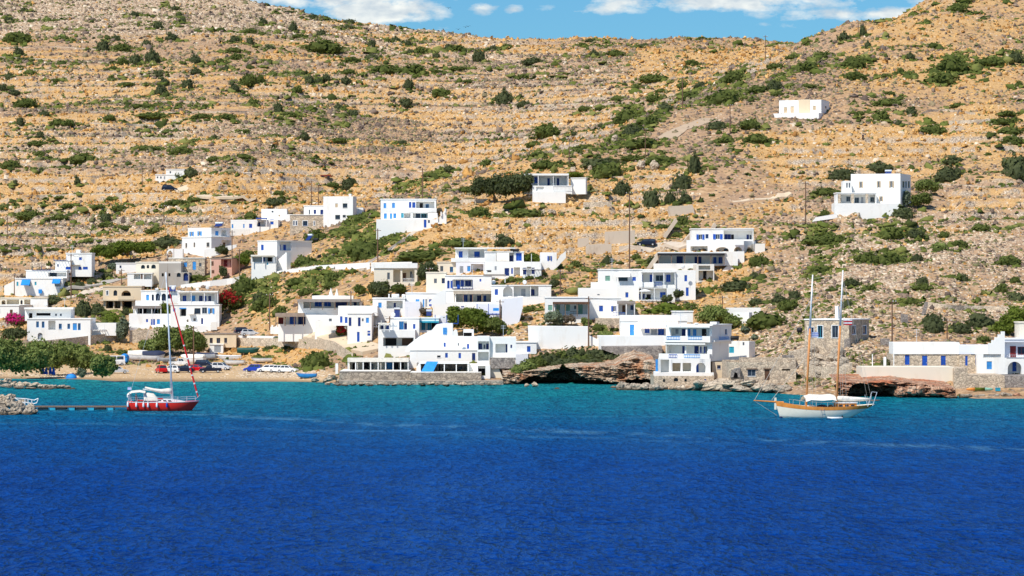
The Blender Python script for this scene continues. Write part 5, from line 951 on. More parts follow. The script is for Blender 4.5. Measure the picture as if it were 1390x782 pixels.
bushes(HILL_A, '90,190,165,75,g;330,190,60,35,y;50,105,60,30,d;250,100,70,30,y;125,50,50,25,d;545,240,95,65,d;610,200,60,35,d;650,245,100,55,g;780,230,60,45,d;95,275,65,55,d;115,315,100,22,d;160,382,90,38,g;105,352,75,18,g;48,405,60,45,d;15,465,50,40,d;75,495,70,35,d;140,545,150,60,g;715,320,85,55,d;650,325,70,45,g;805,295,90,75,d;840,388,78,40,d;868,430,62,45,d;848,475,70,60,d;993,443,82,60,d;1035,390,65,35,d;1032,315,65,50,d;840,135,60,45,d;908,195,80,50,d;710,77,60,28,d;950,78,52,30,d;965,107,50,35,d;925,43,40,25,d;1235,265,90,30,g;1255,300,85,45,g;1240,205,60,40,d;1325,215,50,45,d;1330,162,90,35,g;1200,362,60,30,d;1165,320,50,35,g;1240,460,65,55,d;1325,420,110,80,g;1340,540,70,45,g;755,560,170,38,g;810,622,180,40,g;1065,618,115,35,g;1205,615,130,38,g;690,463,70,22,g;905,520,65,25,y;1090,563,50,30,g;230,603,70,30,d;300,650,85,45,g;365,660,85,35,g;580,630,75,32,g;105,660,60,45,d;210,720,50,40,d;200,768,120,36,g;290,425,65,22,g;600,363,55,18,g;1300,697,60,22,g;740,700,40,22,g;890,695,85,22,y;1140,727,30,25,d;1035,745,60,20,y')
bushes(HILL_B, '25,110,55,40,d;185,140,50,55,d;335,172,75,38,d;290,85,65,30,d;225,195,90,30,g;330,240,220,85,g;60,248,65,28,d;475,142,60,22,d;485,112,80,25,d;600,228,60,45,d;730,207,65,30,d;800,228,42,38,d;865,262,85,45,g;805,275,45,30,d;945,295,50,28,d;500,315,110,38,g;600,300,85,35,d;670,362,180,65,g;830,362,170,65,g;485,380,90,35,g;270,422,60,45,d;320,430,55,40,d;465,425,75,40,d;365,415,60,40,d;210,470,70,38,g;797,447,62,58,d;785,545,90,48,d;970,492,120,55,g;1118,433,65,22,g;1177,295,82,72,d;1055,255,130,40,g;1010,250,60,45,d;1060,375,110,28,g;945,380,130,25,g;1307,515,110,85,d;1250,255,50,30,d;1320,243,60,30,g;15,415,50,55,g;105,575,60,65,d;172,603,90,35,g;425,567,55,38,d;510,600,65,42,d;245,718,58,52,d;433,748,105,32,g;95,718,70,22,g;765,755,60,25,d;115,630,50,22,g;210,385,80,30,y;85,390,60,25,y;160,62,90,14,d;350,92,50,14,d')
bushes(HILL_C, '90,322,130,42,d;415,283,55,45,d;520,280,110,45,g;355,236,55,25,g;395,216,70,20,d;680,241,65,20,d;935,327,85,36,g;735,420,160,52,g;930,380,55,20,g;45,408,110,35,g;40,567,90,35,d;545,530,90,38,g;635,475,60,28,y;740,523,95,48,g;770,485,70,25,g;895,440,80,32,g;985,450,100,35,d;1160,400,130,75,g;930,505,95,50,g;790,565,90,45,d;590,615,150,80,g;725,635,100,65,g;610,690,100,70,d;365,582,80,35,g;455,580,60,22,g;165,685,155,85,g;95,760,95,40,g;680,750,220,60,g;1120,510,200,90,g;1290,470,150,50,g;1065,665,120,55,d;1240,655,130,60,g;1270,728,135,60,g;1120,740,140,40,g;315,712,50,22,d;455,670,50,20,d;990,200,60,18,g')
bushes(HILL_D, '412,192,75,50,d;515,165,40,60,d;215,232,60,15,g;40,450,100,60,d;470,325,150,80,g;475,400,140,60,g;310,285,110,40,g;135,300,70,30,g;230,350,150,60,g;55,345,110,35,g;225,452,100,30,g;65,500,70,35,g;765,300,60,38,d;985,340,180,90,g;945,415,180,75,g;890,240,70,35,g;970,300,80,25,g;715,378,45,38,g;640,400,55,25,g;640,540,165,50,g;615,610,110,65,g;500,603,70,30,g;770,593,75,45,d;655,495,70,25,g;890,683,160,65,g;1015,555,80,28,g;1285,600,120,30,g;1270,645,160,45,g;1300,690,160,50,g;1310,740,130,60,g;1190,330,180,50,g;1330,300,90,70,d;1345,445,50,40,g;700,650,40,30,d;1020,35,110,60,g;850,115,50,28,y;540,240,40,40,d')
bushes(E1, '430,255,160,65,g;215,242,80,30,g;60,280,120,50,g;780,200,150,40,g;965,210,130,50,g;1132,268,70,32,g;1280,250,100,30,g;408,370,40,55,d;217,320,55,22,d;80,403,30,35,d;25,530,65,35,g;160,555,160,55,g;310,573,100,35,g;365,505,90,25,g;325,473,85,22,g;590,468,75,30,g;635,520,110,38,g;530,538,60,25,g;930,490,150,40,g;925,538,85,28,g;1040,472,85,25,g;560,585,90,45,d;560,625,90,30,g;675,620,100,25,g;825,635,120,40,g;605,715,85,28,g;480,695,80,28,y;410,660,110,20,y;1240,487,130,20,g;1010,340,85,50,d;940,350,48,35,d;1000,535,40,30,d;870,690,130,50,d;1330,555,80,50,g;290,750,120,20,g;40,755,90,20,g')
bushes(E2, '535,405,140,60,g;250,388,120,35,g;890,430,190,100,g;840,395,260,60,d;1165,380,190,65,g;1020,365,140,40,g;750,310,130,35,g;720,335,80,30,g;950,535,100,80,d;1110,575,120,100,d;1270,490,125,95,d;1340,395,80,110,d;1215,580,75,70,d;1290,580,85,70,d;200,650,125,60,g;455,655,200,55,g;520,350,130,30,g;40,430,70,30,d;120,535,100,40,g;1275,705,90,50,g;1170,730,80,30,g;785,525,30,40,d')
bushes(E4, '125,165,130,55,d;285,150,130,40,d;60,245,130,40,g;590,115,110,40,d;565,165,150,70,d;840,130,140,100,d;375,325,110,55,d;60,430,180,60,g;110,435,80,40,g;345,415,120,50,g;425,412,80,40,d;548,415,58,32,g;612,450,75,38,g;530,458,80,35,y;230,510,110,55,g;330,510,120,50,g;435,515,55,35,d;700,388,95,38,g;815,520,110,50,g;815,385,50,20,y;172,613,85,35,d;245,632,75,25,g;150,697,45,32,d;625,590,50,35,d;455,605,60,40,d;460,630,100,30,g;410,685,60,35,g;785,633,65,40,g;840,600,50,30,g;840,670,80,40,d;50,555,100,45,g;60,330,40,40,g;505,765,100,50,d;700,770,140,60,d')
bushes(C5, '505,215,180,60,d;550,128,110,40,g;1080,60,150,100,d;960,75,100,45,g;820,440,180,120,g;1120,430,180,60,g;1190,300,100,50,g;740,630,180,100,g;1200,560,230,130,g;960,755,150,80,g;580,665,60,40,g;320,580,130,60,g')
bushes(C3, '1190,600,220,160,g;1290,700,130,120,d;830,540,150,60,g;600,270,240,80,d')
bushes(C6, '210,210,200,110,g;320,260,120,80,g;580,610,240,140,g;180,608,90,35,g;230,535,70,30,d;355,535,90,25,d;500,140,120,60,g;690,30,120,80,g;450,60,200,60,g;670,95,120,50,g')
bushes(C7, '960,365,160,75,g;550,700,450,110,g;780,605,280,90,g;1140,590,170,90,d;1290,380,200,50,g;90,640,350,140,g;60,430,150,60,g;430,580,80,50,y;730,412,60,25,y')
bushes(D2, '975,205,95,60,g;1200,180,90,75,d;1135,665,100,70,g;1190,710,100,40,y;640,525,110,50,g;500,325,140,40,g;880,230,70,18,g;640,310,80,30,g;850,300,120,40,y')
bushes(D4, '1070,470,220,85,d;1225,310,140,90,g;1190,410,60,40,g;900,505,75,35,g;710,45,110,60,d;690,140,110,45,g;460,195,110,35,g;410,285,70,50,g;540,310,120,70,d;610,630,300,80,b;760,610,120,55,g')
bushes(D6, '290,260,230,90,g;140,95,160,60,d;225,50,50,30,d;240,175,80,35,d;345,160,80,50,d;400,190,120,60,g;420,145,70,50,d;530,390,100,40,g')
bushes(D7, '560,210,160,130,d;760,235,200,80,d;910,195,220,100,d;920,310,110,45,g;220,480,90,60,d')
bushes(C4, '60,225,130,80,d;160,285,150,90,b;285,250,70,60,d;60,470,80,30,g;140,515,70,60,d;250,545,100,40,g')
bushes(C1, '190,540,140,70,s;355,510,45,65,g;280,525,40,50,s;610,405,80,60,d;560,455,150,55,b;405,560,190,60,g;620,520,100,60,d;715,470,90,50,d;850,430,110,60,d;430,640,140,70,d;640,690,150,140,d;760,690,110,90,d')
# cushions on the headland above the sea cave
for x, y, w, h, tn, Yb in ((400, 455, 190, 70, 'y', 597.), (470, 425, 200, 90, 'g', 601.), (560, 415, 240, 110, 'd', 603.), (650, 385, 220, 100, 'g', 606.), (735, 375, 230, 110, 'd', 606.), (800, 410, 220, 90, 'g', 604.), (880, 375, 220, 100, 'd', 606.), (960, 385, 200, 100, 'd', 606.), (1040, 395, 150, 80, 'd', 605.), (330, 480, 110, 60, 'y', 594.), (640, 440, 180, 60, 'd', 601.), (720, 430, 200, 60, 'd', 601.), (870, 425, 200, 50, 'd', 601.)):
    u, v = D3(x, y); bush(u, v, w / 5.346, h / 5.346, tn, Yb)
# ------------------------------------------------------------------ trees
T = tree
for (x, y, w, h) in ((60, 478, 300, 300), (235, 462, 250, 250), (380, 440, 270, 215), (540, 428, 250, 205), (690, 482, 210, 190)): T('tamarisk_tree', 'bushy grey-green tamarisk on the beach', C2, x, y, w, h, 'leaf_olive', .22, 9, 3600, .28, trunks=3)
T('tamarisk_tree', 'small thin tamarisk sapling on the beach', C2, 550, 478, 80, 85, 'leaf_grey', .4, 4, 500, .2)
T('tamarisk_tree', 'olive-toned tree', C2, 90, 225, 210, 110, 'leaf_dark', .2, 7, 1600, .26)
T('bougainvillea', None, C2, 110, 150, 170, 125, 'leaf_green', .3, 7, 900, .2, blossom=('magenta_blossom' if 0 else 'magenta', .9, 1.6), label='bright magenta bougainvillea over the end of the long white house', cat='flowering shrub')
T('eucalyptus_tree', 'slender grey-green tree', C2, 815, 228, 100, 190, 'leaf_grey', .15, 8, 1600, .24)
T('cypress', 'small dark narrow cypress', C4, 506, 435, 26, 76, 'leaf_dark', .05, 4, 400, .16, .4)
for (x, y, w, h) in ((470, 578, 210, 140), (640, 580, 290, 220), (800, 580, 230, 205)): T('tamarisk_tree', 'large olive-green tamarisk', C4, x, y, w, h, 'leaf_olive', .2, 9, 3200, .27, trunks=2)
for (x, y, w, h) in ((120, 470, 210, 150), (280, 445, 240, 150), (425, 400, 190, 130)): T('pine_tree', 'bright green umbrella-shaped pine', C3, x, y, w, h, 'leaf_bright', .4, 9, 2200, .26)
T('shrub_tree', 'dark rounded tree', C3, 185, 490, 95, 60, 'leaf_grey', .2, 5, 700, .22)
T('shrub_tree', 'dark rounded tree', C3, 1015, 390, 105, 88, 'leaf_dark', .2, 6, 900, .22)
T('shrub_tree', 'dark rounded tree', C3, 1025, 560, 82, 100, 'leaf_dark', .25, 6, 900, .22)
T('shrub_tree', 'grey-leaved round tree', C4, 372, 178, 78, 92, 'leaf_grey', .15, 6, 800, .22)
T('pine_tree', 'bright green bushy tree', C4, 580, 345, 90, 170, 'leaf_bright', .3, 7, 1100, .22)
T('pine_tree', 'bright green bushy tree', C5, 285, 705, 130, 110, 'leaf_bright', .25, 6, 1100, .24)
T('palm_like_tree', 'low spreading green tree', C5, 680, 620, 92, 52, 'leaf_green', .3, 6, 600, .2)
T('lemon_tree', 'round green tree', C6, 595, 385, 95, 90, 'leaf_green', .3, 6, 900, .22)
T('lemon_tree', 'round green tree', C6, 885, 178, 95, 88, 'leaf_green', .2, 6, 900, .24)
T('pine_tree', 'broad dark tree', C6, 1020, 185, 190, 120, 'leaf_dark', .2, 8, 1700, .26)
T('pine_tree', 'broad dark tree', C6, 1150, 180, 130, 85, 'leaf_green', .2, 6, 1000, .26)
T('red_shrub', None, C4, 1080, 245, 260, 165, 'leaf_green', .1, 9, 1900, .24, blossom=('red_blossom', .45, .45), label='big green shrub topped with red blossom beside the balcony house', cat='flowering shrub')
T('red_shrub', None, C6, 648, 462, 80, 100, 'leaf_dark', .1, 6, 700, .2, blossom=('red_blossom', .6, .5), label='dark shrub with a few red flowers at the white gateway', cat='flowering shrub')
T('red_shrub', None, C6, 748, 465, 88, 100, 'leaf_green', .1, 6, 700, .2, blossom=('red_blossom', .9, 1.2), label='shrub thick with red flowers beside the wooden pole', cat='flowering shrub')
for (x, y, w, h) in ((225, 610, 160, 130), (330, 605, 190, 150), (425, 602, 150, 155)): T('olive_tree', 'dense dark olive tree', E2, x, y, w, h, 'leaf_dark', .22, 9, 2000, .3, trunks=2)
T('carob_tree', 'tall dark green tree', C8, 565, 370, 150, 175, 'leaf_dark', .15, 9, 1800, .26)
T('shrub_tree', 'low green shrub tree', C8, 672, 608, 135, 92, 'leaf_green', .15, 7, 1100, .22)
T('shrub_tree', 'dry reddish shrub', C8, 552, 608, 95, 62, 'leaf_dry', .15, 6, 600, .2, blossom=('red_blossom', .2, .1))
for (x, y, w, h, m) in ((990, 240, 220, 200, 'leaf_bright'), (1130, 250, 220, 205, 'leaf_bright'), (1260, 250, 170, 140, 'leaf_green')): T('pine_tree', 'rounded green pine', D1, x, y, w, h, m, .22, 9, 2600, .25)
T('round_tree', 'dark clipped tree on a bare trunk', D2, 818, 430, 78, 118, 'leaf_dark', .5, 6, 900, .2)
T('olive_tree', 'grey-leaved olive tree', D2, 825, 655, 170, 112, 'leaf_grey', .15, 7, 1500, .22); T('dry_shrub', 'thin grey half-bare shrub', D2, 930, 655, 120, 85, 'leaf_dry', .2, 6, 500, .18)
T('prickly_pear', 'pale green prickly pear', D2, 1050, 672, 80, 70, 'leaf_olive', .1, 6, 300, .24); T('prickly_pear', 'pale green prickly pear', D2, 1195, 735, 110, 40, 'leaf_olive', .05, 6, 350, .24)
T('grape_vine', None, D2, 645, 250, 150, 130, 'leaf_bright', .25, 8, 1200, .2, label='bright green vine hanging over the white pergola', cat='vine')
T('clipped_tree', 'round clipped tree', D4, 692, 590, 88, 84, 'leaf_dark', .3, 6, 1000, .18, .7); T('clipped_tree', 'round clipped tree', D4, 797, 572, 74, 76, 'leaf_dark', .3, 6, 900, .18, .7); T('clipped_tree', 'round clipped tree', D4, 612, 605, 95, 60, 'leaf_dark', .2, 6, 900, .18)
T('tamarisk_tree', 'big olive-green feathery tree', D4, 930, 765, 240, 160, 'leaf_olive', .2, 9, 2200, .24); T('tamarisk_tree', 'olive-green feathery tree', D4, 1040, 770, 150, 100, 'leaf_olive', .2, 7, 1100, .24)
T('agave', 'spiky grey-green agave', D5, 1030, 290, 80, 55, 'leaf_grey', .05, 5, 260, .2); T('agave', 'spiky grey-green agave', D5, 1092, 325, 60, 40, 'leaf_grey', .05, 5, 200, .2)
T('pine_tree', 'bright green round-topped pine', D7, 1150, 290, 240, 215, 'leaf_bright', .2, 9, 2400, .26); T('pine_tree', 'bright green round-topped pine', D7, 1055, 292, 150, 100, 'leaf_bright', .15, 7, 1300, .24)
T('garden_tree', 'grey-leaved garden tree', D8, 940, 668, 110, 95, 'leaf_grey', .15, 6, 1100, .22); T('garden_tree', 'yellow-green garden tree', D8, 1070, 600, 150, 95, 'leaf_olive', .12, 7, 1300, .24); T('garden_tree', 'green garden tree', D8, 1040, 672, 150, 90, 'leaf_green', .12, 7, 1300, .24)
T('grape_vine', None, E2, 715, 482, 112, 38, 'leaf_bright', .1, 7, 900, .2, label='bright green vine over the shed beside the verandah house', cat='vine')
# ------------------------------------------------------------------ uncountable cover: loose rock, thorny scrub, dry grass, low green herbs
def scatter(n, dens, seed, zmin=.9):
    rr = np.random.default_rng(seed); w = (dens * YY ** 1.0 / np.interp(YY, [550, 900, 1300], [.52, .85, 1.1]) ** 2 * np.gradient(YS)[None] * (Z > zmin) * (UU > -120) * (UU < 1510)).ravel(); w = w / w.sum()
    idx = rr.choice(w.size, n, p=w); i, j = np.unravel_index(idx, Z.shape); i = np.minimum(i, Z.shape[0] - 2); j = np.minimum(j, Z.shape[1] - 2)
    a, b = rr.random(n), rr.random(n)
    f = lambda A: (A[i, j] * (1 - a) + A[i + 1, j] * a) * (1 - b) + (A[i, j + 1] * (1 - a) + A[i + 1, j + 1] * a) * b
    return np.stack([f(XX), f(YY), f(Z)], -1), rr
def stuff_mesh(name, P, base, faces, size, rr, mat, squash, jit, sink=.1):
    n, m = len(P), len(base); a = rr.random(n) * 6.283; ca, sa = np.cos(a), np.sin(a)
    B = base[None] * (1 + rr.normal(size=(n, m, 1)) * jit) + rr.normal(size=(n, m, 3)) * jit * .5
    B = B * (size[:, None, None] * np.stack([rr.uniform(.7, 1.4, n), rr.uniform(.7, 1.3, n), squash * rr.uniform(.7, 1.3, n)], -1)[:, None])
    X = B[..., 0] * ca[:, None] - B[..., 1] * sa[:, None]; Yv = B[..., 0] * sa[:, None] + B[..., 1] * ca[:, None]
    V = np.stack([X, Yv, B[..., 2] - sink * size[:, None]], -1) + P[:, None]
    Fq = (faces[None] + (np.arange(n) * m)[:, None, None]).reshape(-1, 4)
    me = rawmesh(name, V.reshape(-1, 3), Fq, mat); me.attributes.new('tone', 'FLOAT', 'POINT').data.foreach_set('value', np.repeat(rr.random(n), m).astype(np.float32))
    o = bpy.data.objects.new(name, me); COL.objects.link(o); tag(o, None, None, None, 'stuff'); return o
CUBE = np.array([(x, y, z) for z in (-.5, .5) for y in (-.5, .5) for x in (-.5, .5)], float); CUBE[4:, :2] *= .72
CUBEF = np.array([(0, 1, 5, 4), (1, 3, 7, 5), (3, 2, 6, 7), (2, 0, 4, 6), (4, 5, 7, 6)])
_d = [(0., 0.)] ; DOME = np.array([(math.cos(k * 1.0472 + j * .5) * r, math.sin(k * 1.0472 + j * .5) * r, z) for j, (r, z) in enumerate(((.5, 0), (.52, .3), (.3, .55), (.02, .62))) for k in range(6)])
DOMEF = np.array([(j * 6 + k, j * 6 + (k + 1) % 6, (j + 1) * 6 + (k + 1) % 6, (j + 1) * 6 + k) for j in range(3) for k in range(6)])
def tonemat(name, *stops, rough=.95, var=.35):
    t = NT(name); n = t.noise(t.pos(), 3., 3, .6); f = t.ma('ADD', t.n('Attribute', attribute_name='tone').outputs['Fac'], t.ma('MULTIPLY', t.ma('SUBTRACT', n, .5), var)); return t.done(t.ramp(f, *stops), rough, n, .1, .6, .08)
MATS['loose_rock'] = tonemat('loose_rock', (0, (.33, .235, .15)), (.4, (.50, .39, .27)), (1, (.72, .60, .455)))
MATS['scrub'] = tonemat('thorny_scrub', (0, (.115, .085, .068)), (.32, (.21, .155, .12)), (.58, (.31, .225, .155)), (.70, (.155, .15, .07)), (.86, (.20, .185, .085)), (1, (.36, .27, .17)))
MATS['herb'] = tonemat('low_herbs', (0, (.05, .065, .018)), (.5, (.11, .135, .028)), (1, (.20, .20, .06)))
MATS['straw'] = tonemat('dry_grass', (0, (.33, .16, .05)), (.5, (.54, .29, .09)), (1, (.70, .44, .18)))
def sz(P): return np.interp(P[:, 1], [550, 900, 1300], [.5, .85, 1.1])
vil = 1 - .62 * reg(300, 300, 1030, 520, 60, 30)
P, rr = scatter(38000, vil * (.035 + rock ** 1.4) + .5 * np.clip(tmask, 0, 1) * sstep(.03, .1, np.abs(np.gradient(Z, axis=1))), 5); stuff_mesh('loose_rocks', P, CUBE, CUBEF, (.26 + rr.gamma(1.1, .24, len(P))) * sz(P), rr, 'loose_rock', .75, .16)
P, rr = scatter(52000, vil * (.03 + scrub ** 1.4), 6); stuff_mesh('thorny_scrub', P, DOME, DOMEF, (.45 + rr.gamma(2., .2, len(P))) * sz(P), rr, 'scrub', .95, .18)
P, rr = scatter(11000, (.04 + scrub) * sstep(.5, .62, fbm(XX / 20, YY / 20, 3, 77)), 7)
Q = []                                             # and the thin fringe of young growth round the bushes
for o in [o for o in COL.objects if o.name.startswith('bush')]:
    sx = o.scale.x
    for k in range(int(5 + sx * 5)):
        a = rr.uniform(0, 6.283); q = rr.uniform(.7, 1.75); x, y = o.location.x + math.cos(a) * sx * q * 1.25, o.location.y + math.sin(a) * sx * q; 
        if zat(x, y) > 1: Q.append((x, y, zat(x, y)))
BANDS = ((HILL_D, '290,300;230,345;130,385;40,450', 14, 60), (HILL_D, '545,320;470,330;410,370', 20, 50), (HILL_C, '1220,480;1120,515;1010,560', 40, 110), (HILL_C, '985,470;900,510;830,560;740,640;680,670', 26, 90), (HILL_C, '660,575;600,620;530,650', 36, 70), (HILL_C, '660,670;600,710;480,750', 36, 80), (HILL_C, '1230,375;1130,405;1040,450', 26, 70), (HILL_D, '1060,310;960,350;880,400', 36, 90), (HILL_D, '1020,380;940,420;870,460', 26, 70), (HILL_D, '1330,280;1200,330;1080,370', 30, 80), (HILL_D, '1060,10;990,60', 26, 40),
 (E4, '20,380;60,430;120,450', 40, 90), (E4, '180,500;300,515;420,512', 34, 90), (E4, '290,420;360,410;460,408', 30, 70), (E4, '30,500;60,560;0,590', 34, 70), (C5, '1300,420;1180,480;1060,560;940,640;760,700', 60, 150), (C5, '1240,300;1130,380;1000,440', 40, 90), (C7, '330,560;180,620;40,690', 50, 110), (C7, '680,80;560,140;440,200;300,210', 40, 110), (C6, '260,60;180,150;160,220', 60, 90), (C6, '700,20;560,60;420,110', 40, 90), (E2, '1180,290;1000,300;800,330', 30, 70), (C3, '1330,540;1240,600;1120,660', 50, 90))
for c, q, wd, n in BANDS:                         # scrub running down the gullies
    pl = [tuple(map(float, e.split(','))) for e in q.split(';')]
    for k in range(n):
        t = rr.random() * (len(pl) - 1); i = int(t); f = t - i; x = pl[i][0] * (1 - f) + pl[i + 1][0] * f + rr.normal() * wd * .5; y = pl[i][1] * (1 - f) + pl[i + 1][1] * f + rr.normal() * wd * .35
        g = ground(*c(x, y)); 
        for j in range(3): gx, gy = g.x + rr.normal() * 1.1, g.y + rr.normal() * 1.6; Q.append((gx, gy, zat(gx, gy)))
P = np.concatenate([P, np.array(Q)]); stuff_mesh('low_herbs', P, DOME, DOMEF, (.5 + rr.gamma(2., .42, len(P))) * sz(P), rr, 'herb', .65, .22)
P, rr = scatter(5200, beach * (reg(325, 503, 440, 512, 10, 3) + .5 * reg(-50, 508, 110, 516, 20, 3) + .05) * sstep(.1, .3, Z), 9, .1); stuff_mesh('beach_shingle', P, CUBE, CUBEF, .10 + rr.gamma(1.2, .10, len(P)), rr, 'loose_rock', .6, .16)
P, rr = scatter(26000, .01 + grass ** 1.5, 8); stuff_mesh('dry_grass', P, DOME, DOMEF, (.35 + rr.gamma(2., .18, len(P))) * sz(P), rr, 'straw', 1.0, .25)
# ------------------------------------------------------------------ rocks, cave cliffs and boulders by the water
def rockmat(name, stops, wet=True, tint=None):
    t = NT(name); p = t.pos(); n1 = t.noise(p, .55, 6, .7); n2 = t.noise(p, 2.6, 5, .7); v = t.n('TexVoronoi', {'Vector': t.scalev(p, 1, 1, 1.8), 'Scale': .9}, feature='DISTANCE_TO_EDGE').outputs[0]
    col = t.ramp(t.ma('ADD', t.ma('MULTIPLY', n1, .6), t.ma('MULTIPLY', n2, .4)), *stops)
    if tint: col = t.mix(t.fr(t.noise(p, .22, 4, .6), .50, .62), col, t.ramp(n2, (.3, tint[0]), (.7, tint[1])))
    col = t.mix(t.fr(v, 0, .07), (.09, .07, .055), col)
    if wet: col = t.mix(t.fr(t.ma('ADD', t.n('SeparateXYZ', {0: p}).outputs[2], t.ma('MULTIPLY', n2, .4)), .75, .35), col, (.075, .06, .04))
    return t.done(col, .85, t.ma('ADD', n2, t.ma('MULTIPLY', v, .8)), .35, .9, .2)
MATS['cliff'] = rockmat('shore_rock', ((.36, (.13, .085, .06)), (.47, (.44, .29, .18)), (.58, (.76, .62, .46))), True, ((.38, .15, .07), (.62, .34, .18)))
MATS['red_cliff'] = rockmat('red_shore_rock', ((.36, (.16, .07, .045)), (.47, (.46, .22, .12)), (.60, (.70, .48, .33))), True, ((.50, .12, .05), (.66, .28, .13)))
MATS['boulder'] = rockmat('grey_boulder', ((.3, (.24, .19, .14)), (.5, (.44, .36, .27)), (.7, (.64, .55, .43))), True)
MATS['pale_boulder'] = rockmat('pale_boulder', ((.3, (.36, .27, .19)), (.5, (.58, .46, .33)), (.7, (.76, .65, .50))), True)
def inpoly(x, y, poly):
    c = np.zeros(x.shape, bool); n = len(poly)
    for i in range(n):
        (x0, y0), (x1, y1) = poly[i], poly[i - 1]
        c ^= ((y0 > y) != (y1 > y)) & (x < (x1 - x0) * (y - y0) / (y1 - y0 + 1e-9) + x0)
    return c
def cliff(name, label, crop, x0, x1, ytop, ybase, Yf, caves, mat, deep, slope, cat='sea cliff'):
    """a rock face with caves worn into its foot"""
    nu, nv = 260, 70; a = np.linspace(0, 1, nu)[:, None]; b = np.linspace(0, 1, nv)[None]
    px = x0 + (x1 - x0) * a + 0 * b; tops = np.interp(px, [q[0] for q in ytop], [q[1] for q in ytop]); bases = np.interp(px, [q[0] for q in ybase], [q[1] for q in ybase])
    py = bases + 30 + (tops - bases - 30) * b; u = crop.u + px / crop.k; v = crop.v + py / crop.k
    yf = np.interp(u, [q[0] for q in Yf], [q[1] for q in Yf]); z = CH + yf * (VH - v) / F; x = (u - UC) * yf / F
    m = np.zeros(px.shape)
    jx = px + (fbm(x * 1.1, z * 1.1, 3, 61) - .5) * 26; jy = py + (fbm(x * 1.1 + 40, z * 1.1, 3, 62) - .5) * 26
    for c in caves: m = np.maximum(m, inpoly(jx, jy, c))
    lump = (fbm(x / 3.2, z / 2.0, 5, 63, .55) - .5) * 4.2 + (np.abs(fbm(x / 1.3, z / .5, 4, 64, .6) - .5)) * 3.2
    lump = lump + np.clip(np.abs(fbm(x / 2.4 + z * .5, z / .42 + x * .12, 3, 67, .6) - .5) * 4.4, 0, 1.2) * .9 + (np.floor(z / .9 + fbm(x / 4, z, 2, 68) * 2.4) % 2) * .55
    back = (b > .86) * (b - .86) / .14 * 14
    Y = yf - 1.2 + np.maximum(z, 0) * slope + lump + m * deep + back + .6 * (1 - m) * np.exp(-z ** 2) * -1
    k = Y / yf * 0 + 1; V = np.stack([x * k, Y, z + (b > .86) * (b - .86) * 3], -1).reshape(-1, 3); idx = np.arange(nu * nv).reshape(nu, nv)
    me = rawmesh(name, V, np.stack([idx[:-1, :-1], idx[1:, :-1], idx[1:, 1:], idx[:-1, 1:]], -1).reshape(-1, 4), mat)
    o = bpy.data.objects.new(name, me); COL.objects.link(o); tag(o, label, cat); return o
cliff('sea_cliff', 'reddish cream rock cliff with a wide dark sea cave at its foot', D3, 225, 1340, [(225, 500), (330, 500), (450, 478), (560, 470), (700, 445), (850, 445), (1050, 440), (1120, 395), (1200, 372), (1340, 420)], [(225, 602), (700, 612), (1340, 600)], [(680, 592), (740, 593), (870, 590), (895, 580)],
      [[(318, 640), (340, 600), (400, 552), (470, 536), (540, 546), (600, 500), (680, 474), (745, 492), (800, 540), (870, 568), (960, 578), (1060, 604), (1065, 640)], [(1085, 640), (1090, 590), (1200, 552), (1300, 566), (1325, 590), (1325, 640)]], 'cliff', 13, .55)
cliff('sea_cliff', 'low red and dark undercut rocks below the sandy terrace wall', D7, -120, 712, [(-120, 600), (60, 600), (300, 590), (520, 620), (712, 645)], [(-120, 735), (712, 735)], [(1130, 524), (1200, 525), (1300, 522)],
      [[(-60, 780), (-40, 660), (0, 630), (90, 640), (150, 655), (300, 650), (290, 700), (310, 735), (310, 780)], [(520, 780), (520, 705), (640, 715), (660, 780)]], 'red_cliff', 7, .55)
ROCKS = []
for i in range(7):
    r = random.Random(i + 90); mb = MB(); ph = [r.uniform(0, 6) for _ in range(6)]
    mb.ell((0, 0, 0), (.5, .5, .5), 14, 9, lambda p: (1 + .16 * math.sin(p.x * 4 + ph[0]) + .14 * math.sin(p.y * 5 + ph[1]) + .12 * math.sin(p.z * 5 + ph[2]) + .07 * math.sin((p.x + p.z) * 11 + ph[3])) * (1 - .22 * max(abs(p.x), abs(p.y), abs(p.z)) ** 3))
    for mt in ('boulder', 'pale_boulder', 'red_cliff'):
        o = mb.build('boulder', mt); me = o.data; bpy.data.objects.remove(o); ROCKS.append((mt, me))
def boulder(u, v, w, h, desc, group, mt='boulder', Y=None):
    Y = Y or max(G(u, v + h * .5) or 0, 1); k = F / Y; c = ray3(u, v, Y); me = rnd.choice([m for t, m in ROCKS if t == mt])
    o = bpy.data.objects.new('boulder', me); COL.objects.link(o); o.location = c; o.scale = (w / k * 1.12, w / k * rnd.uniform(.8, 1.2), h / k * 1.2); o.rotation_euler = (rnd.uniform(-.25, .25), rnd.uniform(-.3, .3), rnd.uniform(0, 6.28))
    if desc in ('a', 'b'): later(o, u, v, {'a': 'rounded grey boulder', 'b': 'angular pale boulder'}[desc], 'boulder', group)
    else: later(o, u, v, desc, 'boulder', group)
S2 = Crop(0, 500, 6.95)
LAND += [(20, 545, 'the white gangway rail'), (50, 522, 'the rock spit'), (800, 530, 'the cave mouth'), (900, 527, 'the arched stone base'), (1050, 520, 'the stone ruin'), (1300, 530, 'the stone base by the kayak'), (430, 520, 'the upturned blue boat'), (1210, 530, 'the red undercut rocks')]
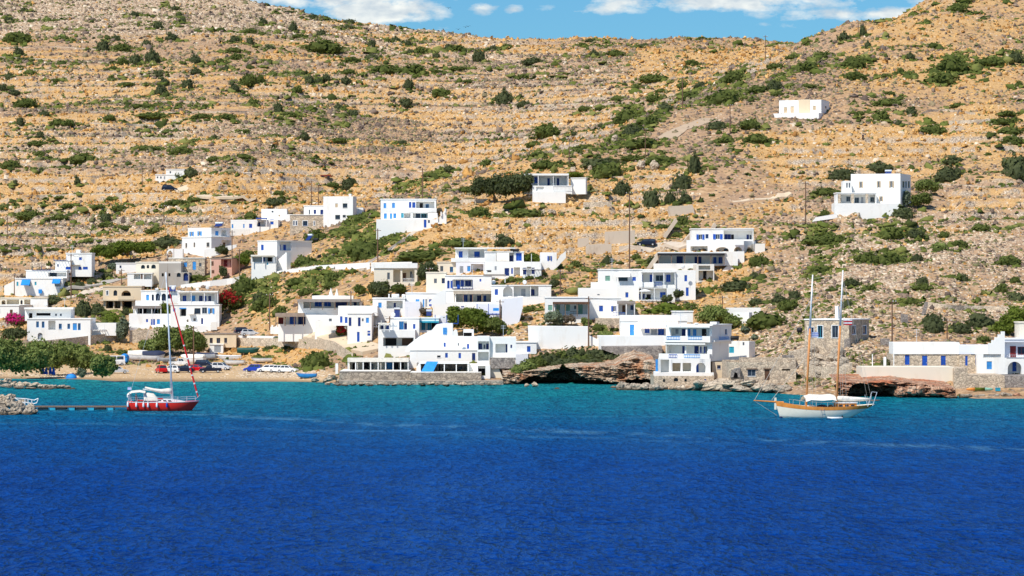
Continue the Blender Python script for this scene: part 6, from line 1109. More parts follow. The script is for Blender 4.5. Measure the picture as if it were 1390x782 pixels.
for q in '20,290,90,70,b;75,300,110,90,b;120,275,70,55,b;20,350,90,80,b;160,370,150,110,a;85,345,70,60,a;20,410,90,70,a;215,315,80,50,a;215,360,60,60,a;290,390,100,90,a;120,430,140,42,b;260,420,110,50,a;60,400,80,60,a;330,405,50,30,a;185,410,60,50,a;-60,330,120,110,b;-60,410,130,90,a;40,440,90,36,a;300,355,60,40,b'.split(';'):
    x, y, w, h, m = q.split(','); u, v = S2(float(x), float(y)); Yb = 460 - (float(y) - 360) * .07
    boulder(u, v, float(w) / 6.95, float(h) / 6.95, 'rounded grey boulder' if m == 'a' else 'pale boulder', 'boulders of the breakwater', 'boulder' if m == 'a' else 'pale_boulder', Yb)
for q in '15,135,110,50,b;70,120,80,55,b;130,150,90,50,b;190,155,100,45,b;250,150,80,45,b;320,165,130,50,b;400,180,130,48,b;470,180,90,45,a;520,185,80,45,a;580,185,100,50,a;640,190,90,48,a;690,200,70,28,a;440,200,120,25,a;300,190,120,26,a;180,178,120,24,a;60,165,120,30,a;-50,130,120,60,b;650,205,110,20,b'.split(';'):
    x, y, w, h, m = q.split(','); u, v = S2(float(x), float(y)); boulder(u, v, float(w) / 6.95, float(h) / 6.95, 'flat grey shore rock' if m == 'a' else 'pale shore rock', 'shore rocks of the spit', 'boulder' if m == 'a' else 'pale_boulder', 572 + float(x) * .006 - (float(y) - 150) * .2)
for q in '520,655,100,38,a;610,645,75,38,b;680,658,70,20,a;750,660,80,18,a;810,655,70,30,a;890,655,90,20,a;960,652,80,22,a;1020,650,70,26,a;1085,630,80,60,a;1140,640,90,50,a;1200,625,90,60,a;1260,620,80,60,a;1310,632,70,50,a;1350,625,90,60,a;400,605,40,24,b;460,600,50,34,b'.split(';'):
    x, y, w, h, m = q.split(','); u, v = D3(float(x), float(y)); boulder(u, v, float(w) / 5.346, float(h) / 5.346, 'dark wet shore rock' if m == 'a' else 'cream shore rock', 'shore rocks before the cave', 'boulder' if m == 'a' else 'pale_boulder', 562 + (1000 - float(x)) * .012)
for q in '80,690,90,50,a;150,670,110,60,a;215,680,100,60,a;300,670,90,55,a;360,680,90,55,a;430,690,100,40,a;500,690,80,35,b;640,695,200,50,a;560,680,80,40,b;820,660,260,70,b;720,650,160,60,b;900,690,200,50,a;1030,690,180,60,a;1120,670,160,60,b;1200,690,160,60,a;1300,690,160,60,a;950,640,160,40,b;1060,640,120,40,b'.split(';'):
    x, y, w, h, m = q.split(','); u, v = D5(float(x), float(y)); boulder(u, v, float(w) / 5.346, float(h) / 5.346, 'smooth grey shore slab' if m == 'a' else 'smooth cream shore slab', 'shore rocks before the houses', 'boulder' if m == 'a' else 'pale_boulder', np.interp(u, [830, 1080], [572, 542]))
for q in '700,735,90,30,a;780,725,100,40,a;880,730,110,40,a;980,728,90,40,a;1080,725,110,50,a;1160,728,100,50,r;330,690,70,50,r;400,680,80,60,r;470,670,80,60,r;560,690,90,60,r;640,690,80,60,r'.split(';'):
    x, y, w, h, m = q.split(','); u, v = D7(float(x), float(y)); boulder(u, v, float(w) / 5.213, float(h) / 5.213, 'rough grey shore rock' if m == 'a' else 'rust-red shore rock', 'shore rocks below the cottages', 'boulder' if m == 'a' else 'red_cliff', 523)
for q in '660,756,80,30;740,765,90,24;560,760,60,24;690,740,70,24'.split(';'):
    x, y, w, h = map(float, q.split(',')); u, v = C6(x, y); boulder(u, v, w / 5.2, h / 5.2, 'cream beach rock', 'rocks at the end of the beach', 'pale_boulder', 600)
for q in '1055,410,45,50;1125,410,50,50;695,435,40,35;785,423,32,26;755,410,26,20;830,455,24,24;580,658,55,30;915,270,50,40'.split(';'):
    x, y, w, h = map(float, q.split(',')); u, v = E2(x, y); boulder(u, v, w / 3.909, h / 3.909, 'cream weathered boulder', 'boulders on the slope', 'pale_boulder')

for q in '530,420,80,60,a;590,400,70,60,a;560,460,110,60,b;630,440,80,70,a;520,480,70,50,a;600,490,100,50,b;660,480,70,60,a;500,440,50,40,b;640,510,90,40,b;560,520,90,36,a'.split(';'):
    x, y, w, h, m = q.split(','); u, v = D6(float(x), float(y)); boulder(u, v, float(w) / 3.554, float(h) / 3.554, 'dark craggy outcrop rock' if m == 'a' else 'pale craggy outcrop rock', 'outcrop below the squared stone house', 'boulder' if m == 'a' else 'pale_boulder')

for k, x in enumerate(range(20, 1290, 62)):
    w, h = 46 + 30 * rnd.random(), 14 + 14 * rnd.random(); u, v = D1(x + rnd.uniform(-18, 18), 592 + (k % 3) * 3); boulder(u, v, w / 5.346, h / 5.346, 'low wet quay-side rock', 'rocks along the quay foot', 'boulder' if k % 4 else 'pale_boulder', 584 - (u - 440) * .012 - (k % 3))
# ------------------------------------------------------------------ wooden power poles
def pole(ub, vt, vb, cross=True, desc='wooden power pole', mat='pole_wood', r=.13):
    g = ground(ub, vb); h = (vb - vt) * g.y / F; t = thing('power_pole', None, None, g)
    m = MB(); m.tube([(0, 0, -.5), (0, 0, h)], [r, r * .72], 8); m.build('shaft', mat, t, origin=(0, 0, 0))
    if cross:
        c = MB(); c.obox((-.75, -.16, h - .5), (1.5, 0, 0), (0, .1, 0), (0, 0, .11)); c.build('crossarm', mat, t, origin=(0, 0, 0))
        for dx in (-.62, 0.15, .62): i = MB(); i.lathe((dx, -.11, h - .39), [(.04, 0), (.07, .06), (.04, .12), (.06, .18), (.0, .22)], 8); i.build('insulator', 'white_paint', t, origin=(0, 0, 0))
    later(t, ub, vb, desc, 'power pole', 'power poles of the village'); return t, g + Vector((0, 0, h - .2))
PT = {}
for i, (u, vt, vb) in enumerate([(854.5, 260, 366), (980.6, 402, 439), (19.5, 372, 402), (96.4, 345, 406), (114, 343, 374), (165, 366, 388), (10.3, 298, 328), (227.7, 345, 392), (222.5, 278, 301), (315, 313, 350), (325, 338, 381), (304, 257, 273), (422.6, 244, 279), (432, 249, 279),
      (512.7, 311, 357), (366, 399, 449), (476.3, 396, 453), (529, 430, 483), (573.6, 228, 270), (670.6, 236, 276), (583, 363, 396), (678.7, 408, 457), (760.5, 366, 401), (799, 403, 472), (772.7, 188, 228), (876, 174, 214), (926.3, 104, 147), (991, 142, 183), (1165, 29, 45), (1211, 407, 479), (1285.6, 433, 463), (1093.6, 247, 307), (193, 228, 259), (262.8, 443, 496), (1039, 49, 82)]):
    big = vb - vt > 40; PT[i] = pole(u, vt, vb, True, 'tall wooden power pole' if big else 'wooden power pole' if vb - vt > 27 else 'thin distant power pole', r=.15 if big else .12)[1]
pole(642, 430, 458, False, 'thin pale garden post', 'wood', .07)
def wire(a, b, name='power_cable', label='', r=.02):
    m = MB(); n = 10; pts = []
    for i in range(n + 1): t = i / n; p = a.lerp(b, t); pts.append(p - Vector((0, 0, (b - a).length * .03 * 4 * t * (1 - t))))
    m.tube(pts, r, 4); o = m.build(name, 'black', None, origin=a); tag(o, label, 'cable', 'overhead power cables')
for i, j, l in ((0, 22, 'overhead cable from the tall pole by the concrete walls down to the round tree'), (23, 1, 'overhead cable from the pole above the cave towards the olive-green tree'), (16, 17, 'overhead cable between the two poles beside the red flowering bush'), (30, 29, 'overhead cable behind the stone cottage'), (9, 10, 'overhead cable beside the tall corner house'), (3, 4, 'overhead cable before the house with blue awnings'), (24, 25, 'overhead cable above the verandah house')): wire(PT[i], PT[j], label=l)
# ------------------------------------------------------------------ cars
def make_car(name, label, paintm, kind='hatch', L=3.8, Wd=1.65, Ht=1.45, group='cars parked by the beach'):
    """a car standing at the origin, nose towards +x"""
    t = thing(name, label, {'van': 'van', 'pickup': 'pickup'}.get(kind, 'car'), (0, 0, 0), 0, group); h = L / 2; w = Wd / 2
    P = {'hatch': ([(-h, .35), (-h - .02, .75), (-h + .05, .92), (h - .75, .88), (h - .12, .70), (h, .5), (h, .28), (-h, .25)], [(-h + .08, .90), (-h + .38, Ht), (.35, Ht), (h - .85, .88)]),
         'sedan': ([(-h, .35), (-h, .85), (-h + .6, .92), (h - 1., .88), (h - .12, .72), (h, .5), (h, .28), (-h, .25)], [(-h + .55, .90), (-h + 1.05, Ht), (.3, Ht), (h - 1.05, .88)]),
         'van': ([(-h, .35), (-h, 1.05), (h - .7, 1.05), (h - .1, .85), (h, .55), (h, .28), (-h, .25)], [(-h + .02, 1.04), (-h + .06, Ht), (h - 1.25, Ht), (h - .68, 1.04)]),
         'pickup': ([(-h, .4), (-h, .95), (h - 1.2, .95), (h - .1, .85), (h, .6), (h, .35), (-h, .35)], [(-.35, .94), (-.28, Ht), (.55, Ht), (h - 1.15, .94)])}[kind]
    def sect(prof, ins):
        m = MB(); n = len(prof); zs = [p[1] for p in prof]; zt = max(zs)
        rings = []
        for y, sx, sz in ((-w + ins, .965, .97), (-w + ins + .09, 1, 1), (w - ins - .09, 1, 1), (w - ins, .965, .97)): rings.append([(p[0] * sx, y, .6 + (p[1] - .6) * sz) for p in prof])
        m.loft(rings); return m
    sect(P[0], 0).build('body', paintm, t); cab = P[1]; m = MB(); zb, zt = cab[0][1] - .02, Ht
    r = [[(p[0], y * (1 if p[1] < zt else .82), p[1]) for p in cab] for y in (-w + .06, w - .06)]; m.loft(r); c = m.build('cabin', paintm, t)
    g = MB(); a0, a1, a2, a3 = [Vector((p[0], 0, p[1])) for p in cab]
    def lerp(a, b, k): return a + (b - a) * k
    for sgn in (-1, 1):
        def yy(p): k = (p.z - zb) / (zt - zb); return sgn * ((w - .06) * (1 - .18 * k) + .012)
        lo0, lo1, hi0, hi1 = lerp(a0, a1, .18), lerp(a3, a2, .18), lerp(a0, a1, .88), lerp(a3, a2, .88)
        for k0, k1 in ((.08, .46), (.52, .93)):
            q = [lerp(lo0, lo1, k0), lerp(lo0, lo1, k1), lerp(hi0, hi1, k1), lerp(hi0, hi1, k0)]; g.add([(p.x, yy(p), p.z) for p in q] + [(p.x, yy(p) - sgn * .03, p.z) for p in q], [(0, 1, 2, 3), (7, 6, 5, 4), (0, 1, 5, 4), (1, 2, 6, 5), (2, 3, 7, 6), (3, 0, 4, 7)])
    for A, B, s in ((a0, a1, -1), (a3, a2, 1)):
        lo, hi = lerp(A, B, .14), lerp(A, B, .9); d = .014 * s
        g.add([(lo.x + d, -w * .84, lo.z + .01), (lo.x + d, w * .84, lo.z + .01), (hi.x + d, w * .68, hi.z), (hi.x + d, -w * .68, hi.z)] + [(lo.x - .03 * s, -w * .84, lo.z), (lo.x - .03 * s, w * .84, lo.z), (hi.x - .03 * s, w * .68, hi.z), (hi.x - .03 * s, -w * .68, hi.z)], [(0, 1, 2, 3), (7, 6, 5, 4), (0, 1, 5, 4), (1, 2, 6, 5), (2, 3, 7, 6), (3, 0, 4, 7)])
    g.build('window', 'glass', t)
    for sx in (-h + .68, h - .72):
        for sy in (-1, 1):
            q = MB(); q.tube([(sx, sy * (w - .2), .3), (sx, sy * (w + .01), .3)], .3, 14); wh = q.build('wheel', 'black', t); q = MB(); q.tube([(sx, sy * (w), .3), (sx, sy * (w + .02), .3)], .17, 10); q.build('rim', 'silver', wh)
    for sy in (-1, 1):
        q = MB(); q.box((h - .05, sy * (w - .25), .62), (.12, .3, .13)); q.build('headlight', 'white_paint', t); q = MB(); q.box((-h + .01, sy * (w - .16), .78), (.08, .18, .2)); q.build('tail_light', 'lamp_red', t)
    for sx in (-h - .01, h - .02): q = MB(); q.box((sx, 0, .40), (.14, Wd - .1, .17)); q.build('bumper', paintm if kind != 'pickup' else 'black', t)
    return t
def park(car, crop, x, y, rz): g = ground(*crop(x, y)); car.location = g + Vector((0, 0, .02)); car.rotation_euler = (0, 0, R(rz)); return car
K = 'cars parked by the beach'
park(make_car('parked_van', 'white van with dark windows parked at the edge of the beach', 'white_paint', 'van', 4.6, 1.8, 2.0, K), C4, 188, 650, 200)
park(make_car('parked_car', 'pale silver car half hidden behind the last beach tamarisk', 'silver', 'sedan', 4.0, 1.65, 1.4, K), C4, 225, 712, 10)
park(make_car('parked_car', 'bright red small car parked end-on at the front of the beach', 'red_car', 'hatch', 3.5, 1.65, 1.55, K), C4, 552, 708, 110)
park(make_car('parked_car', 'white hatchback between the red small car and the black one', 'white_paint', 'hatch', 3.6, 1.6, 1.42, K), C4, 632, 706, 160)
park(make_car('parked_car', 'long black car behind the yacht mast', 'navy_car', 'sedan', 4.2, 1.7, 1.42, K), C4, 722, 706, 175)
park(make_car('parked_car', 'red saloon parked behind the black cars', 'red_car', 'sedan', 4.2, 1.7, 1.42, K), C4, 822, 700, -20)
park(make_car('parked_car', 'black open-backed car nearest the sand', 'navy_car', 'pickup', 4.3, 1.7, 1.5, K), C4, 925, 706, 185)
park(make_car('parked_car', 'silver hatchback parked behind the black open-backed car', 'silver', 'hatch', 3.9, 1.65, 1.5, K), C4, 1008, 686, -18)
park(make_car('parked_car', 'dark grey car parked in the second row', 'navy_car', 'hatch', 3.8, 1.65, 1.5, K), C4, 880, 664, -25)
park(make_car('parked_car', 'white pickup among the covered boats', 'white_paint', 'pickup', 4.2, 1.7, 1.6, K), C4, 690, 656, 15)
park(make_car('parked_car', 'bright blue hatchback parked alone on the shingle', 'blue_car', 'hatch', 3.7, 1.65, 1.5, K), C4, 1252, 700, 160)
park(make_car('parked_car', 'white estate car next to the blue hatchback', 'white_paint', 'hatch', 3.9, 1.65, 1.42, K), C6, 228, 707, 165)
park(make_car('parked_car', 'white small car squeezed between two white cars', 'white_paint', 'hatch', 3.3, 1.6, 1.4, K), C6, 295, 708, 150)
park(make_car('parked_car', 'white saloon at the end of the row of white cars', 'white_paint', 'sedan', 4.1, 1.65, 1.4, K), C6, 365, 710, -15)
K = 'cars on the lanes'
park(make_car('parked_car', 'black car parked among the rubble below the twin chimney house', 'navy_car', 'hatch', 3.9, 1.65, 1.5, K), C4, 1175, 416, 20)
park(make_car('parked_car', 'pale silver car beside the black car among the rubble', 'silver', 'hatch', 3.9, 1.65, 1.42, K), C4, 1225, 424, 10)
park(make_car('parked_car', 'red hatchback parked on the lane above the rubble wall', 'red_car', 'hatch', 3.7, 1.65, 1.45, K), C6, 535, 462, 0)
park(make_car('parked_car', 'dark green jeep parked end-on beside the wooden pole', 'navy_car', 'pickup', 3.4, 1.6, 1.8, K), C6, 820, 492, -80)
park(make_car('parked_car', 'dark blue hatchback parked on the track above the black canopy', 'navy_car', 'hatch', 4.2, 1.7, 1.5, K), D4, 478, 254, 170)
park(make_car('parked_car', 'distant dark car on the yellow field track', 'navy_car', 'hatch', 4.6, 1.8, 1.7, K), E1, 900, 428, 5)
# ------------------------------------------------------------------ hulls
def hull(m, L, B, H, fr=.35, st=.6, sheer=.35, deep=.35, n=18, k=7, trans=.55, rake=.10, rake2=.0, close=True, zlo=None, zhi=None):
    """a boat hull along x (bow at +L/2), waterline at z = 0; zlo/zhi cut a horizontal band out of its sides (fractions of the freeboard)"""
    rings = []
    for i in range(n + 1):
        t = i / n; b = B / 2 * (trans + (1 - trans) * math.sin(min(t / st, 1) * math.pi / 2)) if t < st else B / 2 * max(math.cos((t - st) / (1 - st) * math.pi / 2) ** .75, .012)
        top = H * (1 + sheer * ((2 * t - 1) ** 2) * (1 if t > .5 else .35)); keel = -deep * math.sin(math.pi * min(max(t * .95 + .03, 0), 1)) ** .6
        r = []
        for j in range(k + 1):
            s = j / k; z = keel + (top - keel) * s; y = b * (math.sin(s * math.pi / 2) ** .24)
            x = -L / 2 + L * t + (rake * L * (t ** 4) * (z - top) / H if t > .4 else -rake2 * L * ((1 - t) ** 4) * (z - top) / H * 1.0)
            r.append((x, y, z))
        rings.append(r)
    if zlo is not None:
        out = []
        for r in rings:
            z0, z1 = r[0][2], r[-1][2]; q = []
            for s in (zlo, (zlo + zhi) / 2, zhi):
                f = (s * z1 - z0) / (z1 - z0) * k if s >= 0 else 0; f = min(max(f, 0), k); a = min(int(f), k - 1); b = f - a; q.append(tuple(r[a][c] * (1 - b) + r[a + 1][c] * b for c in range(3)))
            out.append(q)
        for sg in (-1, 1): m.loft([[(p[0], sg * (p[1] + .018), p[2]) for p in q] for q in out], False, False)
        return rings
    full = [[(x, -y, z) for x, y, z in r[::-1]] + [(x, y, z) for x, y, z in r[1:]] for r in rings]
    m.loft(full, False, False)
    m.add(full[0], [tuple(range(len(full[0])))]); d = [r[-1] for r in rings]
    if close:
        o = [(x, y * .97, z - .06) for x, y, z in d]; m.add([(x, -y, z) for x, y, z in o] + o, [(i, i + 1, i + 1 + len(o), i + len(o)) for i in range(len(o) - 1)])
    return rings
def small_boat(name, label, crop, x, y, L, B, H, rz, mat, cover=None, group='small boats laid up by the beach', Y=None, dome=.6):
    g = ground(*crop(x, y)); t = thing(name, label, 'boat', (0, 0, 0), 0, group); m = MB(); r = hull(m, L, B, H, trans=.7); m.build('hull', mat, t, True)
    m = MB(); hull(m, L, B, H, trans=.7, zlo=.86, zhi=1.0); m.build('rubbing_strake', 'grey' if mat != 'grey' else 'white_paint', t)
    if cover:
        c = MB(); rows = []
        for q in r: x_, y_, z_ = q[-1]; rows.append([(x_, y_ * 1.04 * math.cos(a), z_ - .08 + dome * math.sin(a) * (.35 + .65 * min(y_ / (B / 2), 1))) for a in [math.pi * j / 8 for j in range(9)]])
        c.loft(rows, True, False); c.build('cover', cover, t, True)
    else:
        for q in (.3, .55, .75): s = MB(); k = r[int(q * 18)][-1]; s.box((k[0], 0, k[2] - .12), (.22, k[1] * 1.85, .04)); s.build('thwart', 'wood', t)
    c = MB()
    for sx in (-L * .22, L * .22): c.box((sx, 0, -.32), (.2, B * .75, .34))
    c.build('cradle', 'wood', t)
    t.location = g + Vector((0, 0, .42)); t.rotation_euler = (0, 0, R(rz)); return t
small_boat('covered_boat', 'boat laid up under a domed white cover', C4, 385, 618, 4.6, 2.1, .9, 15, 'white_paint', 'canvas', dome=1.0)
small_boat('covered_boat', 'boat laid up under a dark navy cover', C4, 497, 622, 4.8, 2.2, .9, 5, 'white_paint', 'tarp', dome=1.0)
small_boat('covered_boat', 'blue-tarped trailer load behind the white van', C4, 275, 640, 2.6, 1.8, .9, 90, 'azure', 'azure', dome=.9)
small_boat('covered_boat', 'boat under a green cover lying in the dry grass', C4, 1215, 565, 4.8, 1.7, .7, 5, 'green_tarp', 'green_tarp', dome=.35)
small_boat('laid_up_boat', 'long white dinghy turned broadside behind the silver car', C4, 1065, 618, 5.2, 1.8, .6, 178, 'white_paint', 'white_paint', dome=.25)
small_boat('laid_up_boat', 'pale dinghy lying nearer the blue hatchback', C4, 1100, 650, 4.6, 1.7, .6, 170, 'white_paint')
small_boat('laid_up_boat', 'white open boat behind the row of white cars', C4, 1310, 632, 4.4, 1.6, .5, 185, 'white_paint')
small_boat('laid_up_boat', 'white boat with a pale cover beside the utility pole', C4, 790, 640, 5.4, 2.2, .9, 160, 'white_paint', 'canvas', dome=.8)
small_boat('laid_up_boat', 'grey-covered boat in the back row by the cream cottage', C4, 890, 612, 5.0, 2.0, .8, 160, 'grey', 'tarp', dome=.4)
small_boat('laid_up_boat', 'grey dinghy half hidden among the parked boats', C4, 600, 630, 4.0, 1.7, .6, 20, 'grey')
small_boat('rowing_boat', 'small blue rowing boat at the end of the beach', C6, 497, 752, 4.0, 1.5, .5, 170, 'azure')
def hull_at(o, u, v, rz): Y = CH * F / (v - VH); o.location = Vector(((u - UC) * Y / F, Y, 0)); o.rotation_euler = (0, 0, R(rz))
# --- the red yacht (bow towards +x)
t = thing('red_yacht', 'red-hulled sailing yacht with a white deck moored at the end of the pontoon', 'sailing yacht'); L, B, H = 10.2, 3.3, 1.28; HP = dict(trans=.72, rake=.10, sheer=.10, deep=.5, st=.55)
m = MB(); RG = hull(m, L, B, H, **HP); hu = m.build('hull', 'bright_red', t, True)
m = MB(); hull(m, L, B, H, zlo=.92, zhi=1.005, **HP); m.build('white_sheer_stripe', 'white_paint', hu); m = MB(); hull(m, L, B, H, zlo=-.2, zhi=.16, **HP); m.build('boot_stripe', 'navy', hu)
def hz(x): q = min(RG, key=lambda r: abs(r[-1][0] - x))[-1]; return q[1], q[2]
m = MB(); m.loft([[(x, y * w, z) for y, z in ((-1, zb), (-.82, zt), (.82, zt), (1, zb))] for x, w, zb, zt in ((-1.9, 1.0, 1.2, 1.62), (-.6, 1.05, 1.2, 1.72), (1.2, .9, 1.22, 1.66), (2.6, .5, 1.25, 1.42), (3.1, .3, 1.28, 1.33))]); ca = m.build('coachroof', 'white_paint', t)
for x in (-1.2, -.5, .2, .9): m = MB(); m.box((x, -.95, 1.46), (.42, .08, .14)); m.build('porthole', 'glass', ca)
m = MB(); m.loft([[(x, y, z) for y, z in ((-1.15, 1.45), (-.95, zt - .1), (0, zt), (.95, zt - .1), (1.15, 1.45))] for x, zt in ((-2.7, 2.45), (-2.2, 2.55), (-1.4, 2.45), (-.75, 1.75))], False, False); m.build('spray_hood', 'canvas', t, True)
m = MB(); m.loft([[(x, y, z) for y, z in ((-1.4, zt - .28), (-.9, zt - .05), (0, zt), (.9, zt - .05), (1.4, zt - .28))] for x, zt in ((-5.0, 2.5), (-4.4, 2.85), (-3.3, 2.95), (-2.5, 2.8))] , False, False); bi = m.build('bimini', 'canvas', t, True)
m = MB()
for x in (-4.8, -3.8, -2.7):
    m.tube([(x, -1.4, 2.58), (x, 0, 2.68), (x, 1.4, 2.58)], .025, 5)
    for y in (-1.4, 1.4): m.tube([(x + (.3 if x < -4 else 0), y, 1.2), (x, y, 2.6)], .025, 5)
m.tube([(-4.8, 1.4, 2.58), (-2.7, 1.4, 2.58)], .025, 5); m.build('bimini_frame', 'metal', bi)
mx, mt = 1.25, -.0; MB_, MT = Vector((1.25, 0, 1.5)), Vector((.35, 0, 19.6))
m = MB(); m.tube([MB_, MB_.lerp(MT, .5), MT], [.13, .12, .09], 10); ma = m.build('mast', 'metal', t, True)
m = MB()
for k in (.33, .62): p = MB_.lerp(MT, k); m.tube([(p.x, -.85, p.z), (p.x, .85, p.z)], .035, 5)
m.build('spreader', 'metal', ma)
m = MB(); rs = [(1.15, 2.75, .42), (.6, 2.8, .40), (-.3, 2.75, .30), (-1.4, 2.95, .22), (-2.6, 3.3, .13)]; m.tube([(x, 0, z) for x, z, r in rs], [r for x, z, r in rs], 10); m.build('furled_mainsail', 'canvas', t, True); m = MB(); m.tube([(1.1, 0, 2.45), (-2.9, 0, 3.05)], .08, 8); m.build('boom', 'metal', t)
bow, top = Vector((5.0, 0, 1.55)), Vector((.42, 0, 18.4))
m = MB(); m.tube([bow.lerp(top, k) for k in (.02, .1, .5, .95)], [.07, .13, .12, .06], 8); fu = m.build('furled_jib', 'furl', t); m = MB()
for k in (.06, .13, .20, .27, .34, .45): a = bow.lerp(top, k); b = bow.lerp(top, k + .012); m.tube([a, b], .15, 8)
m.build('white_sail_tie', 'white_paint', fu)
m = MB(); m.tube([(-5.0, 0, 1.4), tuple(MT)], .018, 4)
for y in (-1.5, 1.5):
    p = MB_.lerp(MT, .33); q = MB_.lerp(MT, .62); m.tube([(1.0, y, 1.35), (p.x, y * .57, p.z), tuple(MB_.lerp(MT, .62)) if 0 else (q.x, y * .5, q.z), tuple(MT)], .016, 4); m.tube([(1.4, y, 1.35), tuple(p)], .016, 4)
m.build('rigging', 'metal', t)
m = MB()
for sg in (-1, 1):
    xs = [-4.9, -3.6, -2.2, -.8, .6, 2., 3.3, 4.5]; pts = [(x, sg * hz(x)[0] * .95, hz(x)[1]) for x in xs]
    for p in pts: m.tube([p, (p[0], p[1], p[2] + .62)], .02, 4)
    for dz in (.33, .62): m.tube([(p[0], p[1], p[2] + dz) for p in pts], .012, 4)
m.tube([(4.5, -.5, 1.6), (5.15, 0, 2.2), (4.5, .5, 1.6)], .025, 5); m.build('guard_rail', 'metal', t)
for x, c in ((-4.95, 'lilac'), (-3.75, 'lilac'), (-2.75, 'lilac'), (-2.1, 'lilac'), (-.85, 'lilac'), (.55, 'blue')):
    y, z = hz(x); m = MB(); m.lathe((x, -y - .16, z - .78), [(0, 0), (.1, .04), (.14, .15), (.14, .5), (.1, .62), (.03, .7), (.02, .95)], 10); m.build('fender', c, t, True)
m = MB(); m.lathe((-4.9, -1.0, 1.9), [(.16, 0), (.2, .1), (.2, .45), (.1, .55), (0, .56)], 10); m.build('life_ring_case', 'white_paint', t); m = MB(); m.obox((-4.6, 1.2, 2.9), (-.5, 0, .0), (0, .03, 0), (0, 0, .4)); m.build('ensign', 'flag', t); m = MB(); m.tube([(-4.6, 1.21, 1.3), (-4.6, 1.21, 3.35)], .02, 4); m.build('flagstaff', 'metal', t)
for x, w, c in ((-3.2, .8, 'red_cloth'), (-.5, .9, 'red_cloth')): m = MB(); m.box((x, -.75, 1.72 if x > -1 else 1.5), (w, .35, .14)); m.build('cushion', c, t)
m = MB(); m.obox((-4.6, -.9, .95), (2.2, 0, 0), (0, 1.8, 0), (0, 0, .1)); m.build('cockpit_sole', 'wood', t)
hull_at(t, 221.8, 557.5, 4); YACHT = t
# --- the two-masted ketch (bow towards -x in the picture: built with bow +x and turned round)
t = thing('wooden_ketch', 'two-masted white wooden ketch with varnished rail and orange masts at anchor', 'sailing ship'); L, B, H = 13.6, 3.9, 1.5; HP = dict(trans=.34, rake=.035, rake2=.20, sheer=.55, deep=.6, st=.5)
m = MB(); RG = hull(m, L, B, H, **HP); hu = m.build('hull', 'hull_cream', t, True)
m = MB(); hull(m, L, B, H, zlo=.70, zhi=1.01, **HP); m.build('varnished_rail', 'orange_wood', hu); m = MB(); hull(m, L, B, H, zlo=-.1, zhi=.09, **HP); m.build('waterline_stripe', 'navy', hu)
b = RG[-1][-1]; m = MB(); m.loft([[(b[0] + dx, y * w, b[2] + z) for y, z in ((-.08, -1.2), (.08, -1.2), (.06, .4), (-.06, .4))] for dx, w in ((-.22, 1.), (.06, .5))]); m.build('stem_head', 'hull_cream', t)
m = MB(); m.tube([(b[0] - 1.2, 0, b[2] - .25), (b[0] + 2.9, 0, b[2] + .02)], [.13, .07], 8); bs = m.build('bowsprit', 'orange_wood', t)
m = MB()
for y in (-.25, 0, .25): m.tube([(b[0] + 2.8, 0, b[2] - .02), (b[0] - .25, y, .35)], .018, 4)
m.build('bobstay', 'rope', bs)
def mast(x, z0, zt, rake, wood):
    m = MB(); a, c = Vector((x, 0, z0)), Vector((x + rake, 0, zt)); k = a.lerp(c, wood); m.tube([a, k], [.16, .14], 9); o = m.build('mast', 'orange_wood', t, True); m = MB(); m.tube([k, c], [.13, .09], 9); m.build('white_topmast', 'white_paint', o, True); m = MB(); p = a.lerp(c, .78); m.tube([(p.x, -.8, p.z), (p.x, .8, p.z)], .04, 5); m.build('spreader', 'wood', o)
    return a, c
fa, fc = mast(2.55, 1.1, 19.2, -.95, .60); ba, bc = mast(-1.6, 1.1, 19.8, -.95, .60)
m = MB(); m.tube([(b[0] + 2.8, 0, b[2]), tuple(fa.lerp(fc, .82))], .03, 4); m.tube([(b[0] + .4, 0, b[2] + .1), tuple(fa.lerp(fc, .42))], .03, 4); m.tube([tuple(fa.lerp(fc, .97)), tuple(ba.lerp(bc, .97))], .014, 4)
for a, c in ((fa, fc), (ba, bc)):
    for y in (-1.8, 1.8):
        for dx, k in ((-.5, .78), (.5, .78), (-1.0, .97)): p = a.lerp(c, k); m.tube([(a.x + dx, y, 1.4), tuple(p)], .016, 4)
m.tube([(-6.4, 1.2, 1.7), tuple(ba.lerp(bc, .95))], .016, 4); m.tube([(-6.4, -1.2, 1.7), tuple(ba.lerp(bc, .95))], .016, 4); m.build('rigging', 'rope', t)
m = MB(); m.loft([[(x, y, z) for y, z in ((-1.75, zt - .75), (-1.2, zt - .25), (0, zt), (1.2, zt - .25), (1.75, zt - .75))] for x, zt in ((2.9, 2.95), (2.2, 3.2), (.6, 3.1), (-.7, 3.2), (-1.3, 3.05))], False, False); m.build('deck_awning', 'canvas', t, True)
m = MB(); rs = [(-1.75, 2.6, .30), (-2.6, 2.55, .36), (-3.8, 2.5, .30), (-5.2, 2.45, .24), (-6.3, 2.45, .14)]; m.tube([(x, 0, z) for x, z, r in rs], [r for x, z, r in rs], 9); m.build('furled_sail', 'canvas', t, True); m = MB(); m.tube([(-1.65, 0, 2.2), (-7.6, 0, 2.3)], .08, 7); m.build('boom', 'wood', t)
m = MB(); m.obox((-4.2, -1.0, 1.1), (2.7, 0, 0), (0, 2.0, 0), (0, 0, .85)); dh = m.build('deckhouse', 'orange_wood', t); m = MB(); m.obox((-4.35, -1.12, 1.955), (3.0, 0, 0), (0, 2.24, 0), (0, 0, .09)); m.build('deckhouse_roof', 'white_paint', dh)
for x in (-3.9, -3.1, -2.3): m = MB(); m.obox((x, 1.0, 1.45), (.5, 0, 0), (0, .03, 0), (0, 0, .28)); m.build('window', 'glass', dh); 
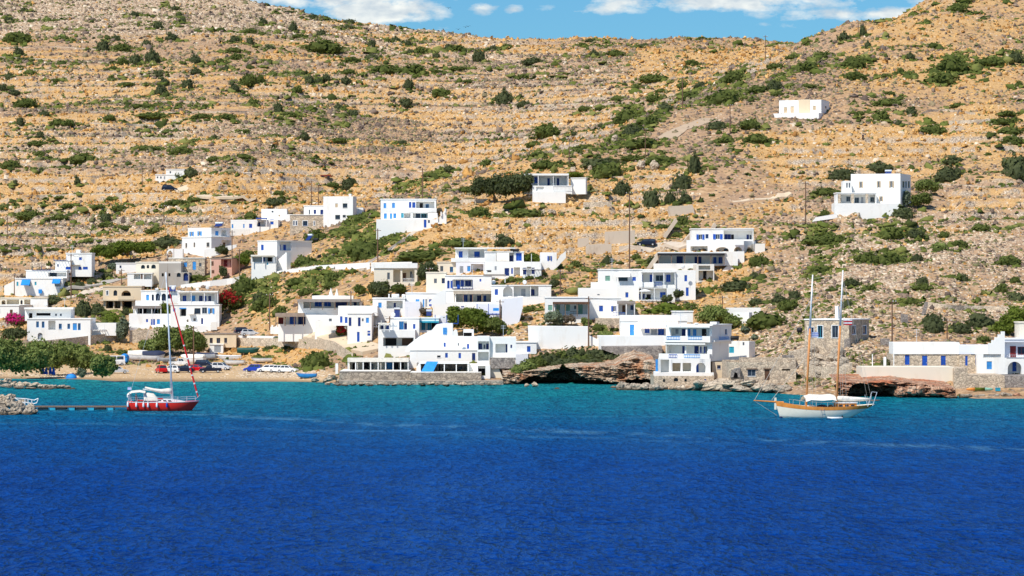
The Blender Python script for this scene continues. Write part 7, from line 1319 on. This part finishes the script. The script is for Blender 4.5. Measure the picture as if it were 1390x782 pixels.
m = MB(); m.tube([(-6.3, 1.35, 1.6), (-6.9, 1.35, 3.4), (-6.9, -1.35, 3.4), (-6.3, -1.35, 1.6)], .04, 5); m.tube([(-5.6, 1.5, 1.5), (-5.2, 1.5, 3.1)], .03, 4); m.tube([(-5.6, 1.5, 1.5), (-6.1, 1.5, 3.0)], .03, 4); m.build('stern_davit', 'metal', t)
m = MB()
for sg in (-1, 1):
    pts = [(r[-1][0], sg * r[-1][1] * .95, r[-1][2]) for r in RG[1:16:2]]
    for p in pts: m.tube([p, (p[0], p[1], p[2] + .6)], .022, 4)
    m.tube([(p[0], p[1], p[2] + .6) for p in pts], .014, 4)
m.build('guard_rail', 'rope', t)
for x, w, c in ((1.9, 1.2, 'white_paint'), (.4, 1.6, 'tarp'), (-.8, .7, 'wood')): m = MB(); m.ell((x, .2, 1.45), (w / 2, .7, .32), 10, 6); m.build('deck_gear', c, t, True)
m = MB(); m.obox((fa.lerp(fc, .6).x - .2, -.2, fa.lerp(fc, .6).z - 1.2), (-1.0, 0, 0), (0, .02, 0), (0, 0, .75)); m.build('striped_flag', 'flag', t); m = MB(); m.obox((ba.lerp(bc, .6).x - .5, -.2, ba.lerp(bc, .6).z + .1), (-1.2, 0, .0), (0, .02, 0), (0, 0, .75)); m.build('red_white_flag', 'flag_red', t)
m = MB()
for x in (.55, .95): m.tube([(x, 2.06, .15), (x, 2.02, 1.35)], .025, 4)
for z in (.25, .5, .75, 1.0): m.tube([(.55, 2.06, z), (.95, 2.06, z)], .02, 4)
m.build('boarding_ladder', 'grey', t)
hull_at(t, 1119, 567.0, 180 + 8)
bt = thing('inflatable_dinghy', 'white inflatable dinghy with a dark outboard tied alongside the ketch', 'dinghy', (0, 0, 0)); m = MB()
for sg in (-1, 1): m.tube([(-1.4, sg * .5, .2), (.7, sg * .5, .2), (1.35, sg * .2, .3)], [.2, .2, .16], 9)
m.build('tube', 'white_paint', bt, True); m = MB(); m.box((0, 0, .12), (2.2, .8, .06)); m.build('floor', 'grey', bt); m = MB(); m.box((-1.5, 0, .45), (.22, .3, .4)); m.build('outboard', 'black', bt); hull_at(bt, 1133, 568.9, 188); bt.scale = (.7, .7, .7)
# --- pontoon, gangway rail
Yp = 472.; t = thing('floating_pontoon', 'narrow brown floating pontoon on turquoise floats leading to the red yacht', 'pontoon', Vector(((48 - UC) * Yp / F, Yp, 0))); o = t.location; Lp = 127 * Yp / F
m = MB(); m.obox(o + Vector((-.6, -.9, .42)), (Lp + .6, 0, 0), (0, 1.8, 0), (0, 0, .16)); m.build('deck', 'wood', t)
for k in range(5): x = 3.35 + k * 2.75 - 1.2; m = MB(); m.obox(o + Vector((x, -.85, -.1)), (.8, 0, 0), (0, 1.7, 0), (0, 0, .51)); m.build('float', 'turquoise', t)
for k in range(4): x = .2 + k * 2.75 + .2; m = MB(); m.obox(o + Vector((x, -.7, .1)), (1.35, 0, 0), (0, 1.4, 0), (0, 0, .24)); m.build('frame', 'wood', t)
g = ray3(22, 552, 462.); t = thing('gangway_rail', 'white tubular gangway gate leaning over the breakwater boulders', 'railing', g); m = MB(); sc = 462 / F
P = lambda x, y: ray3(x, y, 462.)
for a, c in (((20, 540.5), (36, 541.5)), ((36, 541.5), (47, 543.5)), ((32, 546), (46, 548)), ((34, 551), (47, 552)), ((34, 541), (34, 552)), ((38, 542), (38.5, 552)), ((43, 543), (44, 552)), ((47, 543), (52, 541)), ((52, 541.5), (50, 547)), ((50, 547), (46, 548)), ((20, 540.5), (34, 548))): m.tube([P(*a), P(*c)], .07, 6)
m.build('rail', 'white_paint', t)
# --- beach things under the tamarisks
for i, (x, y) in enumerate(((400, 75), (440, 78), (470, 74), (510, 80))):
    g = ground(*S2(x, y + 16)); t = thing('folded_parasol', ['folded blue parasol nearest the leaf-shaded trunk', 'folded bright blue parasol leaning beside its twin', 'folded blue parasol between two sunbeds', 'folded pale blue parasol at the end of the group'][i], 'parasol', g, 0, 'folded blue beach parasols')
    m = MB(); m.tube([g, g + Vector((.15 * (-1) ** i, 0, 2.1))], .03, 6); m.build('pole', 'white_paint', t); m = MB(); m.lathe(g + Vector((.1 * (-1) ** i, 0, .7)), [(.38, 0), (.34, .3), (.2, 1.0), (.03, 1.4)], 9); m.build('canopy', 'blue', t)
g = ground(*S2(672, 96)); t = thing('beach_shelter', 'small bright blue domed beach shelter on the sand', 'tent', g); m = MB(); m.ell(g + Vector((0, 0, .02)), (1.05, .8, .85), 12, 6, lambda p: 1 if p.z > -.02 else .98); m.build('fly', 'azure', t, True); m = MB(); m.tube([g + Vector((math.cos(a) * 1.08, -.2, math.sin(a) * .9)) for a in [math.pi * k / 10 for k in range(11)]], .03, 5); m.build('arch_pole', 'blue', t)
# --- kayaks on the quay at the right
g = ray3(1330, 530.5, 529.); t = thing('paddle_board', 'orange, yellow and green board lying on the stone quay', 'kayak', g); q = [(-2.2, .04), (-1.9, .24), (-.8, .36), (.8, .36), (1.9, .24), (2.2, .04)]
for nm, c, a, e in (('bow_third', 'orange_wood', 0, 2), ('middle_third', 'leaf_bright', 2, 3), ('stern_third', 'green', 3, 5)): m = MB(); m.tube([g + Vector((x, 0, .25)) for x, r in q[a:e + 1]], [r * .8 for x, r in q[a:e + 1]], 9); m.build(nm, c, t, True)
t = thing('crate', 'turquoise plastic crate standing on the stone quay', 'crate', ray3(1355, 530, 529.)); g = t.location; m = MB(); m.obox(g + Vector((-.4, 0, -.1)), (.75, 0, 0), (0, .5, 0), (0, 0, .45)); m.build('box', 'turquoise', t); m = MB(); m.obox(g + Vector((-.44, -.04, .35)), (.83, 0, 0), (0, .58, 0), (0, 0, .08)); m.build('rim', 'turquoise', t)
# --- white parasol on the stepped terrace
g = D4(466, 535); Y = G(*g) or 650; p = ray3(D4(466, 575)[0], D4(466, 575)[1], (G(*D4(450, 575)) or 650) - 1.5); t = thing('parasol', 'open white parasol on the terrace of the stepped house', 'parasol', p); m = MB(); m.tube([p - Vector((0, 0, .3)), p + Vector((0, 0, 2.3))], .035, 6); m.build('pole', 'metal', t); m = MB(); m.lathe(p + Vector((0, 0, 1.75)), [(1.35, 0), (1.3, .12), (.6, .45), (.02, .62)], 10); m.build('canopy', 'white_paint', t)
# --- red farm trailer on the upper track
g = ground(*C5(905, 52)); t = thing('farm_trailer', 'rusty red farm trailer on the upper dirt track', 'trailer', g); m = MB(); m.obox(g + Vector((-1.6, 0, .6)), (3.2, 0, 0), (0, 1.5, 0), (0, 0, .45)); m.build('bed', 'red', t)
for dx in (-.9, .9): m = MB(); m.tube([g + Vector((dx, -.05, .42)), g + Vector((dx, .15, .42))], .42, 12); m.build('wheel', 'black', t)
m = MB(); m.tube([g + Vector((1.6, .7, .7)), g + Vector((3.0, .7, .5))], .07, 5); m.build('drawbar', 'red', t)
# ------------------------------------------------------------------ people (one continuous body each)
def person(name, label, loc, rz, J, clothes, hairm='dark', skin='skin'):
    """J: joints -> (x, y, z, radius); a skinned skeleton, then the clothing follows the body"""
    t = thing('person', label, 'person'); E = [('pelvis', 'waist'), ('waist', 'chest'), ('chest', 'neck'), ('neck', 'head'), ('head', 'crown')]
    for s in 'lr': E += [('chest', s + 'sh'), (s + 'sh', s + 'el'), (s + 'el', s + 'wr'), (s + 'wr', s + 'ha'), ('pelvis', s + 'hip'), (s + 'hip', s + 'kn'), (s + 'kn', s + 'an'), (s + 'an', s + 'to')]
    def skin_(names, grow, nm, mat):
        ks = [k for k in J if k in names]; ix = {k: i for i, k in enumerate(ks)}; me = bpy.data.meshes.new(nm); me.from_pydata([J[k][:3] for k in ks], [(ix[a], ix[b]) for a, b in E if a in ix and b in ix], [])
        o = bpy.data.objects.new(nm, me); COL.objects.link(o); md = o.modifiers.new('s', 'SKIN'); md.use_smooth_shade = True
        for i, k in enumerate(ks): r = J[k][3] + grow; me.skin_vertices[0].data[i].radius = (r, r); 
        me.skin_vertices[0].data[0].use_root = True; o.modifiers.new('d', 'SUBSURF').levels = 1; o.modifiers['d'].render_levels = 1
        bpy.context.view_layer.update(); dg = bpy.context.evaluated_depsgraph_get(); m2 = bpy.data.meshes.new_from_object(o.evaluated_get(dg)); o.modifiers.clear(); o.data = m2; m2.materials.clear(); m2.materials.append(M(mat)); o.parent = t; return o
    skin_(set(J), 0, 'body', skin)
    for nm, ks, g, mat in clothes: skin_(set(ks), g, nm, mat)
    h = Vector(J['head'][:3]); m = MB(); m.ell(h + Vector((0, .015, .05)), (.10, .115, .10), 10, 6); m.build('hair', hairm, t, True, origin=(0, 0, 0))
    t.location = loc; t.rotation_euler = (0, 0, rz); return t
def stand():
    J = dict(pelvis=(0, 0, .94, .13), waist=(0, 0, 1.10, .12), chest=(0, 0, 1.32, .14), neck=(0, 0, 1.50, .055), head=(0, -.01, 1.62, .085), crown=(0, 0, 1.70, .07))
    for s, k in (('l', -1), ('r', 1)): J.update({s + 'sh': (k * .19, 0, 1.42, .06), s + 'el': (k * .24, .03, 1.14, .045), s + 'wr': (k * .25, -.04, .90, .032), s + 'ha': (k * .25, -.06, .80, .03), s + 'hip': (k * .10, 0, .88, .10), s + 'kn': (k * .11, -.02, .50, .065), s + 'an': (k * .12, .02, .10, .042), s + 'to': (k * .13, -.14, .04, .035)})
    return J
TOP = ['pelvis', 'waist', 'chest', 'lsh', 'rsh', 'lel', 'rel']; LEG = ['pelvis', 'lhip', 'rhip', 'lkn', 'rkn', 'lan', 'ran']
g = ground(*D8(705, 291)); person('person', 'person in dark clothes standing alone on the pale hillside path', g, .4, stand(), [('jacket', TOP + ['lwr', 'rwr'], .022, 'navy_car'), ('trousers', LEG, .02, 'navy_car')])
J = stand()
for k in list(J): x, y, z, r = J[k]; J[k] = (x, y, z - .42, r)
for s, k in (('l', -1), ('r', 1)): J.update({s + 'kn': (k * .13, -.42, .50, .07), s + 'an': (k * .13, -.46, .10, .045), s + 'to': (k * .13, -.62, .05, .035), s + 'el': (k * .25, -.08, .74, .045), s + 'wr': (k * .18, -.30, .66, .034), s + 'ha': (k * .16, -.37, .64, .03)})
yl = YACHT.matrix_basis @ Vector((-3.85, -.4, 1.06)); person('person', 'person in a red top sitting in the cockpit of the red yacht', yl, R(70), J, [('red_top', TOP, .022, 'red_cloth'), ('shorts', ['pelvis', 'lhip', 'rhip', 'lkn', 'rkn'], .015, 'navy_car')])
# ------------------------------------------------------------------ birds over the saddle
for i, (u, v) in enumerate(((609, 11), (632, 37), (635.5, 36), (622, 40))):
    p = ray3(u, v, 1100.); b = thing('bird', ['lone tiny dark bird highest in the sky', 'tiny dark bird flying beside its companion', 'companion bird just higher than its neighbour', 'tiny dark bird lowest near the cloud'][i], 'bird', p, 0, 'birds over the saddle'); m = MB()
    m.ell(p, (.14, .42, .13), 8, 6); m.add([p + Vector(q) for q in ((-.05, .18, .03), (-.05, -.18, .03), (-.55, -.05, .28), (-1.0, .2, .16), (-.55, .2, .27))] + [p + Vector(q) for q in ((-.05, .18, 0), (-.05, -.18, 0), (-.55, -.05, .25), (-1.0, .2, .14), (-.55, .2, .24))], [(0, 1, 2, 4), (4, 2, 3), (5, 9, 7, 6), (9, 8, 7), (1, 6, 7, 2), (2, 7, 8, 3), (3, 8, 9, 4), (4, 9, 5, 0)])
    m.add([p + Vector(q) for q in ((.05, .18, .03), (.05, -.18, .03), (.55, -.05, .28), (1.0, .2, .16), (.55, .2, .27))] + [p + Vector(q) for q in ((.05, .18, 0), (.05, -.18, 0), (.55, -.05, .25), (1.0, .2, .14), (.55, .2, .24))], [(0, 1, 2, 4), (4, 2, 3), (5, 9, 7, 6), (9, 8, 7), (1, 6, 7, 2), (2, 7, 8, 3), (3, 8, 9, 4), (4, 9, 5, 0)])
    m.build('body', 'dark', b)
# ------------------------------------------------------------------ lanes and paths laid on the ground
def ribbon(name, crop, pts, width, mat, up=.12):
    q = [ground(*crop(*p)) for p in pts]; path = []
    for a, b in zip(q, q[1:]):
        n = max(2, int((b - a).length / 2))
        for i in range(n): path.append(a.lerp(b, i / n))
    path.append(q[-1]); m = MB(); V = []
    for i, p in enumerate(path):
        d = (path[min(i + 1, len(path) - 1)] - path[max(i - 1, 0)]); d.z = 0; d.normalize(); s = Vector((-d.y, d.x, 0)) * width / 2
        for e in (p - s, p + s): V.append((e.x, e.y, max(zat(e.x, e.y), zat(p.x, p.y) - .3) + up))
        for e in (p + s, p - s): V.append((e.x, e.y, zat(p.x, p.y) - .8))
    m.loft([V[i * 4:i * 4 + 4] for i in range(len(path))]); o = m.build(name, mat); tag(o, None, None, None, 'structure')
MATS['scree'] = plaster('scree', (.46, .345, .235), (.4, .35, .3), .9)
MATS['track'] = plaster('dusty_track', (.62, .49, .34), amt=.5)
ribbon('path', C5, [(440, 752), (560, 728), (860, 695), (1240, 690)], 3, 'pale_concrete', .2); ribbon('path', C7, [(110, 770), (200, 715), (300, 650), (400, 575), (470, 530), (540, 500)], 1.6, 'pale_concrete')
ribbon('path', D8, [(-20, 640), (120, 622), (240, 606), (300, 590)], 1.5, 'track'); ribbon('road', E1, [(960, 425), (1080, 448), (1180, 462), (1290, 470), (1360, 478)], 4, 'track'); ribbon('road', E1, [(0, 640), (0, 640)], 3, 'track') if 0 else None
ribbon('road', C1, [(310, 600), (480, 560), (640, 530), (800, 495), (1000, 440)], 3.5, 'concrete'); ribbon('road', C1, [(420, 640), (560, 600), (700, 570), (820, 540)], 3, 'pale_concrete')
ribbon('road', HILL_C, [(800, 740), (880, 690), (960, 660), (1050, 636)], 5, 'scree', .2); ribbon('road', C6, [(640, 452), (720, 485), (800, 520), (900, 545), (1000, 560)], 6, 'track', .3); ribbon('road', C6, [(380, 452), (480, 458), (600, 462)], 4, 'track', .2)
ribbon('path', D4, [(290, 258), (420, 252), (540, 240), (700, 232), (760, 215)], 2.6, 'pale_concrete', .2)
settle_labels()
